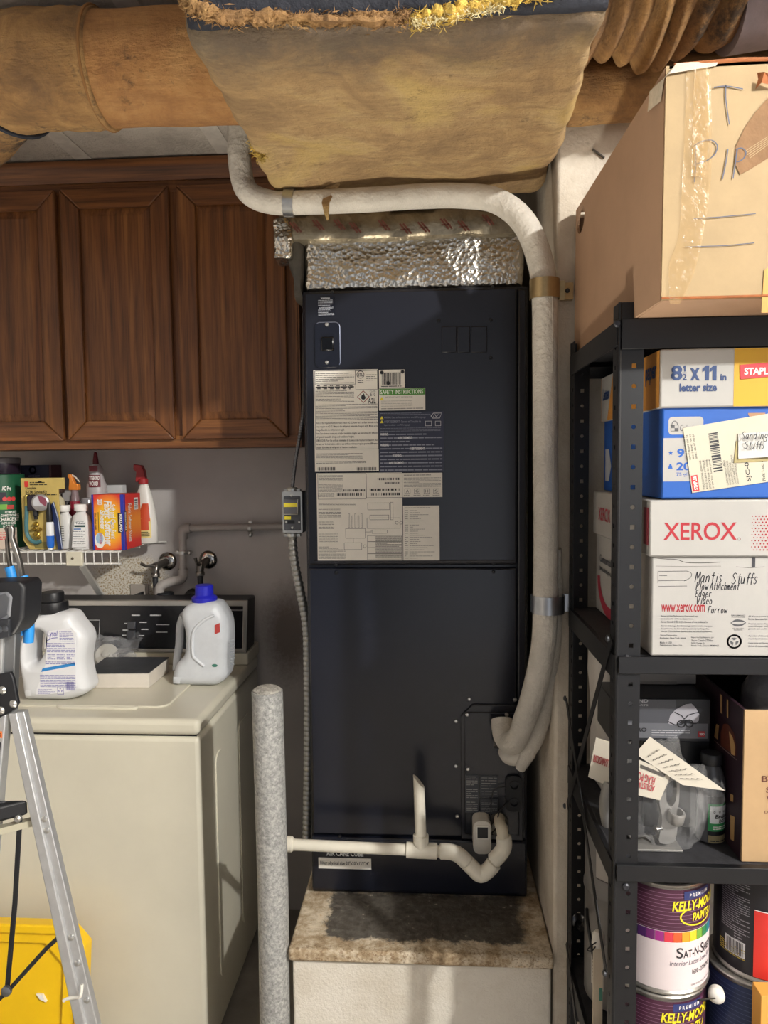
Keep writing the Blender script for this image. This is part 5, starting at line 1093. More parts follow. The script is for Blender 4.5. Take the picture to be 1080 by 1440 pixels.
for i in range(3): p.quad(FG2, uu(7.5), vz(712.5+i*2), uu(17), vz(711+i*2))
p.smallprint(uu(-5), vz(760), uu(18), vz(748), 4, FG2, .4, .3, 6); obj('red_print', p, M('#d23a3a', .5), gc)
jz = vz(666.5); tj_ = thing('dark_jar', 'dark jar with grey lid standing on the green recharge can', 'jar', (cxg, 2.35, jz))
obj('jar', MB().lathe(cxg, 2.35, [(.05, jz), (.052, jz+.003), (.052, jz+.034)], 28), M('#2a1f2c', .3), tj_); obj('jar_lid', MB().lathe(cxg, 2.35, [(.053, jz+.034), (.054, jz+.036), (.054, jz+.050), (.05, jz+.053)], 28), M('#6e6a6c', .4), tj_)

# ------------------------------------------------------------------ step ladder
ALU = M('#c9cacb', .34, .6, .08, 40); LBLK = M('#1a1b1f', .5)
LY_ = 1.30; W_ = Vector((-.36, -.28, 0)).normalized()
ld = thing('step_ladder', 'folding aluminum step ladder with black plastic top standing left of the washer front', 'ladder', (-.8, LY_, 0))
def lpx(px, py, Y=LY_): q = P(px, py, Y); return Vector((q.x, Y, q.z))
def rail(name, pts_l, pts_r, y0, y1, mat, **kw):        # flat rail between a left and a right edge line
    l0, l1 = pts_l; r0, r1 = pts_r
    return obj(name, MB().hexa([(l1.x,y0,l1.z),(r1.x,y0,r1.z),(r1.x,y1,r1.z),(l1.x,y1,l1.z),(l0.x,y0,l0.z),(r0.x,y0,r0.z),(r0.x,y1,r0.z),(l0.x,y1,l0.z)]), mat, ld, **kw)
def ext(a, b_, z): return a+(b_-a)*((z-a.z)/(b_.z-a.z))
r0a, r0b = lpx(15, 1000), lpx(109, 1440); r1a, r1b = lpx(70, 1005), lpx(140, 1440)
ra = rail('rear_rail', (r0a, ext(r0a, r0b, 0.012)), (lpx(27, 1000), ext(lpx(27, 1000), lpx(124, 1440), .012)), LY_-.010, LY_+.012, ALU, bevel=.002)
m0, m1 = lpx(25, 1000), lpx(122, 1440)
rail('rear_flange', (m0, ext(m0, m1, .012)), (lpx(35, 1000), ext(lpx(35, 1000), lpx(138, 1440), .012)), LY_-.004, LY_+.012, ALU, bevel=.0015)
for px, py in ((53,1151),(63,1151)): pass
for px, py in ((62.5,1150),(66,1166),(100,1316),(109,1352),(122,1404)):
    q = lpx(px, py); obj('rivet', MB().axis_lathe((q.x+.002, LY_-.004, q.z), (0, -1, 0), [(.006, 0), (.006, .002), (.003, .004)], 10), ZINC, ld)
f0, f1 = lpx(-22, 1002), lpx(-36, 1165); g0, g1 = lpx(14, 1002), lpx(0, 1165)
rail('front_rail', (f0, ext(f0, f1, .012)), (g0, ext(g0, g1, .012)), LY_-.014, LY_+.010, ALU, bevel=.002)
a = lpx(-6, 1040); b_ = lpx(7.5, 1040); c = lpx(-13, 1120); d = lpx(0.5, 1120)
obj('rail_sticker', MB().hexa([(c.x,LY_-.0148,c.z),(d.x,LY_-.0148,d.z),(d.x,LY_-.013,d.z),(c.x,LY_-.013,c.z),(a.x,LY_-.0148,a.z),(b_.x,LY_-.0148,b_.z),(b_.x,LY_-.013,b_.z),(a.x,LY_-.013,a.z)]), BLK, ld)
p = MB(); fs2 = FY(LY_-.0154)
for i in range(14): t = i/14; q = b_+(d-b_)*t; p.smallprint(q.x-.03, q.z-.006, q.x-.003, q.z-.001, 1, fs2, .7, .3, i)
obj('sticker_print', p, M('#9a9a9a', .5), ld)
q = lpx(4, 1029); obj('orange_sticker', MB().box(q.x-.03, q.x+.007, LY_-.0150, LY_-.013, q.z-.006, q.z+.006), M('#e8762c', .5), ld)
p = MB().text('WARNING', q.x-.012, q.z-.003, q.x+.006, q.z+.003, FY(LY_-.0156), .02); obj('warning_lettering', p, PRT, ld)
rail('upper_rail', (lpx(-22, 860), lpx(-26, 1000)), (lpx(10, 860), lpx(6, 1000)), LY_-.012, LY_+.010, ALU, bevel=.002)
rail('upper_rail', (lpx(9, 860), lpx(5, 1000)), (lpx(25, 860), lpx(20, 1003)), LY_-.005, LY_+.014, M('#8e9092', .4, .8), bevel=.002)
def plate(name, pts, y0, y1, mat, lab=None, **kw): return obj(name, MB().solid([(lpx(*p_).x, lpx(*p_).z) for p_ in pts], lambda u, v, d: (u, d, v), y0, y1), mat, ld, lab, **kw)
capo = [(-30,816),(44,814),(49,822),(48,848),(47,864),(40,878),(33,888),(-30,894)]
plate('top_cap', capo, LY_-.035, LY_+.03, LBLK, bevel=.006, seg=3)
plate('grey_inset', [(12,829),(26,827),(33,834),(30,862),(14,871),(8,866)], LY_-.0375, LY_-.030, M('#6f7176', .45), bevel=.003)
plate('inset_edge', [(14,832),(25,830.5),(30.5,836),(28,858),(15,866),(11,862)], LY_-.0385, LY_-.030, M('#4b4d52', .45), bevel=.002)
plate('hinge_lug', [(-6,866),(31,864),(31,889),(5,893),(-6,893)], LY_-.042, LY_-.030, M('#2a2c31', .45), bevel=.003)
rv = MB
for px, py in ((18,878),(25.5,877)): q = lpx(px, py); obj('rivet', MB().axis_lathe((q.x, LY_-.041, q.z), (0, -1, 0), [(.006, 0), (.006, .002), (.003, .004)], 10), M('#5d5f64', .35, .8), ld)
plate('hinge_plate', [(-25,950),(23,941),(27,950),(34,985),(29,993),(0,1009),(-25,1015)], LY_-.020, LY_-.0115, LBLK, bevel=.002)
for px, py in ((12,966),(27,985),(10,994)): q = lpx(px, py); obj('rivet', MB().axis_lathe((q.x, LY_-.019, q.z), (0, -1, 0), [(.0075, 0), (.0075, .002), (.004, .005)], 12), ZINC, ld)
# step, spreader bars, far side
s0 = lpx(40, 1122); s1 = lpx(41, 1140); s2_ = lpx(-12, 1170)
Wd = W_*.42
st_ = MB(); A = lpx(40, 1124); B = lpx(-30, 1172)
A2 = Vector((A.x, LY_+.0, A.z)); B2 = Vector((A.x-.20, LY_-.012, A.z-.004))
obj('step', MB().hexa([tuple(v) for v in (B2-Vector((0,0,.045)), A2-Vector((0,0,.03)), A2+Wd-Vector((0,0,.03)), B2+Wd-Vector((0,0,.045)), B2, A2, A2+Wd, B2+Wd)]), LBLK, ld, bevel=.005)
obj('step_tread', MB().hexa([tuple(v+Vector((0,0,.001))) for v in (B2+Wd*.06+Vector((.012,0,0)), A2+Wd*.06-Vector((.014,0,0)), A2+Wd*.94-Vector((.014,0,0)), B2+Wd*.94+Vector((.012,0,0)))]+[tuple(v+Vector((0,0,.004))) for v in (B2+Wd*.06+Vector((.012,0,0)), A2+Wd*.06-Vector((.014,0,0)), A2+Wd*.94-Vector((.014,0,0)), B2+Wd*.94+Vector((.012,0,0)))]), M('#3a3b3f', .8, 0, .3, 80, .4, 200), ld)
def bar(name, pts, r, mat, flat=.35): return obj(name, MB().tube(pts, r, 8, True, flat), mat, ld)
bar('link_bar', [lpx(28, 1150), lpx(21, 1270), lpx(10, 1392)], .0052, LBLK, .6)
bar('spreader_bar', [lpx(-40, 1440), lpx(10, 1395), lpx(55, 1345), lpx(66, 1333), lpx(87, 1314)], .0068, LBLK, .6)
q = lpx(12, 1390); obj('pivot_rivet', MB().axis_lathe((q.x, LY_-.004, q.z), (0, -1, 0), [(.010, 0), (.010, .006), (.005, .009)], 10), M('#7d7f83', .35, .8), ld)
q = lpx(30, 1147); obj('pivot_rivet', MB().axis_lathe((q.x, LY_-.008, q.z), (0, -1, 0), [(.007, 0), (.007, .006), (.004, .009)], 10), ZINC, ld)
q = lpx(50, 1156)+Vector((0,.034,0)); obj('rear_crossbar', MB().hexa([tuple(v) for v in (q-Vector((0,0,.012)), q-Vector((0,.02,.012)), q+W_*.42-Vector((0,.02,.012)), q+W_*.42-Vector((0,0,.012)), q, q-Vector((0,.02,0)), q+W_*.42-Vector((0,.02,0)), q+W_*.42)]), M('#c9c4ae', .4, .5), ld)
off = W_*.44
mbx = MB(); 
for (l0, l1, r0_, r1_) in ((r0a, r0b, lpx(35,1000), lpx(138,1440)), (f0, f1, g0, g1)):
    l1, r1_ = ext(l0, l1, .012), ext(r0_, r1_, .012); vv = [l1, r1_, r1_+Vector((0,.02,0)), l1+Vector((0,.02,0)), l0, r0_, r0_+Vector((0,.02,0)), l0+Vector((0,.02,0))]
    obj('far_rail', MB().hexa([tuple(v+off) for v in vv]), ALU, ld)
for e_ in (ext(r0a, r0b, 0), ext(f0, f1, 0)):
    for o_ in (Vector((0,0,0)), off): obj('rubber_foot', MB().box(e_.x+o_.x-.005, e_.x+o_.x+.065, LY_-.018+o_.y, LY_+.025+o_.y, 0, .03), LBLK, ld, bevel=.004)
capw = MB().hexa([tuple(lpx(-10,868)+v) for v in (Vector((0,0,0)), Vector((.05,0,0)), off+Vector((.05,0,0)), off)]+[tuple(lpx(-10,868)+Vector((0,0,.05))+v) for v in (Vector((0,0,0)), Vector((.05,0,0)), off+Vector((.05,0,0)), off)]); obj('top_cap_bridge', capw, LBLK, ld, bevel=.004)
zt_ = MB().tube(smooth2([lpx(121,1376)+Vector((0,-.016,0)), lpx(121,1389)+Vector((0,-.022,0)), lpx(112,1393)+Vector((0,-.018,0)), lpx(100,1396)+Vector((0,-.016,0)), lpx(95,1399)+Vector((0,-.016,0))], 5), .003, 8)
tag(obj('zip_tie', zt_, M('#e3e0d6', .4)), 'white cable tie looped round the ladder rear rail', 'cable tie')
# pliers in the ladder top
BLUE = M('#2f8fdc', .4)
pc = LY_+.045
def ppt(px, py): q = P(px, py, pc); return Vector((q.x, pc, q.z))
pls = thing('pliers', 'slip joint pliers with bright blue grips stuck through the ladder top', 'pliers', tuple(ppt(28, 830)))
STL = M('#9c9a96', .3, .9)
obj('jaw', MB().solid([(ppt(*p_).x, ppt(*p_).z) for p_ in ((13,741),(18,738),(21,744),(20,756),(24,766),(30,785),(35,812),(30,813),(25,790),(17,765),(14,757))], lambda u, v, d: (u, d, v), pc-.006, pc+.004), STL, pls, bevel=.002)
obj('jaw', MB().solid([(ppt(*p_).x, ppt(*p_).z) for p_ in ((6,742),(11,739),(12,750),(11,760),(12,778),(16,800),(12,801),(8,778),(7,760),(9,752))], lambda u, v, d: (u, d, v), pc-.002, pc+.007), M('#5f5a54', .4, .8), pls, bevel=.002)
obj('grip', MB().tube(smooth2([ppt(13, 797), ppt(17, 812), ppt(20, 835), ppt(26, 870), ppt(29, 893)], 5), .009, 12), BLUE, pls)
obj('grip', MB().tube(smooth2([ppt(32, 810), ppt(36, 825), ppt(39, 850), ppt(41, 880), ppt(40, 903)], 5), .0095, 12), BLUE, pls)
q = P(49, 858, LY_+.02); obj('release_knob', MB().axis_lathe((q.x-.012, LY_+.02, q.z), (1, 0, -.2), [(.006, 0), (.0085, .008), (.0085, .014), (.004, .018)], 12), M('#f09a2c', .45), ld, 'orange release knob')

# ------------------------------------------------------------------ yellow tote lid
YEL = M('#f2c40f', .38, 0, .05, 6)
lidt = thing('tote_lid', 'bright yellow plastic tote lid leaning on edge behind the ladder', 'lid', (-1.0, 1.66, 0))
TY = 1.66
def ty(px, py): q = P(px, py, TY); return q.x, q.z
r0 = ty(112, 1400)[0]; tp = ty(40, 1318)[1]; l0 = r0-.62; b0 = .012
MTL = Matrix.Translation((0, TY, 0)) @ Matrix.Rotation(math.radians(-9), 4, 'X') @ Matrix.Translation((0, -TY, 0))
def lidmb(): k = MB(); k.M = MTL; return k
ch = .06
oct_ = lambda a, b_, c, d, k: [(a+k, b_), (c-k, b_), (c, b_+k), (c, d-k), (c-k, d), (a+k, d), (a, d-k), (a, b_+k)]
tp2 = tp/math.cos(math.radians(9))-.002
obj('rim', lidmb().solid(oct_(l0, b0, r0, tp2, .045), lambda u, v, d: (u, d, v), TY-.03, TY+.012, [oct_(l0+.022, b0+.022, r0-.022, tp2-.022, .042)]), YEL, lidt, bevel=.005, seg=3)
obj('shoulder', lidmb().solid(oct_(l0+.02, b0+.02, r0-.02, tp2-.02, .045), lambda u, v, d: (u, d, v), TY-.018, TY+.006, [oct_(l0+.06, b0+.06, r0-.06, tp2-.05, .05)]), YEL, lidt, bevel=.005, seg=3)
obj('center_panel', lidmb().box(l0+.04, r0-.04, TY-.006, TY+.004, b0+.04, tp2-.035), YEL, lidt)
for i in range(4): z = tp2-.08-i*.05; obj('rim_clip', lidmb().box(r0-.016, r0+.004, TY-.036, TY-.026, z-.03, z), YEL, lidt, bevel=.003)
lt = lidmb(); lt.text('LA', ty(14,0)[0], ty(0,1426)[1], ty(38,0)[0], ty(0,1410)[1], FY(TY-.0068), .01); obj('embossed_lettering', lt, M('#e6b80c', .4), lidt)
q = ty(48, 1416); tb_ = lidmb().solid([(q[0]-.012, q[1]+.010), (q[0]+.004, q[1]+.008), (q[0]+.014, q[1]-.008), (q[0]-.002, q[1]-.002)], lambda u, v, d: (u, d, v), TY-.014, TY-.004); obj('white_patch', tb_, M('#e8e6df', .5), lidt, 'small white patch')  # small plain white piece set on the lid panel
# ------------------------------------------------------------------ black shelving unit
STEEL = M('#0a0b10', .46, .0, .1, 10); STEEL2 = M('#0a0b10', .46, .0)
UX, UX1, UF, UB = .293, 1.205, 1.188, 1.588
LV = [1.806, 1.275, .932, .498, .085]
un = thing('shelving_unit', 'black slotted steel shelving unit holding cartons and paint cans at the right', 'shelf', (.75, 1.39, 0))
def flange(name, mp, w_, z0, z1, pitch, hx, t, zoff=0):   # perforated strip; mp(u, v, d)
    mbx = MB(); n = int((z1-z0)/pitch)
    for i in range(n):
        a = z0+i*pitch; b_ = a+pitch if i < n-1 else z1; cz = a+pitch/2+zoff
        sq = i % 2 == 0; r = .0036
        h = [(hx-r, cz-r), (hx+r, cz-r), (hx+r, cz+r), (hx-r, cz+r)] if sq else circ(hx, cz, r*1.05, 8)
        mbx.solid([(0, a), (w_, a), (w_, b_), (0, b_)], mp, 0, t, [h])
    return obj(name, mbx, STEEL, un, smooth=None)
def post(x, y, sx, sy):
    z1 = 1.832
    flange('post_flange', lambda u, v, d: (x+sx*u, y+sy*d, v), .038, .012, z1, .0316, .0235, .0018)
    flange('post_side', lambda u, v, d: (x+sx*d, y+sy*u, v), .038, .012, z1, .0316, .0235, .0018)
    obj('post_corner', MB().tube([(x+sx*.0015, y+sy*.0015, .012), (x+sx*.0015, y+sy*.0015, z1)], .003, 8), STEEL, un)
    obj('foot_cap', MB().box(min(x, x+sx*.042)-.002, max(x, x+sx*.042)+.002, min(y, y+sy*.042)-.002, max(y, y+sy*.042)+.002, 0, .02), BLK, un)
post(UX, UF, 1, 1); post(UX, UB, 1, -1); post(UX1, UF, -1, 1); post(UX1, UB, -1, -1)
WOODB = M('#2a2a2e', .7, 0, .4, 40, .2, 120)
for i, z in enumerate(LV):
    h = .047 if i == 0 else .028
    for y, s_ in ((UF-.002, 1), (UB+.002, -1)):
        rl = MB(); prf = [(0, z-h), (.003, z-h), (.003, z-h*.62), (.0065, z-h*.5), (.003, z-h*.38), (.003, z-.003), (.026, z-.003), (.026, z), (0, z)]
        k = 1 if s_ > 0 else -1
        rl.solid([(.0-u if False else u, v) for u, v in [(-.004, z-h), (.0, z-h), (0, z-h*.68), (.004, z-h*.5), (0, z-h*.32), (0, z-.004), (.03, z-.004), (.03, z-.0005), (-.004, z-.0005)]], lambda u, v, d: (d, y+k*u, v), UX+.003, UX1-.003)
        obj('shelf_rail', rl, STEEL2, un, bevel=.001)
    for x, k in ((UX-.001, 1), (UX1+.001, -1)):
        rl = MB(); rl.solid([(-.002, z-.040), (.002, z-.040), (.002, z-.004), (.03, z-.004), (.03, z-.0005), (-.002, z-.0005)], lambda u, v, d: (x+k*u, d, v), UF+.005, UB-.005); obj('side_rail', rl, STEEL2, un, bevel=.001)
    obj('shelf_board', MB().box(UX+.005, UX1-.005, UF+.006, UB-.006, z-.016 if False else z-.0135, z-.0003), WOODB, un)
def brace(y0, z0, y1, z1):
    a = Vector((UX-.004, y0, z0)); b_ = Vector((UX-.004, y1, z1)); d = (b_-a).normalized(); n_ = Vector((0, -d.z, d.y))*.0085
    obj('cross_brace', MB().hexa([tuple(v) for v in (a-n_, a-n_+Vector((-.0016,0,0)), a+n_+Vector((-.0016,0,0)), a+n_, b_-n_, b_-n_+Vector((-.0016,0,0)), b_+n_+Vector((-.0016,0,0)), b_+n_)]), STEEL2, un)
brace(UF+.012, 1.300, UB-.015, .845); 
UXs = UX; UX = UXs-.003; brace(UF+.012, .735, UB-.012, 1.078); UX = UXs; brace(UF+.012, .20, UB-.012, .535); 
bolt = None
for px, py in ((881,926),(881,1221),(880,1247),(868,455)):
    q = P(px, py, UF); s_ = MB().axis_lathe((q.x, UF, q.z), (0, -1, 0), [(.0062, 0), (.0062, .002), (.004, .004)], 12); obj('bolt', s_, M('#3c3d42', .35, .7), un)
for y, z in ((UF+.012, 1.30), (UB-.015, .845), (UB-.012, 1.08), (UF+.012, .735)): obj('bolt', MB().axis_lathe((UX-.009, y, z), (-1, 0, 0), [(.006, 0), (.006, .003), (.003, .005)], 10), M('#55565a', .35, .8), un)

# ------------------------------------------------------------------ large cardboard box on top
KR = M('#a8876c', .75, 0, .08, 6); KR_LIT = M('#aa926c', .7, 0, .10, 9, .1, 30); CORE = M('#a5643a', .85, 0, .2, 40)  # two kraft tones put light into the colour: lit front, shaded sides
bb = thing('cardboard_box', 'large taped cardboard box with pen letters on top of the black shelving unit', 'box', (.55, 1.38, LV[0]))
z0, z1 = LV[0]+.001, P(937, 93, 1.06).z; yF, yB = 1.06, 1.612; xL0, xL1, xR = P(930, 432, 1.06).x, P(937, 95, 1.06).x, .80
def face_F(u, v, d=0):                                   # u,v world x,z on the leaning front face
    return (u, yF-.0006-d, v)
ftl, fbl = (xL1, yF, z1), (xL0, yF, z0); btl, bbl = (.306, yB, 2.112), (.304, yB, z0)
ftr, fbr = (xR, yF, z1+.004), (xR, yF, z0); btr, bbr = (xR, yB, 2.12), (xR, yB, z0)
obj('front_panel', MB().hexa([fbl, fbr, (xR, yF+.006, z0), (xL0+.001, yF+.006, z0), ftl, ftr, (xR, yF+.006, z1+.004), (xL1+.001, yF+.006, z1)]), KR_LIT, bb, smooth=None)
hc = (1.566, 2.086)                                     # hand hole near the back
def sideP(u, v, d):                                      # u = y, v = 0..1 height
    t = (u-yF)/(yB-yF); zt = z1+(2.112-z1)*t; x = (xL0+(xL1-xL0)*v)*(1-t)+(.304+.002*v)*t
    return (x+d, u, z0+(zt-z0)*v)
vH = min(.89, (hc[1]-z0)/(2.112-z0))
obj('side_panel', MB().solid([(yF+.006, 0), (yB, 0), (yB, 1), (yF+.006, 1)], sideP, 0, .005, [circ(hc[0], vH, .034, 18, .088)]), KR, bb, smooth=None)
obj('dark_inside_sheet', MB().solid([(yF+.02, .02), (yB-.01, .02), (yB-.01, .98), (yF+.02, .98)], sideP, .02, .022), M('#1d1815', .9), bb, smooth=None)  # near-black sheet stands for the dark inside behind the hand hole
obj('bottom_flap', MB().hexa([(xL0+.002,yF+.002,z0-.0005),(xR,yF+.002,z0-.0005),(xR,yB-.002,z0-.0005),(xL0+.006,yB-.002,z0-.0005),(xL0+.002,yF+.002,z0+.005),(xR,yF+.002,z0+.005),(xR,yB-.002,z0+.005),(xL0+.006,yB-.002,z0+.005)]), KR, bb)
obj('back_panel', MB().hexa([(.31,yB-.006,z0+.006),(xR,yB-.006,z0+.006),(xR,yB,z0+.006),(.31,yB,z0+.006),(.313,yB-.006,2.094),(xR,yB-.006,2.118),(xR,yB,2.118),(.313,yB,2.094)]), KR, bb)
obj('top_flap', MB().hexa([tuple(Vector(p)+Vector((.004,0,-.004))) for p in (ftl, ftr, btr, btl)]+[tuple(Vector(p)+Vector((.004,0,.0))) for p in (ftl, ftr, btr, btl)]), KR, bb)
obj('worn_edge', MB().tube([(xL1+.01, yF-.001, z1), (.42, yF-.002, z1+.003), (.5, yF, z1+.002), (.6, yF, z1+.005), (xR, yF, z1+.004)], .0025, 6, wob=.6), CORE, bb)
obj('worn_edge', MB().tube([(xL0, yF-.001, z0+.003), (.4, yF-.001, z0+.002), (.55, yF-.001, z0+.003), (xR, yF-.001, z0+.003)], .0016, 6, wob=.6), CORE, bb)
def B(px, py): q = P(px, py, yF); return (q.x, q.z)
TAPE, nt, b, L = node_mat('clear_tape'); setv(b, Base_Color=lin('#c9a56a'), Roughness=.15, Alpha=.22); b.inputs['Specular IOR Level'].default_value = .7
bump(nt, nz(nt, coords(nt), 60, 4), b, .7, .004)
def tape(pts, nm='tape_strip', d=.001):
    k = MB(); n = len(pts)//2; vs = []
    L_, R_ = pts[:n], pts[n:][::-1]
    Ls, Rs = smooth2(L_, 6), smooth2(R_, 6); W = 6
    for i, (a, c) in enumerate(zip(Ls, Rs)):
        for j in range(W+1):
            t = j/W; u, v = a[0]+(c[0]-a[0])*t, a[1]+(c[1]-a[1])*t
            vs.append(face_F(u, v, d+.0012*abs(noise.noise(Vector((u*70, v*50, 3)))) + .001*abs(math.sin(t*9+v*20))))
    k.add(vs, [(i*(W+1)+j, i*(W+1)+j+1, (i+1)*(W+1)+j+1, (i+1)*(W+1)+j) for i in range(len(Ls)-1) for j in range(W)])
    return obj(nm, k, TAPE, bb, smooth=50)
tape([B(965,98), B(962,180), B(958,260), B(954,330), B(940,375), B(941,428), B(955,428), B(975,385), B(988,330), B(998,260), B(1000,180), B(998,98)])
tape([B(975,98), B(973,170), B(970,250), B(990,250), B(996,170), B(994,98)], 'tape_overlap', .003)
k = MB().add([(xL1-.003,yF-.002,z1-.016),(xL1+.012,yF-.004,z1+.001),(.39,yF-.003,z1+.004),(.385,yF-.003,z1-.004),(xL1+.003,yF-.004,z1-.012),(xL1-.005,yF+.06,z1-.004),(xL1-.006,yF+.065,z1-.03),(xL1-.003,yF+.012,z1-.04)], [(0,1,4),(1,2,3,4),(0,5,6,7),(0,1,5)]); obj('tape_corner', k, M('#cfc4b2', .25, 0, .2, 50), bb, smooth=None)
PEN = M('#4c5266', .6)
FP_ = lambda u, v: face_F(u, v, .0012)
p = MB()
for pts in ([(1003,124),(1020,122),(1044,126)], [(1020,120),(1020,140),(1023,163),(1025,176)], [(977,208),(978,230),(976,257)], [(974,207),(985,200),(1000,198),(1008,206),(1004,218),(992,227),(978,231)], [(1023,210),(1020,230),(1015,253)], [(1036,211),(1033,232),(1030,252)], [(1034,211),(1042,209),(1048,214),(1046,222),(1040,227),(1035,228)]):
    p.stroke(smooth2([B(*q) for q in pts], 5), FP_, .0016)
for pts in ([(975,308),(1010,306),(1062,301)], [(962,348),(985,347),(1020,346),(1060,342)]): p.stroke([B(*q) for q in pts], FP_, .0011)
obj('pen_marks', p, PEN, bb)
# torn brown patch where the top liner peeled away
fp2 = lambda u, v: face_F(u, v, .0006)
p = MB().poly(fp2, [B(*q) for q in ((1090,128),(1078,140),(1062,158),(1048,178),(1034,206),(1032,228),(1040,246),(1052,240),(1075,226),(1090,216))]); obj('torn_patch', p, M('#8c6b4b', .85, 0, .15, 30, .3, 90), bb)
p = MB()
for i in range(5): p.stroke([B(1046+i*2, 214+i*2.2), B(1090, 186+i*2.5)], lambda u, v: face_F(u, v, .0011), .0009)
obj('liner_ridges', p, KR_LIT, bb)
k = MB().add([tuple(face_F(*B(*q), d_)) for q, d_ in (((1064,103), .001), ((1069,108), .012), ((1090,118), .014), ((1090,124), .004), ((1066,122), .010), ((1061,127), .002), ((1063,115), .006))], [(0,1,6),(1,4,6),(1,2,3,4),(6,4,5)]); obj('torn_flap', k, CORE, bb, smooth=None)
k = MB().poly(fp2, [B(*q) for q in ((1074,380),(1090,370),(1090,440),(1070,440))]); obj('kraft_tape', k, M('#c8923f', .5), bb)

# ------------------------------------------------------------------ paper cartons on the upper shelf
def carton(name, lab, x0, x1, y0, y1, z0, zl, z1, mb_, ml, over=.006, hole=False):
    t = thing(name, lab, 'box', ((x0+x1)/2, (y0+y1)/2, z0), 'paper cartons on the second shelf')
    obj('body', MB().box(x0+over, x1-over, y0+over, y1-over, z0, z1-.004), mb_, t, bevel=.003)
    obj('lid', MB().box(x0, x1, y0, y1, zl, z1), ml, t, bevel=.003)
    return t
CW = M('#acaaa6', .6, 0, .04, 10, .1, 14)
X0, XR_, CY0, CYB = .340, .640, 1.178, 1.583
zX0, zXL, zX1 = LV[1], P(1000, 783, CY0).z, P(1000, 703, CY0).z
CY1 = CYB
xb = carton('paper_carton', 'white paper carton with red lid lettering and pen notes, under the blue carton', X0, XR_, CY0, CY1, zX0+.001, zXL, zX1, CW, CW)
yb = CY0+.006; FL1 = FY(CY0-.0003); FB1 = FY(yb-.0003); FB2 = FY(yb-.0004)
def r1(*r): return R4(*r, CY0)
def r2(*r): return R4(*r, yb)
RED = M('#a3242f', .5); GRY = M('#55565a', .55); INK = M('#33343a', .55)
p = MB(); p.text('XEROX', *r1(933, 734.5, 1036, 759.5), FL1, .012); u0, v0, u1, v1 = r1(1037, 756, 1041.5, 760); p.solid(circ((u0+u1)/2, (v0+v1)/2, .0024), lambda u, v, d: FL1(u, v), 0, 0, [circ((u0+u1)/2, (v0+v1)/2, .0019)])
obj('lid_lettering', p, RED, xb)
p = MB(); c0 = P(1057, 725, CY0)
for i in range(22):
    for j in range(12):
        x = c0.x+.001+i*.0052+(j % 2)*.0026; z = P(1060, 726+j*4.3, CY0).z; r = min(.0026, .0009+.00016*i)
        p.poly(FL1, [(x+r*math.cos(t), z+r*math.sin(t)) for t in [PI*q/3 for q in range(6)]])
obj('halftone_dots', p, RED, xb)
SL = lambda X: (lambda u, v: (X-.0008, -u, v))
zc = (zXL+zX1)/2
p = MB().quad(SL(X0), -CY0-.03, zXL+.018, -CY0-.002, zX1-.012); obj('red_side_patch', p, M('#8e3440', .6), xb)
p = MB().text('XEROX', -(1.53), zc-.012, -(1.43), zc+.014, SL(X0), .012); 
p.add([], [])
obj('side_lettering', p, M('#b03a48', .55), xb)
p = MB().text('Commercial 4200', -1.54, zX0+.105, -1.40, zX0+.122, SL(X0+.006), .03); p.text('Multipurpose', -1.54, zX0+.085, -1.36, zX0+.097, SL(X0+.006), .02); obj('side_print', p, GRY, xb)
arc = [(-(1.46+.09*math.cos(t)), zX0+.075-.062*math.sin(t)) for t in [PI*i/14 for i in range(15)]]
p = MB().stroke(arc, SL(X0+.006), .022); obj('side_swoosh', p, M('#a83244', .6), xb)
# front of the body: hand notes, web address, print
p = MB().quad(FB1, *r2(1057, 783.5, 1062, 798)); obj('black_slot_mark', p, INK, xb)
p = MB().stroke(smooth2([(P(x, y, yb).x, P(x, y, yb).z) for x, y in ((917,784),(935,786),(952,787),(965,791),(990,791.5),(1013,790.5))], 4), FB1, .0009)
p.stroke([(P(x, y, yb).x, P(x, y, yb).z) for x, y in ((922,796),(960,796.5),(1014,796))], FB1, .0004); p.stroke([(P(x, y, yb).x, P(x, y, yb).z) for x, y in ((1035,797),(1055,798.5),(1075,797))], FB1, .0006)
obj('cut_line', p, M('#4a4642', .6), xb)
p = MB()
def hw(t, px, py, hpx, w=.0013, sp=.72, shear=.15): q = P(px, py, yb); p.hand(t, q.x, q.z, hpx/FPX*yb, FB2, w, shear, sp)
hw('Mantis', 977, 819, 15, .0013, .46); hw('Stuffs', 1028, 821, 15, .0013, .46)
hw('Plow', 978, 829.5, 11, .0012, .40); hw('AttAchment', 998, 829.5, 10.5, .0012, .40); hw('Edger', 977, 839.5, 10, .0012, .46); hw('Video', 979, 849.5, 10, .0012, .46); hw('Furrow', 995, 862, 9.5, .0011, .46)
for y in (803, 816, 824): p.stroke([(P(x, y+q, yb).x, P(x, y+q, yb).z) for x, q in ((926,.5),(945,.2),(966,0))], FB2, .0006)
p.stroke(smooth2([(P(x, y, yb).x, P(x, y, yb).z) for x, y in ((966,803),(972,806),(971,812),(962,817))], 3), FB2, .0006); p.stroke([(P(x, y, yb).x, P(x, y, yb).z) for x, y in ((925,803),(925,820))], FB2, .0004)
p.stroke([(P(x, y, yb).x, P(x, y, yb).z) for x, y in ((927,809.5),(938,809.5))], FB2, .0006)
obj('handwriting', p, INK, xb)
p = MB().text('www.xerox.com', *r2(930, 850, 991, 860.5), FB2, .012); obj('web_lettering', p, RED, xb)
p = MB()
for i, t in enumerate(('Xerox and the Performance Guaranteed logo','are trademarks of Xerox Corporation.','Xerox Canada LTD. is the licensee of the trademarks.')): y = 865+i*3.9; p.text(t, *r2(929, y, 929+len(t)*1.28, y+3), FB2, .01)
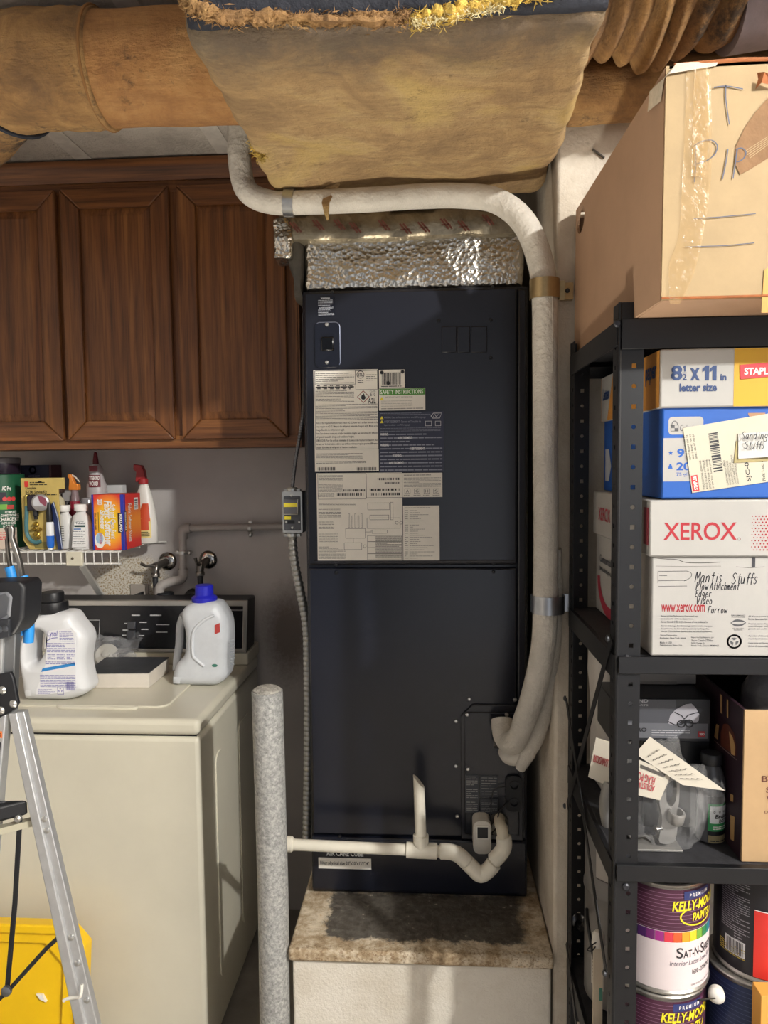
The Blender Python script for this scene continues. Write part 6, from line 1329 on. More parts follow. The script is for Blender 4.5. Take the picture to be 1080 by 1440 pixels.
for i, t in enumerate(('Xerox et le logo Rendement garanti sont des marques','de commerce de Xerox Corporation pour lesquelles','Xerox Canada ltee detient des permis d\'utilisation.')): y = 879+i*3.8; p.text(t, *r2(929, y, 929+len(t)*1.42, y+3), FB2, .01)
for t, x, y, w_ in (('Xerox Corporation',928,892,24),('Rochester, New York 14644',928,896,36),('Made in USA',928,902,17),('Fabrique aux Etats-Unis',928,906,31),('Imported by/Importe par',972,895,32),('Xerox Canada LTD/ltee',972,899,31),('5650 Yonge St.',972,903,19),('North York, Ontario M2M 4G7',972,906.5,39)): p.text(t, *r2(x, y, x+w_, y+2.9), FB2, .01)
for t, y in (('All Xerox papers are',865.5),('forme laboratories to',869),('Tous les papiers Xerox',876),('ensembles par les lab',879.5),('garantir une qualite et',883),('A portion of this carton',893),('recycled post-consumer',897),('Cette boite est fabriquee',903),('dechets de consommation',907)): p.text(t, *r2(1052, y, 1083, y+2.8), FB2, .01, .15 if y > 890 else 0)
p.text('PERFORMANCE', *r2(1028, 864.5, 1048, 866.3), FB2, .01); p.text('GUARANTEED', *r2(1028, 866.8, 1048, 868.4), FB2, .01); p.text('QUALITY', *r2(1030, 883, 1046, 884.6), FB2, .01); p.text('SURETE', *r2(1032, 885, 1044, 886.6), FB2, .01)
for s_ in (1, -1):
    q = P(1038, 876, yb); p.poly(FB2, smooth2([(q.x-.012*1, q.z), (q.x-.004, q.z+.0055*s_), (q.x+.006, q.z+.0045*s_), (q.x+.012, q.z+.001), (q.x+.004, q.z+.002*s_), (q.x-.004, q.z+.002*s_)], 3, True))
q = P(1032.5, 902, yb); ringp = circ(q.x, q.z, .0115, 24); p.solid(ringp, lambda u, v, d: FB2(u, v), 0, 0, [circ(q.x, q.z, .0088, 24)])
for k_ in range(3):
    t = PI/2+2*PI*k_/3; p.poly(FB2, [(q.x+.0062*math.cos(t+a), q.z+.0062*math.sin(t+a)) for a in (-.7, -.35, 0, .35)]+[(q.x+.0075*math.cos(t+.7), q.z+.0075*math.sin(t+.7)), (q.x+.002*math.cos(t+.5), q.z+.002*math.sin(t+.5)), (q.x+.0035*math.cos(t-.5), q.z+.0035*math.sin(t-.5))])
obj('fine_print', p, GRY, xb)
# blue carton with yellow and white lid
X2, zS1 = .354, LV[0]-.047-.0015
zSL = P(1000, 573, 1.184).z
BLUC = M('#1f58ad', .5, 0, .08, 8)
bc = carton('blue_carton', 'blue paper carton with white and yellow lid, stacked on the white paper carton', X2, .652, 1.180, CYB, zX1+.0015, zSL, zS1, BLUC, CW, .006)
yl, yb2 = 1.180, 1.186
FLl, FBl, FBm, FBn = FY(yl-.0003), FY(yb2-.0003), FY(yb2-.0006), FY(yb2-.0009)
q1 = lambda *r: R4(*r, yl); q2 = lambda *r: R4(*r, yb2)
NVY = M('#27406f', .55); GLD = M('#cc9d1c', .5)
p = MB().quad(FLl, P(1032, 530, yl).x, zSL+.001, .6515, zS1-.001); obj('yellow_panel', p, GLD, bc)
FLm = FY(yl-.0006); FLn = FY(yl-.0019)
p = MB(); p.text('8', *q1(943.5, 514, 959.5, 535), FLm, .03); [p.poly(FLm, [(u0_+(u1_-u0_)*s_, v0_+(v1_-v0_)*t_) for s_, t_ in ((.42,0),(1,0),(1,1),(.6,1),(0,.78),(0,.56),(.42,.68))]) for u0_, v0_, u1_, v1_ in (q1(960.5, 514, 964, 522.5),)]; p.quad(FLm, *q1(959, 524, 965.5, 525)); p.text('2', *q1(959.5, 526, 965.5, 534.5), FLm, .02); p.text('x', *q1(970.5, 517.5, 984, 535), FLm, .03); [p.poly(FLm, [(u0_+(u1_-u0_)*s_, v0_+(v1_-v0_)*t_) for s_, t_ in ((.42,0),(1,0),(1,1),(.55,1),(0,.78),(0,.56),(.42,.66))]) for u0_, v0_, u1_, v1_ in (q1(987.5, 514, 997, 535), q1(998, 514, 1007.5, 535))]; p.text('in', *q1(1013, 526, 1021.5, 535), FLm, .03); p.text('letter size', *q1(955.5, 539, 1008, 550.5), FLm, .035); obj('size_lettering', p, NVY, bc)
u0, v0, u1, v1 = q1(1041, 511, 1092, 533); p = MB().hexa([(u0,yl-.0016,v0),(u1,yl-.0016,v0+.004),(u1,yl-.0006,v0+.004),(u0,yl-.0006,v0),(u0-.001,yl-.0016,v1-.002),(u1,yl-.0016,v1+.002),(u1,yl-.0006,v1+.002),(u0-.001,yl-.0006,v1-.002)]); obj('red_logo_panel', p, M('#c8353c', .5), bc)
p = MB().text('STAPLES', *q1(1046, 517, 1091, 527), FLn, .03); obj('logo_lettering', p, WPT, bc)
SLl = lambda d: (lambda u, v: (X2-.0008-d, -u, v))
p = MB().quad(SLl(0), -1.575, zSL+.001, -yl-.002, zS1-.001); obj('side_orange', p, M('#c98a3a', .55), bc)
p = MB().text('paper', -1.255, zSL+.040, -1.195, zSL+.068, SLl(.0008), .03); obj('side_lettering', p, NVY, bc)
p = MB().poly(SLl(.0006), [(-1.57, zSL+.001), (-1.52, zSL+.001), (-1.475, zS1-.001), (-1.57, zS1-.001)]); obj('side_white', p, CW, bc)
p = MB().poly(SLl(.0010), [(-1.43, zSL+.05), (-1.40, zSL+.05), (-1.40, zSL+.08), (-1.445, zSL+.075)]); obj('side_red', p, M('#b03a3a', .5), bc)
p = MB().text('Letter', -1.555, zSL+.042, -1.50, zSL+.066, SLl(.0014), .03); obj('side_lettering', p, NVY, bc)
SB_ = lambda d: (lambda u, v: (X2+.006-.0008-d, -u, v)); zb0 = zX1+.0015
p = MB().poly(SB_(0), [(-1.56, zb0+.02), (-1.53, zb0+.02), (-1.51, zb0+.05), (-1.53, zb0+.085), (-1.56, zb0+.085)]); p.text('500 sheets - white', -1.50, zb0+.045, -1.41, zb0+.054, SB_(0), .02); obj('side_white_arrow', p, M('#b9bec8', .55), bc)
p = MB().quad(FBl, P(912, 650, yb2).x if False else X2+.008, P(950, 677, yb2).z, .644, P(950, 616, yb2).z)
p.poly(FBl, rrect(*q2(940, 586, 989, 611), .006)); obj('white_panels', p, CW, bc)
p = MB(); p.text('9', *q2(952, 631, 962, 643.5), FBm, .03); p.text('20', *q2(951, 650, 971, 661.5), FBm, .03); p.text('75 g/m', *q2(951, 664.5, 972, 671), FBm, .01)
q = P(943, 637, yb2); p.poly(FBm, [(q.x+(.004 if i % 2 == 0 else .0016)*math.sin(PI*i/5), q.z+(.004 if i % 2 == 0 else .0016)*math.cos(PI*i/5)) for i in range(10)])
q = P(942.5, 656, yb2); p.poly(FBm, [(q.x-.0035, q.z-.0035), (q.x+.0035, q.z-.0035), (q.x+.002, q.z+.0015), (q.x+.001, q.z+.004), (q.x-.001, q.z+.004), (q.x-.002, q.z+.0015)]); obj('blue_lettering', p, BLUC, bc)
p = MB(); p.text('ColorLok', *q2(956, 597, 984, 606), FBm, .0, .15); q = P(948.5, 602, yb2)
p.quad(FBm, q.x-.006, q.z, q.x, q.z+.005); p.quad(FBm, q.x, q.z-.005, q.x+.006, q.z)
for s_ in ((-.006,-.005,.006,-.0043),(-.006,.0043,.006,.005),(-.006,-.005,-.0053,.005),(.0053,-.005,.006,.005)): p.quad(FBm, q.x+s_[0], q.z+s_[1], q.x+s_[2], q.z+s_[3])
p.stroke([(q.x+.0042*math.cos(t), q.z+.005+.006*math.sin(t)) for t in [PI*i/8 for i in range(9)]], FBm, .0012); obj('lock_mark', p, GRY, bc)
def tilt(a0, d):                                        # shipping label plane, tilted in the face
    o = P(960, 600, yb2); c_, s_ = math.cos(a0), math.sin(a0)
    return lambda u, v: (o.x+u*c_-v*s_, yb2-d, o.z+u*s_+v*c_)
TL = tilt(.155, .0022); LBW = M('#c6c0ad', .55, 0, .05, 12)
lbq = [P(x, y, yb2) for x, y in ((960,602),(1090,580),(1090,676),(973,693))]
shp = obj('shipping_label', MB().hexa([(v.x, yb2-.0018, v.z) for v in lbq]+[(v.x, yb2-.0002, v.z) for v in lbq]), LBW, bc)
FS = FY(yb2-.0021); p = MB()
def rot_text(t, px, py, len_px, h_px, bold=0):          # lettering running upwards along the tilted label
    o = P(px, py, yb2); k = yb2/FPX; a = PI/2+.155
    return p.text(t, 0, 0, len_px*k, h_px*k, lambda u, v: (o.x+u*math.cos(a)-v*math.sin(a), yb2-.0021, o.z+u*math.sin(a)+v*math.cos(a)), bold)
r = random.Random(9)
rot_text('SJC-001', 1057, 676, 36, 7, .01); rot_text('Pick Loc: A9', 1076, 676, 34, 4, .01)
for i, t in enumerate(('STAPLES NATIONAL ADVANTAGE','4510 KLEIN AVENUE','STOCKTON CA 95206','SHIP TO: SAN JOSE')): rot_text(t, 991+i*4.4, 688-i*.6, 40, 2.6, .0)
for i in range(5): rot_text('CLACKE HARTIS 319 STAPLES', 1024+i*3.6, 682-i*.5, 28+r.random()*14, 2.4, .0)
for i in range(4): rot_text('00412 82647 100 24', 967+i*4.4, 647-i*.7, 34, 2.4, .0)
rot_text('PO', 1019, 655, 6, 2.4)
a = .155
def LQ(u, v): o = P(1003, 664, yb2); return (o.x+u*math.cos(a)-v*math.sin(a), yb2-.0021, o.z+u*math.sin(a)+v*math.cos(a))
p.barcode(0, 0, .014, .062, LQ, 5, 26, True)
obj('label_print', p, INK, shp)
o = P(975, 692, yb2); LR = lambda u, v: (o.x+u*math.cos(a)-v*math.sin(a), yb2-.0021, o.z+u*math.sin(a)+v*math.cos(a))
p = MB().quad(LR, -.001, .001, .009, .026); obj('red_logo_panel', p, M('#c8353c', .5), shp)
p = MB().text('STAPLES', .003, -.007, .0245, -.0015, lambda u, v: (lambda w_: (w_[0], yb2-.0024, w_[2]))(LR(-v, u)), .03); obj('logo_lettering', p, WPT, shp)
u0, v0, u1, v1 = q2(1036, 606, 1090, 645); nt_ = obj('note_paper', MB().hexa([(u0+.001,yb2-.005,v0),(u1,yb2-.008,v0+.003),(u1,yb2-.0045,v0+.003),(u0+.001,yb2-.003,v0),(u0+.0005,yb2-.004,v1-.004),(u1,yb2-.005,v1),(u1,yb2-.003,v1),(u0+.0005,yb2-.003,v1-.004)]), M('#c9c8c3', .6), bc, 'white note with handwriting')
o = P(1031, 651, yb2); obj('tan_tape', MB().hexa([(o.x,yb2-.003,o.z),(o.x+.07,yb2-.003,o.z+.004),(o.x+.07,yb2-.0024,o.z+.004),(o.x,yb2-.0024,o.z),(o.x+.003,yb2-.003,o.z+.034),(o.x+.07,yb2-.003,o.z+.03),(o.x+.07,yb2-.0024,o.z+.03),(o.x+.003,yb2-.0024,o.z+.034)]), M('#a89a6c', .4), bc)
p = MB(); FNt = FY(yb2-.0088)
q = P(1039, 618, yb2); p.hand('Sanding', q.x, q.z, 10/FPX*yb2, FNt, .0011, .15, .52); q = P(1043, 631, yb2); p.hand('Stuffs', q.x, q.z, 9.5/FPX*yb2, FNt, .0011, .15, .56); obj('handwriting', p, INK, nt_)
c = P(1064, 577, yb2); p = MB().poly(FBm, [(c.x+.013*math.cos(t), c.z+.010*math.sin(t)-.004) for t in [PI+PI*i/10 for i in range(11)]]); obj('hand_hole', p, M('#a98468', .8), bc)

# ------------------------------------------------------------------ third shelf
Z3 = LV[2]+.0005
gz0, gz1 = P(950, 1043, 1.30).z, P(950, 983, 1.30).z
lowb = tag(obj('black_box', MB().box(.372, .488, 1.312, 1.402, Z3, gz0-.0015), M('#16171b', .4), bevel=.002), 'plain black box beneath the safety goggles box on the third shelf', 'box')
gb_ = thing('goggles_box', 'grey and black box with printed safety goggles and clear lenses on third shelf', 'box', (.43, 1.42, gz0))
gx0, gx1 = .312, P(999, 1010, 1.30).x; gy0, gy1 = 1.30, 1.402
obj('box_body', MB().box(gx0, gx1, gy0, gy1, gz0, gz1), M('#26272c', .35, 0, .1, 10), gb_, bevel=.0015)
fg = FY(gy0-.0008); fg2 = FY(gy0-.0014); fg3 = FY(gy0-.002); rg = lambda *r: R4(*r, gy0)
p = MB().quad(fg, gx0+.001, P(950, 1038, gy0).z, P(995, 1020, gy0).x, P(950, 1017, gy0).z); obj('grey_band', p, M('#67686e', .4), gb_)
p = MB().quad(fg, gx0+.001, P(950, 1017, gy0).z, P(950, 1000, gy0).x, P(950, 984, gy0).z); obj('grey_panel', p, M('#4c4d53', .4), gb_)
def gp(pts): return [(P(x, y, gy0).x, P(x, y, gy0).z) for x, y in pts]
p = MB().poly(fg2, gp(((939,1017),(942,1006),(950,997),(964,990),(972,989),(978,995),(983,1004),(982,1016),(974,1016),(968,1012),(961,1011),(955,1016),(946,1020)))); obj('goggles_picture', p, M('#a8a5ac', .4), gb_)
p = MB(); 
for pts in (((948,1001),(958,1006),(962,1010),(968,1005),(982,1001)), ((939,1014),(950,1019),(960,1017)), ((968,1016),(978,1017),(983,1013))): p.stroke(smooth2(gp(pts), 4), fg3, .0016)
for a, b_, c, d in ((952, 1013, 963, 1022), (964, 1012, 974, 1022)):
    p.stroke(smooth2(gp([((a+c)/2+(c-a)/2*math.cos(t), (b_+d)/2+(d-b_)/2*math.sin(t)) for t in [2*PI*i/8 for i in range(9)]]), 3), fg3, .0022)
p.text('RO', *rg(896, 1023, 909, 1028.5), fg2, .03); obj('dark_print', p, M('#1b1b1f', .4), gb_)
p = MB(); p.text('MOND', *rg(884, 983, 911, 987.5), fg2, .03); p.text('PARTS', *rg(893, 990, 911, 992.5), fg2, .02); p.smallprint(*rg(916, 1025, 970, 1035), 3, fg2, .4, .25, 3); obj('white_print', p, M('#b7b7bb', .5), gb_)
p = MB().quad(fg2, *rg(981, 1028, 991, 1036)); obj('red_patch', p, M('#b0323a', .5), gb_); p = MB().text('VERO', *rg(983, 1030.5, 990, 1033.5), fg3, .03); obj('patch_lettering', p, WPT, gb_)
u0, v0, u1, v1 = R4(870, 938, 979, 957, 1.385)
gy = thing('grey_carton', 'flat grey carton lying on the goggles box below the shelf rail', 'box', ((.34+u1)/2, 1.48, gz1)); obj('carton_body', MB().box(.336, u1, 1.385, 1.402, gz1+.0012, min(v1, LV[1]-.02)), M('#8f8a86', .6), gy, bevel=.001); obj('carton_flap', MB().box(.336, u1-.035, 1.383, 1.3849, gz1+.0012, gz1+.006), M('#807b77', .6), gy)
# wine carton
wx0, wx1, wy0, wy1, wz1 = .500, .66, 1.20, 1.545, P(1060, 999, 1.20).z
wn = thing('wine_carton', 'open tan and dark purple wine carton at the right end of third shelf', 'box', (.58, 1.37, Z3))
TAN = M('#b3946d', .65, 0, .08, 8); PUR = M('#2b1723', .5, 0, .1, 8)
obj('front_panel', MB().box(wx0, wx1, wy0, wy0+.005, Z3, wz1), TAN, wn, bevel=.001)
obj('side_panel', MB().hexa([(wx0,wy0+.0055,Z3),(wx0+.005,wy0+.0055,Z3),(wx0+.005,wy1,Z3),(wx0,wy1,Z3),(wx0,wy0+.0055,wz1),(wx0+.005,wy0+.0055,wz1),(wx0+.005,wy1,wz1+.004),(wx0,wy1,wz1+.004)]), PUR, wn)
obj('far_side_panel', MB().box(wx1-.005, wx1, wy0+.0055, wy1, Z3, wz1), TAN, wn); obj('back_panel', MB().box(wx0+.0055, wx1-.0055, wy1-.005, wy1, Z3, wz1), PUR, wn); obj('bottom_panel', MB().box(wx0+.0055, wx1-.0055, wy0+.0055, wy1-.0055, Z3, Z3+.005), TAN, wn)
SW = lambda d: (lambda u, v: (wx0-.0006-d, -u, v)); qx = lambda px, py: (lambda q: (-q.y, q.z))(PX(px, py, wx0))
p = MB().poly(SW(0), [qx(*q) for q in ((1014,1048),(1014,1030),(1018,1018),(1024,1018),(1032,1030),(1036,1048),(1036,1064))]); obj('bottle_picture', p, M('#5e2b1c', .5), wn)
p = MB().quad(SW(.0004), *qx(1013.5, 1014), *qx(1015.5, 975)) if False else MB()
p.poly(SW(.0005), [qx(*q) for q in ((1005,1036),(1010,1040),(1012,1020),(1008,1018))]); p.poly(SW(.0005), [qx(*q) for q in ((1026,1028),(1031,1036),(1035,1050),(1034,1063),(1029,1060))])
p.poly(SW(.0005), [qx(*q) for q in ((1013.5,976),(1016.5,978.5),(1016.5,1004),(1014,1002))]); p.poly(SW(.0005), [qx(*q) for q in ((1023,983),(1025,984.5),(1025,1010),(1023,1008))])
p.poly(SW(.0005), [qx(*q) for q in ((1028,1116),(1032,1118),(1032,1128),(1028,1126))]); p.poly(SW(.0005), [qx(*q) for q in ((1028,1146),(1034,1149),(1033,1183),(1028,1180))]); obj('tan_print', p, M('#b9925e', .55), wn)
p = MB().stroke([qx(1005, 1041), qx(1037, 1069)], SW(.0006), .0008); p.smallprint(*qx(1024, 1062), *qx(1015, 1054), 1, SW(.0006), .6, .3, 1); p.smallprint(*qx(1034, 1118), *qx(1024, 1110), 2, SW(.0006), .4, .3, 2); p.smallprint(*qx(1029, 1086), *qx(1018, 1072), 2, SW(.0006), .3, .3, 3); obj('light_print', p, M('#a58f8a', .55), wn)
fw = FY(wy0-.0006); rw = lambda *r: R4(*r, wy0)
p = MB(); p.text('BV', *rw(1071, 1091, 1090, 1099.5), fw, .02); p.text('ST', *rw(1077, 1107, 1093, 1115), fw, .01); p.text('WI', *rw(1077, 1119, 1096, 1127), fw, .01); p.text('DRY', *rw(1075, 1140, 1090, 1143.5), fw, .0); obj('front_lettering', p, M('#5a3226', .55), wn)
q = P(1079, 953, 1.30); tag(obj('grey_pouch', MB().lathe(.60, 1.33, [(.012, Z3+.0055), (.05, Z3+.03), (.058, Z3+.15), (.05, Z3+.25), (.03, Z3+.285), (.012, Z3+.30)], 16, 1, .8), M('#6f6d70', .3, 0, .25, 14, .8, 25), smooth=60), 'crumpled grey plastic pouch standing inside the open wine carton', 'bag')
# brake fluid bottle
bx_ = P(1000, 1130, 1.275).x; by_ = 1.278
bf = thing('brake_fluid', 'black plastic bottle of brake fluid with green and white label beside the wine carton', 'bottle', (bx_, by_, Z3))
zq = lambda py: P(1000, py, by_-.02).z
obj('bottle', MB().lathe(bx_, by_, [(.0215, Z3), (.0235, Z3+.003), (.0235, zq(1185)), (.0222, zq(1182)), (.0222, zq(1120)), (.0235, zq(1117)), (.0235, zq(1105)), (.020, zq(1092)), (.0145, zq(1081)), (.0145, zq(1079))], 28), M('#4a4b50', .3), bf, smooth=50)
obj('cap', MB().lathe(bx_, by_, [(.0165, zq(1080)), (.0175, zq(1079)), (.0175, zq(1068)), (.016, zq(1064.5))], 24), M('#202126', .45), bf)
fb = FC(bx_, by_, .0227); fb2 = FC(bx_, by_, .0233); fb3 = FC(bx_, by_, .0238)
for nm, a, c, mt in (('black_label', 1185, 1120, '#16171a'), ('green_label', 1168, 1130, '#2f8f52')):
    obj(nm, MB().quad(fb if nm[0] == 'b' else fb2, -.012, zq(a), .038, zq(c), 12), M(mt, .4), bf)
obj('white_label', MB().poly(fb3, [(-.008, zq(1152)), (-.011, zq(1158)), (.032, zq(1158)), (.032, zq(1132)), (-.004, zq(1132))]), M('#dfe3e4', .45), bf) if False else obj('white_label', MB().quad(fb3, -.009, zq(1157), .032, zq(1133), 10), M('#dfe3e4', .45), bf)
obj('tan_label', MB().quad(fb3, -.011, zq(1184), .032, zq(1174), 10), M('#8f8360', .5), bf)
fb4 = FC(bx_, by_, .0243)
p = MB(); p.text('Brake', -.001, zq(1150), .024, zq(1144), fb4, .03, .15); p.text('DOT 3', .006, zq(1156), .024, zq(1151), fb4, .03, .15); q_ = (-.004, zq(1142)); p.hand('oioiu', q_[0], q_[1], .006, fb4, .0007, .15, .9); p.smallprint(-.008, zq(1183), .026, zq(1180), 1, fb4, .5, .3, 3); obj('label_print', p, PRT, bf)
p = MB(); p.smallprint(-.004, zq(1166), .026, zq(1160), 2, fb4, .4, .3, 3); p.smallprint(-.008, zq(1174), .026, zq(1169), 2, fb, .4, .3, 4) if False else None; obj('label_white_print', p, WPT, bf)
# bagged flag bracket with cards
bg = thing('flag_bracket', 'grey aluminum flag pole bracket in clear bag with printed cards, on third shelf', 'bracket', (.39, 1.235, Z3))
AL2 = M('#8f8d8a', .5, .45, .08, 30)
BYk = 1.24
def bp(px, py, y=BYk): q = P(px, py, y); return (q.x, q.z)
obr = smooth2([bp(*q) for q in ((925,1178),(930,1150),(926,1130),(927,1110),(934,1093),(944,1089),(952,1092),(954,1105),(953,1128),(950,1140),(951,1160),(948,1178),(940,1184),(930,1184))], 4, True)
hbr = smooth2([bp(*q) for q in ((936,1125),(936,1108),(941,1097),(948,1096),(950,1106),(949,1122),(944,1131),(939,1131))], 4, True)
obj('bracket_arm', MB().solid(obr, lambda u, v, d: (u, d, v), BYk-.006, BYk+.012, [hbr]), AL2, bg, bevel=.004, seg=3)
q = bp(947, 1142); obj('socket_ring', MB().axis_lathe((q[0], BYk-.008, q[1]-.012), (.1, -.25, 1), [(.013, 0), (.014, .003), (.014, .018), (.0125, .020), (.010, .020), (.010, .006)], 18), AL2, bg)
q = bp(925, 1163); obj('thumb_screw', MB().axis_lathe((q[0]+.006, BYk-.004, q[1]), (-1, -.2, -.1), [(.003, 0), (.003, .007), (.007, .008), (.007, .012), (.003, .014)], 10), M('#6e6c6a', .3, .9), bg)
obj('base_plate', MB().box(bp(905, 0)[0], bp(975, 0)[0], 1.225, 1.275, Z3, Z3+.004), AL2, bg, bevel=.001)
CARD = M('#bdb6a8', .6)
def cardo(name, pts, y0, y1, par, th=.0012, mat=None):   # flat card through four photo points, depth y0..y1 across
    vs = [];
    for (px, py), y in zip(pts, (y0, y0, y1, y1)): q = P(px, py, y); vs.append(tuple(q))
    n_ = (Vector(vs[1])-Vector(vs[0])).cross(Vector(vs[3])-Vector(vs[0])).normalized()*th
    return obj(name, MB().hexa(vs+[tuple(Vector(v)+n_) for v in vs]), mat or CARD, par), vs
def cardmap(vs, lift=.001):
    a, b_, c, d = [Vector(v) for v in vs]; n_ = (b_-a).cross(d-a).normalized()
    if n_.dot(a-EYE) > 0: n_ = -n_
    return lambda u, v: tuple(a+(b_-a)*u*(1-v)+(c-a)*u*v*1.0+(d-a)*v*(1-u)+n_*lift) if True else None
o_, cv = cardo('header_card', ((893,1060),(914,1036),(1020,1112),(960,1104)), 1.225, 1.205, bg)
cm_ = cardmap(cv, .0022); p = MB()
CL = lambda u, v: cm_(u, v)
for i in range(7):
    t = .18+i*.1; p.stroke([(x/20, t+.012*math.sin(x*2.1+i)) for x in range(4, 17)], lambda u, v: cm_(v, u) if False else cm_(u, v), .012)
obj('card_print', p, M('#55504a', .6), o_)
o_, cv = cardo('adjustable_card', ((893,1117),(928,1125),(944,1088),(893,1066)), 1.214, 1.218, bg)
cm_ = cardmap(cv, .0022); p = MB()
p.text('ADJUSTABLE', -.05, .22, .78, .48, lambda u, v: cm_(.62-u*.9, .70-v), .02) ; p.text('FLAG POLE', .0, .5, .75, .74, lambda u, v: cm_(.62-u*.9, 1.18-v), .02); obj('red_lettering', p, M('#a8434a', .6), o_)
p = MB().quad(cm_, .15, .80, .85, .90); obj('dark_strip', p, M('#4a4642', .6), o_)
zb_[0] = Z3+.0003
q = P(935, 1150, 1.23); sheetbag('clear_bag', crumple((.392, 1.245, 1.012), .058, .026, .082, 1.7, .5, 4), 30, 20, M_CLEAR, bg, smooth=25)
sheetbag('bag_fold', lambda u, v: (.425+u*.052, 1.222+.012*math.sin(v*8+u*5)*u, .955+.125*v-(v-.75)*u*.10+.004*math.sin(u*19+v*13)), 12, 12, M_CLEAR, bg, smooth=25)
b2 = thing('bracket_package', 'second bagged aluminum bracket with card hanging behind the front post of the shelf', 'bracket', (.30, 1.30, Z3))
o_, cv = cardo('header_card', ((827,1092),(858,1106),(868,1046),(838,1037)), 1.315, 1.30, b2)
cm_ = cardmap(cv, .0022); p = MB(); p.text('ALUMINUM', .1, .40, .95, .58, lambda u, v: cm_(1.02-u, 1.0-v), .02); p.text('BRACKET', .3, .62, .95, .80, lambda u, v: cm_(1.02-u, 1.22-v), .02); obj('red_lettering', p, M('#8e4a48', .6), o_)
q = P(850, 1130, 1.31); obj('bracket_bar', MB().tube(smooth2([tuple(P(858, 1100, 1.315)), tuple(P(852, 1130, 1.315)), tuple(P(857, 1165, 1.315)), tuple(P(866, 1196, 1.315))], 5), [.012]*16, 12), AL2, b2)
x_ = P(856, 1160, 1.315).x; sheetbag('clear_bag', crumple((x_+.022, 1.315, Z3+.085), .026, .016, .085, 1.8, .45, 9), 22, 16, M_CLEAR, b2, smooth=25)
for i, (px, py) in enumerate(((838,925),)): pass
ws_ = MB(); 
tag(obj('white_sack', lumpy(.322, .40, 1.425, 1.548, Z3, 1.22, .02, .010, 9, .014, seed=6), M('#c6c1ba', .6, 0, .08, 8), smooth=60), 'tall white paper sack standing at the back of third shelf behind the rear post', 'sack')
tag(obj('dark_mesh_roll', MB().lathe(.323, 1.275, [(.010, gz0+.0), (.011, gz0+.001), (.011, 1.235), (.009, 1.24)], 12), M('#1c1d22', .6, 0, .5, 90, .8, 220)), 'dark mesh roll upright beside the goggles box behind the front post', 'roll') if False else None

# ------------------------------------------------------------------ paint cans on the fourth shelf
Z4 = LV[3]+.0005; CH = .1935; CR = .0825
MAR = M('#4a2138', .4); CREAM = M('#dccfd0', .45, 0, .04, 8); TIN = M('#a9a6a1', .3, .85, .1, 20)
SW_COL = ['#2b2a63', '#4b2260', '#6c2069', '#9c2a80', '#d03a4a', '#df5a2f', '#e59a2b', '#d9c52e', '#6f9f3b', '#2f8050', '#2a7f80', '#2d5fae']
def paint_can(lab, cx, cy, z0, rotv, group=None):
    t = thing('paint_can', lab, 'can', (cx, cy, z0), group)
    r = CR; z1 = z0+CH
    obj('tin_body', MB().lathe(cx, cy, [(r-.002, z0), (r, z0+.002), (r, z0+.005), (r-.0025, z0+.008), (r-.0025, z1-.009), (r, z1-.006), (r+.0008, z1-.002), (r-.001, z1), (r-.012, z1), (r-.014, z1-.004)], 48), TIN, t, smooth=35)
    rl = r-.0018; F1, F2_, F3 = FC(cx, cy, rl, rotv), FC(cx, cy, rl+.0005, rotv), FC(cx, cy, rl+.001, rotv)
    H = lambda f: z0+.009+f*(CH-.0195)
    W = PI*rl*.95
    obj('cream_label', MB().quad(F1, -W, H(0), W, H(.48), 60), CREAM, t); obj('maroon_label', MB().quad(F1, -W, H(.585), W, H(1), 60), MAR, t)
    p = MB()
    for i in range(11): v = H(.60+i*.036); p.quad(F2_, -W, v, W, v+.0007, 60)
    obj('pin_stripes', p, M('#8f6f86', .5), t)
    sp2 = MB(); w_ = .0145; mts = [M(c, .45) for c in SW_COL]
    for i in range(-6, 16):
        sp2.mat(i % 12); u = -.115+i*w_; 
        if u < -W or u+w_ > W: continue
        sp2.quad(F1, u+.0004, H(.482), u+w_-.0004, H(.582), 2)
    obj('colour_swatches', sp2, mts, t)
    p = MB().quad(F1, -W, H(.4795), W, H(.4825), 60); p.quad(F1, -W, H(.5815), W, H(.586), 60)
    p2 = MB().quad(F3, -.026, H(.905), .031, H(.985), 10); obj('blue_patch', p2, M('#2a3468', .45), t)
    F4 = FC(cx, cy, rl+.0014, rotv)
    p.text('P R E M I U M', -.016, H(.925), .026, H(.962), F4, .01); obj('white_lettering', p, WPT, t)
    p = MB(); p.text('KELLY-MOORE', -.046, H(.795), .058, H(.895), F4, .03, .2); p.text('PAINTS', -.010, H(.685), .032, H(.765), F4, .03, .2)
    sw_ = [(.004+.036*math.cos(t_), H(.735)+.0165*math.sin(t_)) for t_ in [math.radians(138+i*9.5) for i in range(25)]]; p.stroke(sw_, F4, .0026); obj('yellow_lettering', p, M('#e8d72a', .45), t)
    p = MB(); p.text('S', -.037, H(.325), -.026, H(.43), F2_, .01); p.text('AT', -.025, H(.325), -.009, H(.40), F2_, .01); p.text('-N-', -.008, H(.325), .010, H(.415), F2_, .01); p.text('S', .011, H(.325), .020, H(.43), F2_, .01); p.text('HEEN', .021, H(.325), .052, H(.40), F2_, .01)
    p.text('1610 - 27 BONE', -.008, H(.15), .040, H(.195), F2_, .008); p.text('ONE GALLON (3.79 LITERS)', -.010, H(.03), .042, H(.052), F2_, .0); obj('black_lettering', p, PRT, t)
    p = MB(); p.text('Interior Latex Low Sheen', -.048, H(.25), .052, H(.30), F2_, .0, .25); obj('grey_lettering', p, M('#6a6570', .5), t)
    obj('lid', MB().lathe(cx, cy, [(r-.013, z1-.005), (r-.013, z1-.001), (r-.02, z1-.003), (r-.021, z1-.006)], 40), TIN, t)
    return t
pcx, pcy = .3985, 1.290
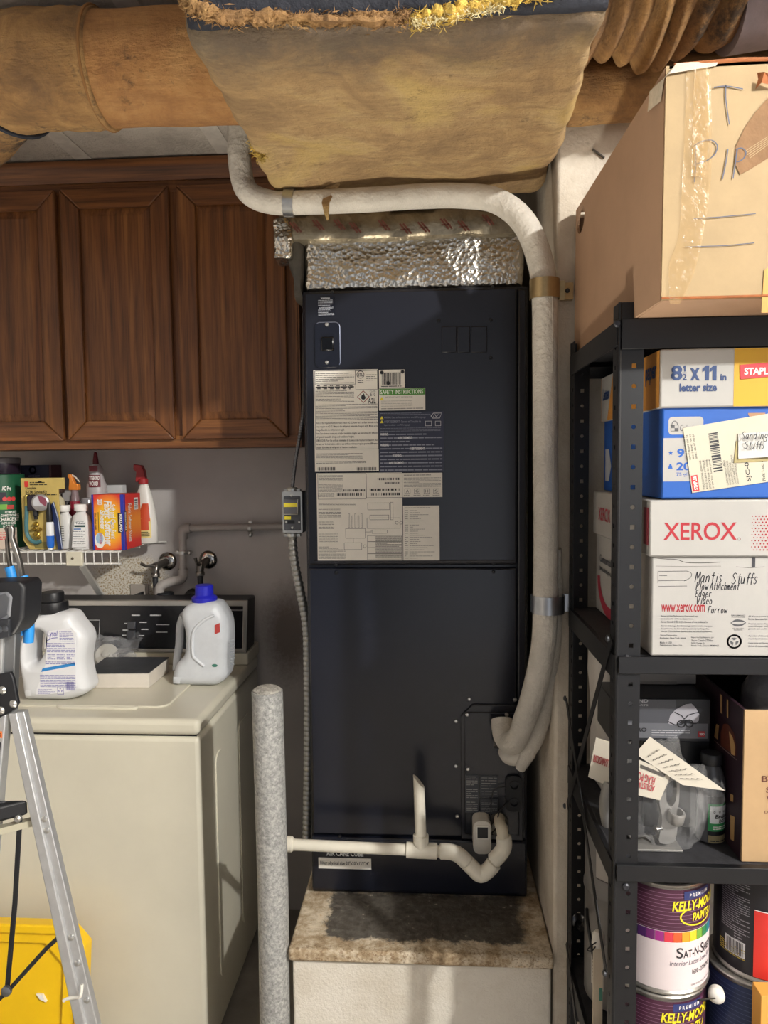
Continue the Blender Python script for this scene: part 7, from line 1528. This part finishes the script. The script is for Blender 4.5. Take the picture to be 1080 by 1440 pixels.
paint_can('maroon and cream paint can with colour swatch band, lower of the left pair', pcx-.004, pcy, Z4, .36, 'paint cans on the fourth shelf')
paint_can('maroon and cream paint can with colour swatch band, stacked on another on fourth shelf', pcx, pcy, Z4+CH+.0008, .50, 'paint cans on the fourth shelf')
def other_can(name, lab, cx, cy, z0, body, h=CH):
    t = thing(name, lab, 'can', (cx, cy, z0), 'paint cans on the fourth shelf'); r = CR; z1 = z0+h
    obj('tin_body', MB().lathe(cx, cy, [(r-.002, z0), (r, z0+.002), (r, z0+.005), (r-.0025, z0+.008), (r-.0025, z1-.009), (r, z1-.006), (r+.0008, z1-.002), (r-.001, z1), (r-.012, z1), (r-.014, z1-.004)], 48), TIN, t, smooth=35)
    F1 = FC(cx, cy, r-.0018); W = PI*(r-.0018)*.98; obj('label', MB().quad(F1, -W, z0+.009, W, z1-.0105, 60), body, t); return t
ocx, ocy = .588, 1.318
bl = other_can('paint_can', 'blue striped paint can with yellow letter, lower of the right pair', ocx-.012, ocy, Z4, M('#23345e', .4))
F2_ = FC(ocx-.012, ocy, CR-.0013); p = MB()
for i in range(14): p.quad(F2_, -.12, Z4+.07+i*.008, .12, Z4+.0707+i*.008, 30)
obj('pin_stripes', p, M('#6a7aa0', .5), bl)
p = MB(); 
for i in range(6): p.mat(i % 3).quad(F2_, -.10+i*.03, Z4+.05, -.072+i*.03, Z4+.066, 3)
obj('colour_swatches', p, [M('#3a8f9a', .45), M('#2d7d68', .45), M('#3f6fb0', .45)], bl)
p = MB().text('K', .012, Z4+.118, .026, Z4+.138, FC(ocx-.012, ocy, CR-.0006), .03, .2); obj('yellow_lettering', p, M('#e8d72a', .45), bl)
q = P(1008, 1404, 1.225); obj('ear_knob', MB().axis_lathe((q.x+.006, ocy-.075, q.z), (-.35, -1, 0), [(.012, 0), (.0135, .010), (.0135, .014), (.010, .019), (.004, .021)], 18), M('#dedad2', .4), bl, 'white plastic bail ear')
obj('bail_wire', MB().tube(smooth2([(q.x, ocy-.092, q.z), (q.x-.018, ocy-.098, q.z+.002), (q.x-.036, ocy-.090, q.z-.006), (q.x-.04, ocy-.07, q.z-.012)], 5), .0013, 6), M('#55534f', .4, .8), bl)
bk_ = other_can('paint_can', 'black and red paint can with tiny printed text, stacked on the blue can', ocx, ocy, Z4+CH+.0008, M('#1d1c22', .4))
zt_ = Z4+CH+.0008; F2_ = FC(ocx, ocy, CR-.0013); F3_ = FC(ocx, ocy, CR-.0008)
ua = lambda px: (CR-.0013)*math.asin(max(-.98, min(.98, (P(px, 1320, ocy-.06).x-ocx)/(CR-.0013))))
p = MB(); p.smallprint(-.108, zt_+.075, ua(1052), zt_+.180, 26, F2_, .42, .3, 11); p.smallprint(-.08, zt_+.06, ua(1045), zt_+.075, 3, F2_, .42, .3, 12); obj('fine_print', p, M('#8b8990', .5), bk_)
p = MB().smallprint(ua(1020), zt_+.03, ua(1048), zt_+.05, 5, F2_, .42, .3, 13); obj('yellow_print', p, M('#b8a23a', .5), bk_)
p = MB().quad(F2_, -.098, zt_+.034, -.060, zt_+.062, 5); obj('barcode_patch', p, M('#d2d2d2', .5), bk_)
p = MB()
for i in range(12): p.quad(F3_, -.095+i*.0027, zt_+.036, -.0938+i*.0027, zt_+.060)
obj('barcode', p, PRT, bk_)
p = MB().quad(F2_, ua(1057), zt_+.010, .12, zt_+.128, 16); obj('red_panel', p, M('#d6362e', .45), bk_)
p = MB().quad(F3_, ua(1057), zt_+.128, .12, zt_+.1295, 16); obj('white_line', p, WPT, bk_)
q = P(1078, 1290, 1.23); obj('bail_ear', MB().axis_lathe((ocx+.0, ocy-CR+.001, q.z), (0, -1, 0), [(.012, 0), (.012, .003), (.007, .005)], 14), BLK, bk_)
# silver canister and beige strip at the back left
cyx, cyy = .385, 1.474
sc_ = thing('silver_drum', 'tall silver-grey drum with white label standing behind the paint cans', 'drum', (cyx, cyy, Z4))
obj('drum_body', MB().lathe(cyx, cyy, [(.068, Z4), (.078, Z4+.008), (.078, Z4+.225), (.0805, Z4+.228), (.0805, Z4+.234), (.078, Z4+.238), (.078, Z4+.375), (.07, Z4+.388)], 40), M('#757270', .4, .3, .08, 10), sc_, smooth=45)
FD_ = FC(cyx, cyy, .0786, -.75); p = MB().quad(FD_, -.032, Z4+.045, .0, Z4+.125, 6); p.quad(FD_, .01, Z4+.245, .06, Z4+.262, 6); obj('white_label', p, M('#b5b0a8', .5), sc_)
p = MB().quad(FC(cyx, cyy, .0787, -.75), -.02, Z4+.27, .07, Z4+.375, 10); obj('grey_label', p, M('#a5a09a', .5), sc_)
p = MB().text('PAINT', .016, Z4+.249, .05, Z4+.258, FC(cyx, cyy, .0792, -.75), .02); p.smallprint(-.028, Z4+.06, -.004, Z4+.115, 8, FC(cyx, cyy, .0792, -.75), .35, .3, 2); p.quad(FC(cyx, cyy, .0792, -.75), -.02, Z4+.268, .07, Z4+.2705, 10); obj('label_print', p, M('#4d4744', .5), sc_)
p = MB().text('M', .03, Z4+.30, .042, Z4+.312, FC(cyx, cyy, .0793, -.75), .03); obj('red_print', p, M('#8f3b3b', .5), sc_)
obj('bail_wire', MB().tube(smooth2([(cyx-.079, cyy-.02, Z4+.19), (cyx-.083, cyy-.045, Z4+.185), (cyx-.083, cyy-.07, Z4+.165), (cyx-.078, cyy-.085, Z4+.13)], 5), .0035, 8), BLK, sc_)
q = P(812, 1297, UB-.004); obj('post_bolt', MB().axis_lathe((q.x, UB-.002, q.z), (.2, -1, 0), [(.020, 0), (.018, .003), (.008, .006), (.009, .02), (.006, .026)], 16), M('#6b6a6a', .25, .9), un)
sk = thing('beige_stick', 'beige paint stick with green square standing before the silver drum', 'stick', (.312, 1.375, Z4))
obj('stick_body', MB().box(.302, .3195, 1.372, 1.378, Z4, Z4+.165), M('#cfc3ae', .6), sk); obj('green_square', MB().box(.313, .3192, 1.3715, 1.3717, Z4+.06, Z4+.085), M('#4f8f7f', .5), sk)
obj('white_cap', MB().lathe(.311, 1.375, [(.009, Z4+.166), (.0125, Z4+.172), (.011, Z4+.19), (.006, Z4+.196)], 14), M('#d9d4ca', .5), sk); obj('wire_loop', MB().tube(smooth2([(.306, 1.366, Z4+.18), (.294, 1.36, Z4+.176), (.288, 1.36, Z4+.168), (.296, 1.362, Z4+.165), (.305, 1.366, Z4+.172)], 5), .0012, 6), BLK, sk)
q = P(1078, 1420, 1.19); tag(obj('orange_carton', MB().box(q.x-.008, q.x+.07, 1.192, 1.226, Z4, P(1078, 1402, 1.19).z), M('#dba04a', .6), bevel=.001), 'orange carton corner in front of the blue paint can at the frame edge', 'box')

for o in COL.objects:
    if o.parent and any(k in o.name for k in ('print', 'lettering', 'pen_marks', 'handwriting', 'halftone_dots', 'pin_stripes', 'barcode')) and 'barcode_' not in o.name: o['kind'] = 'stuff'
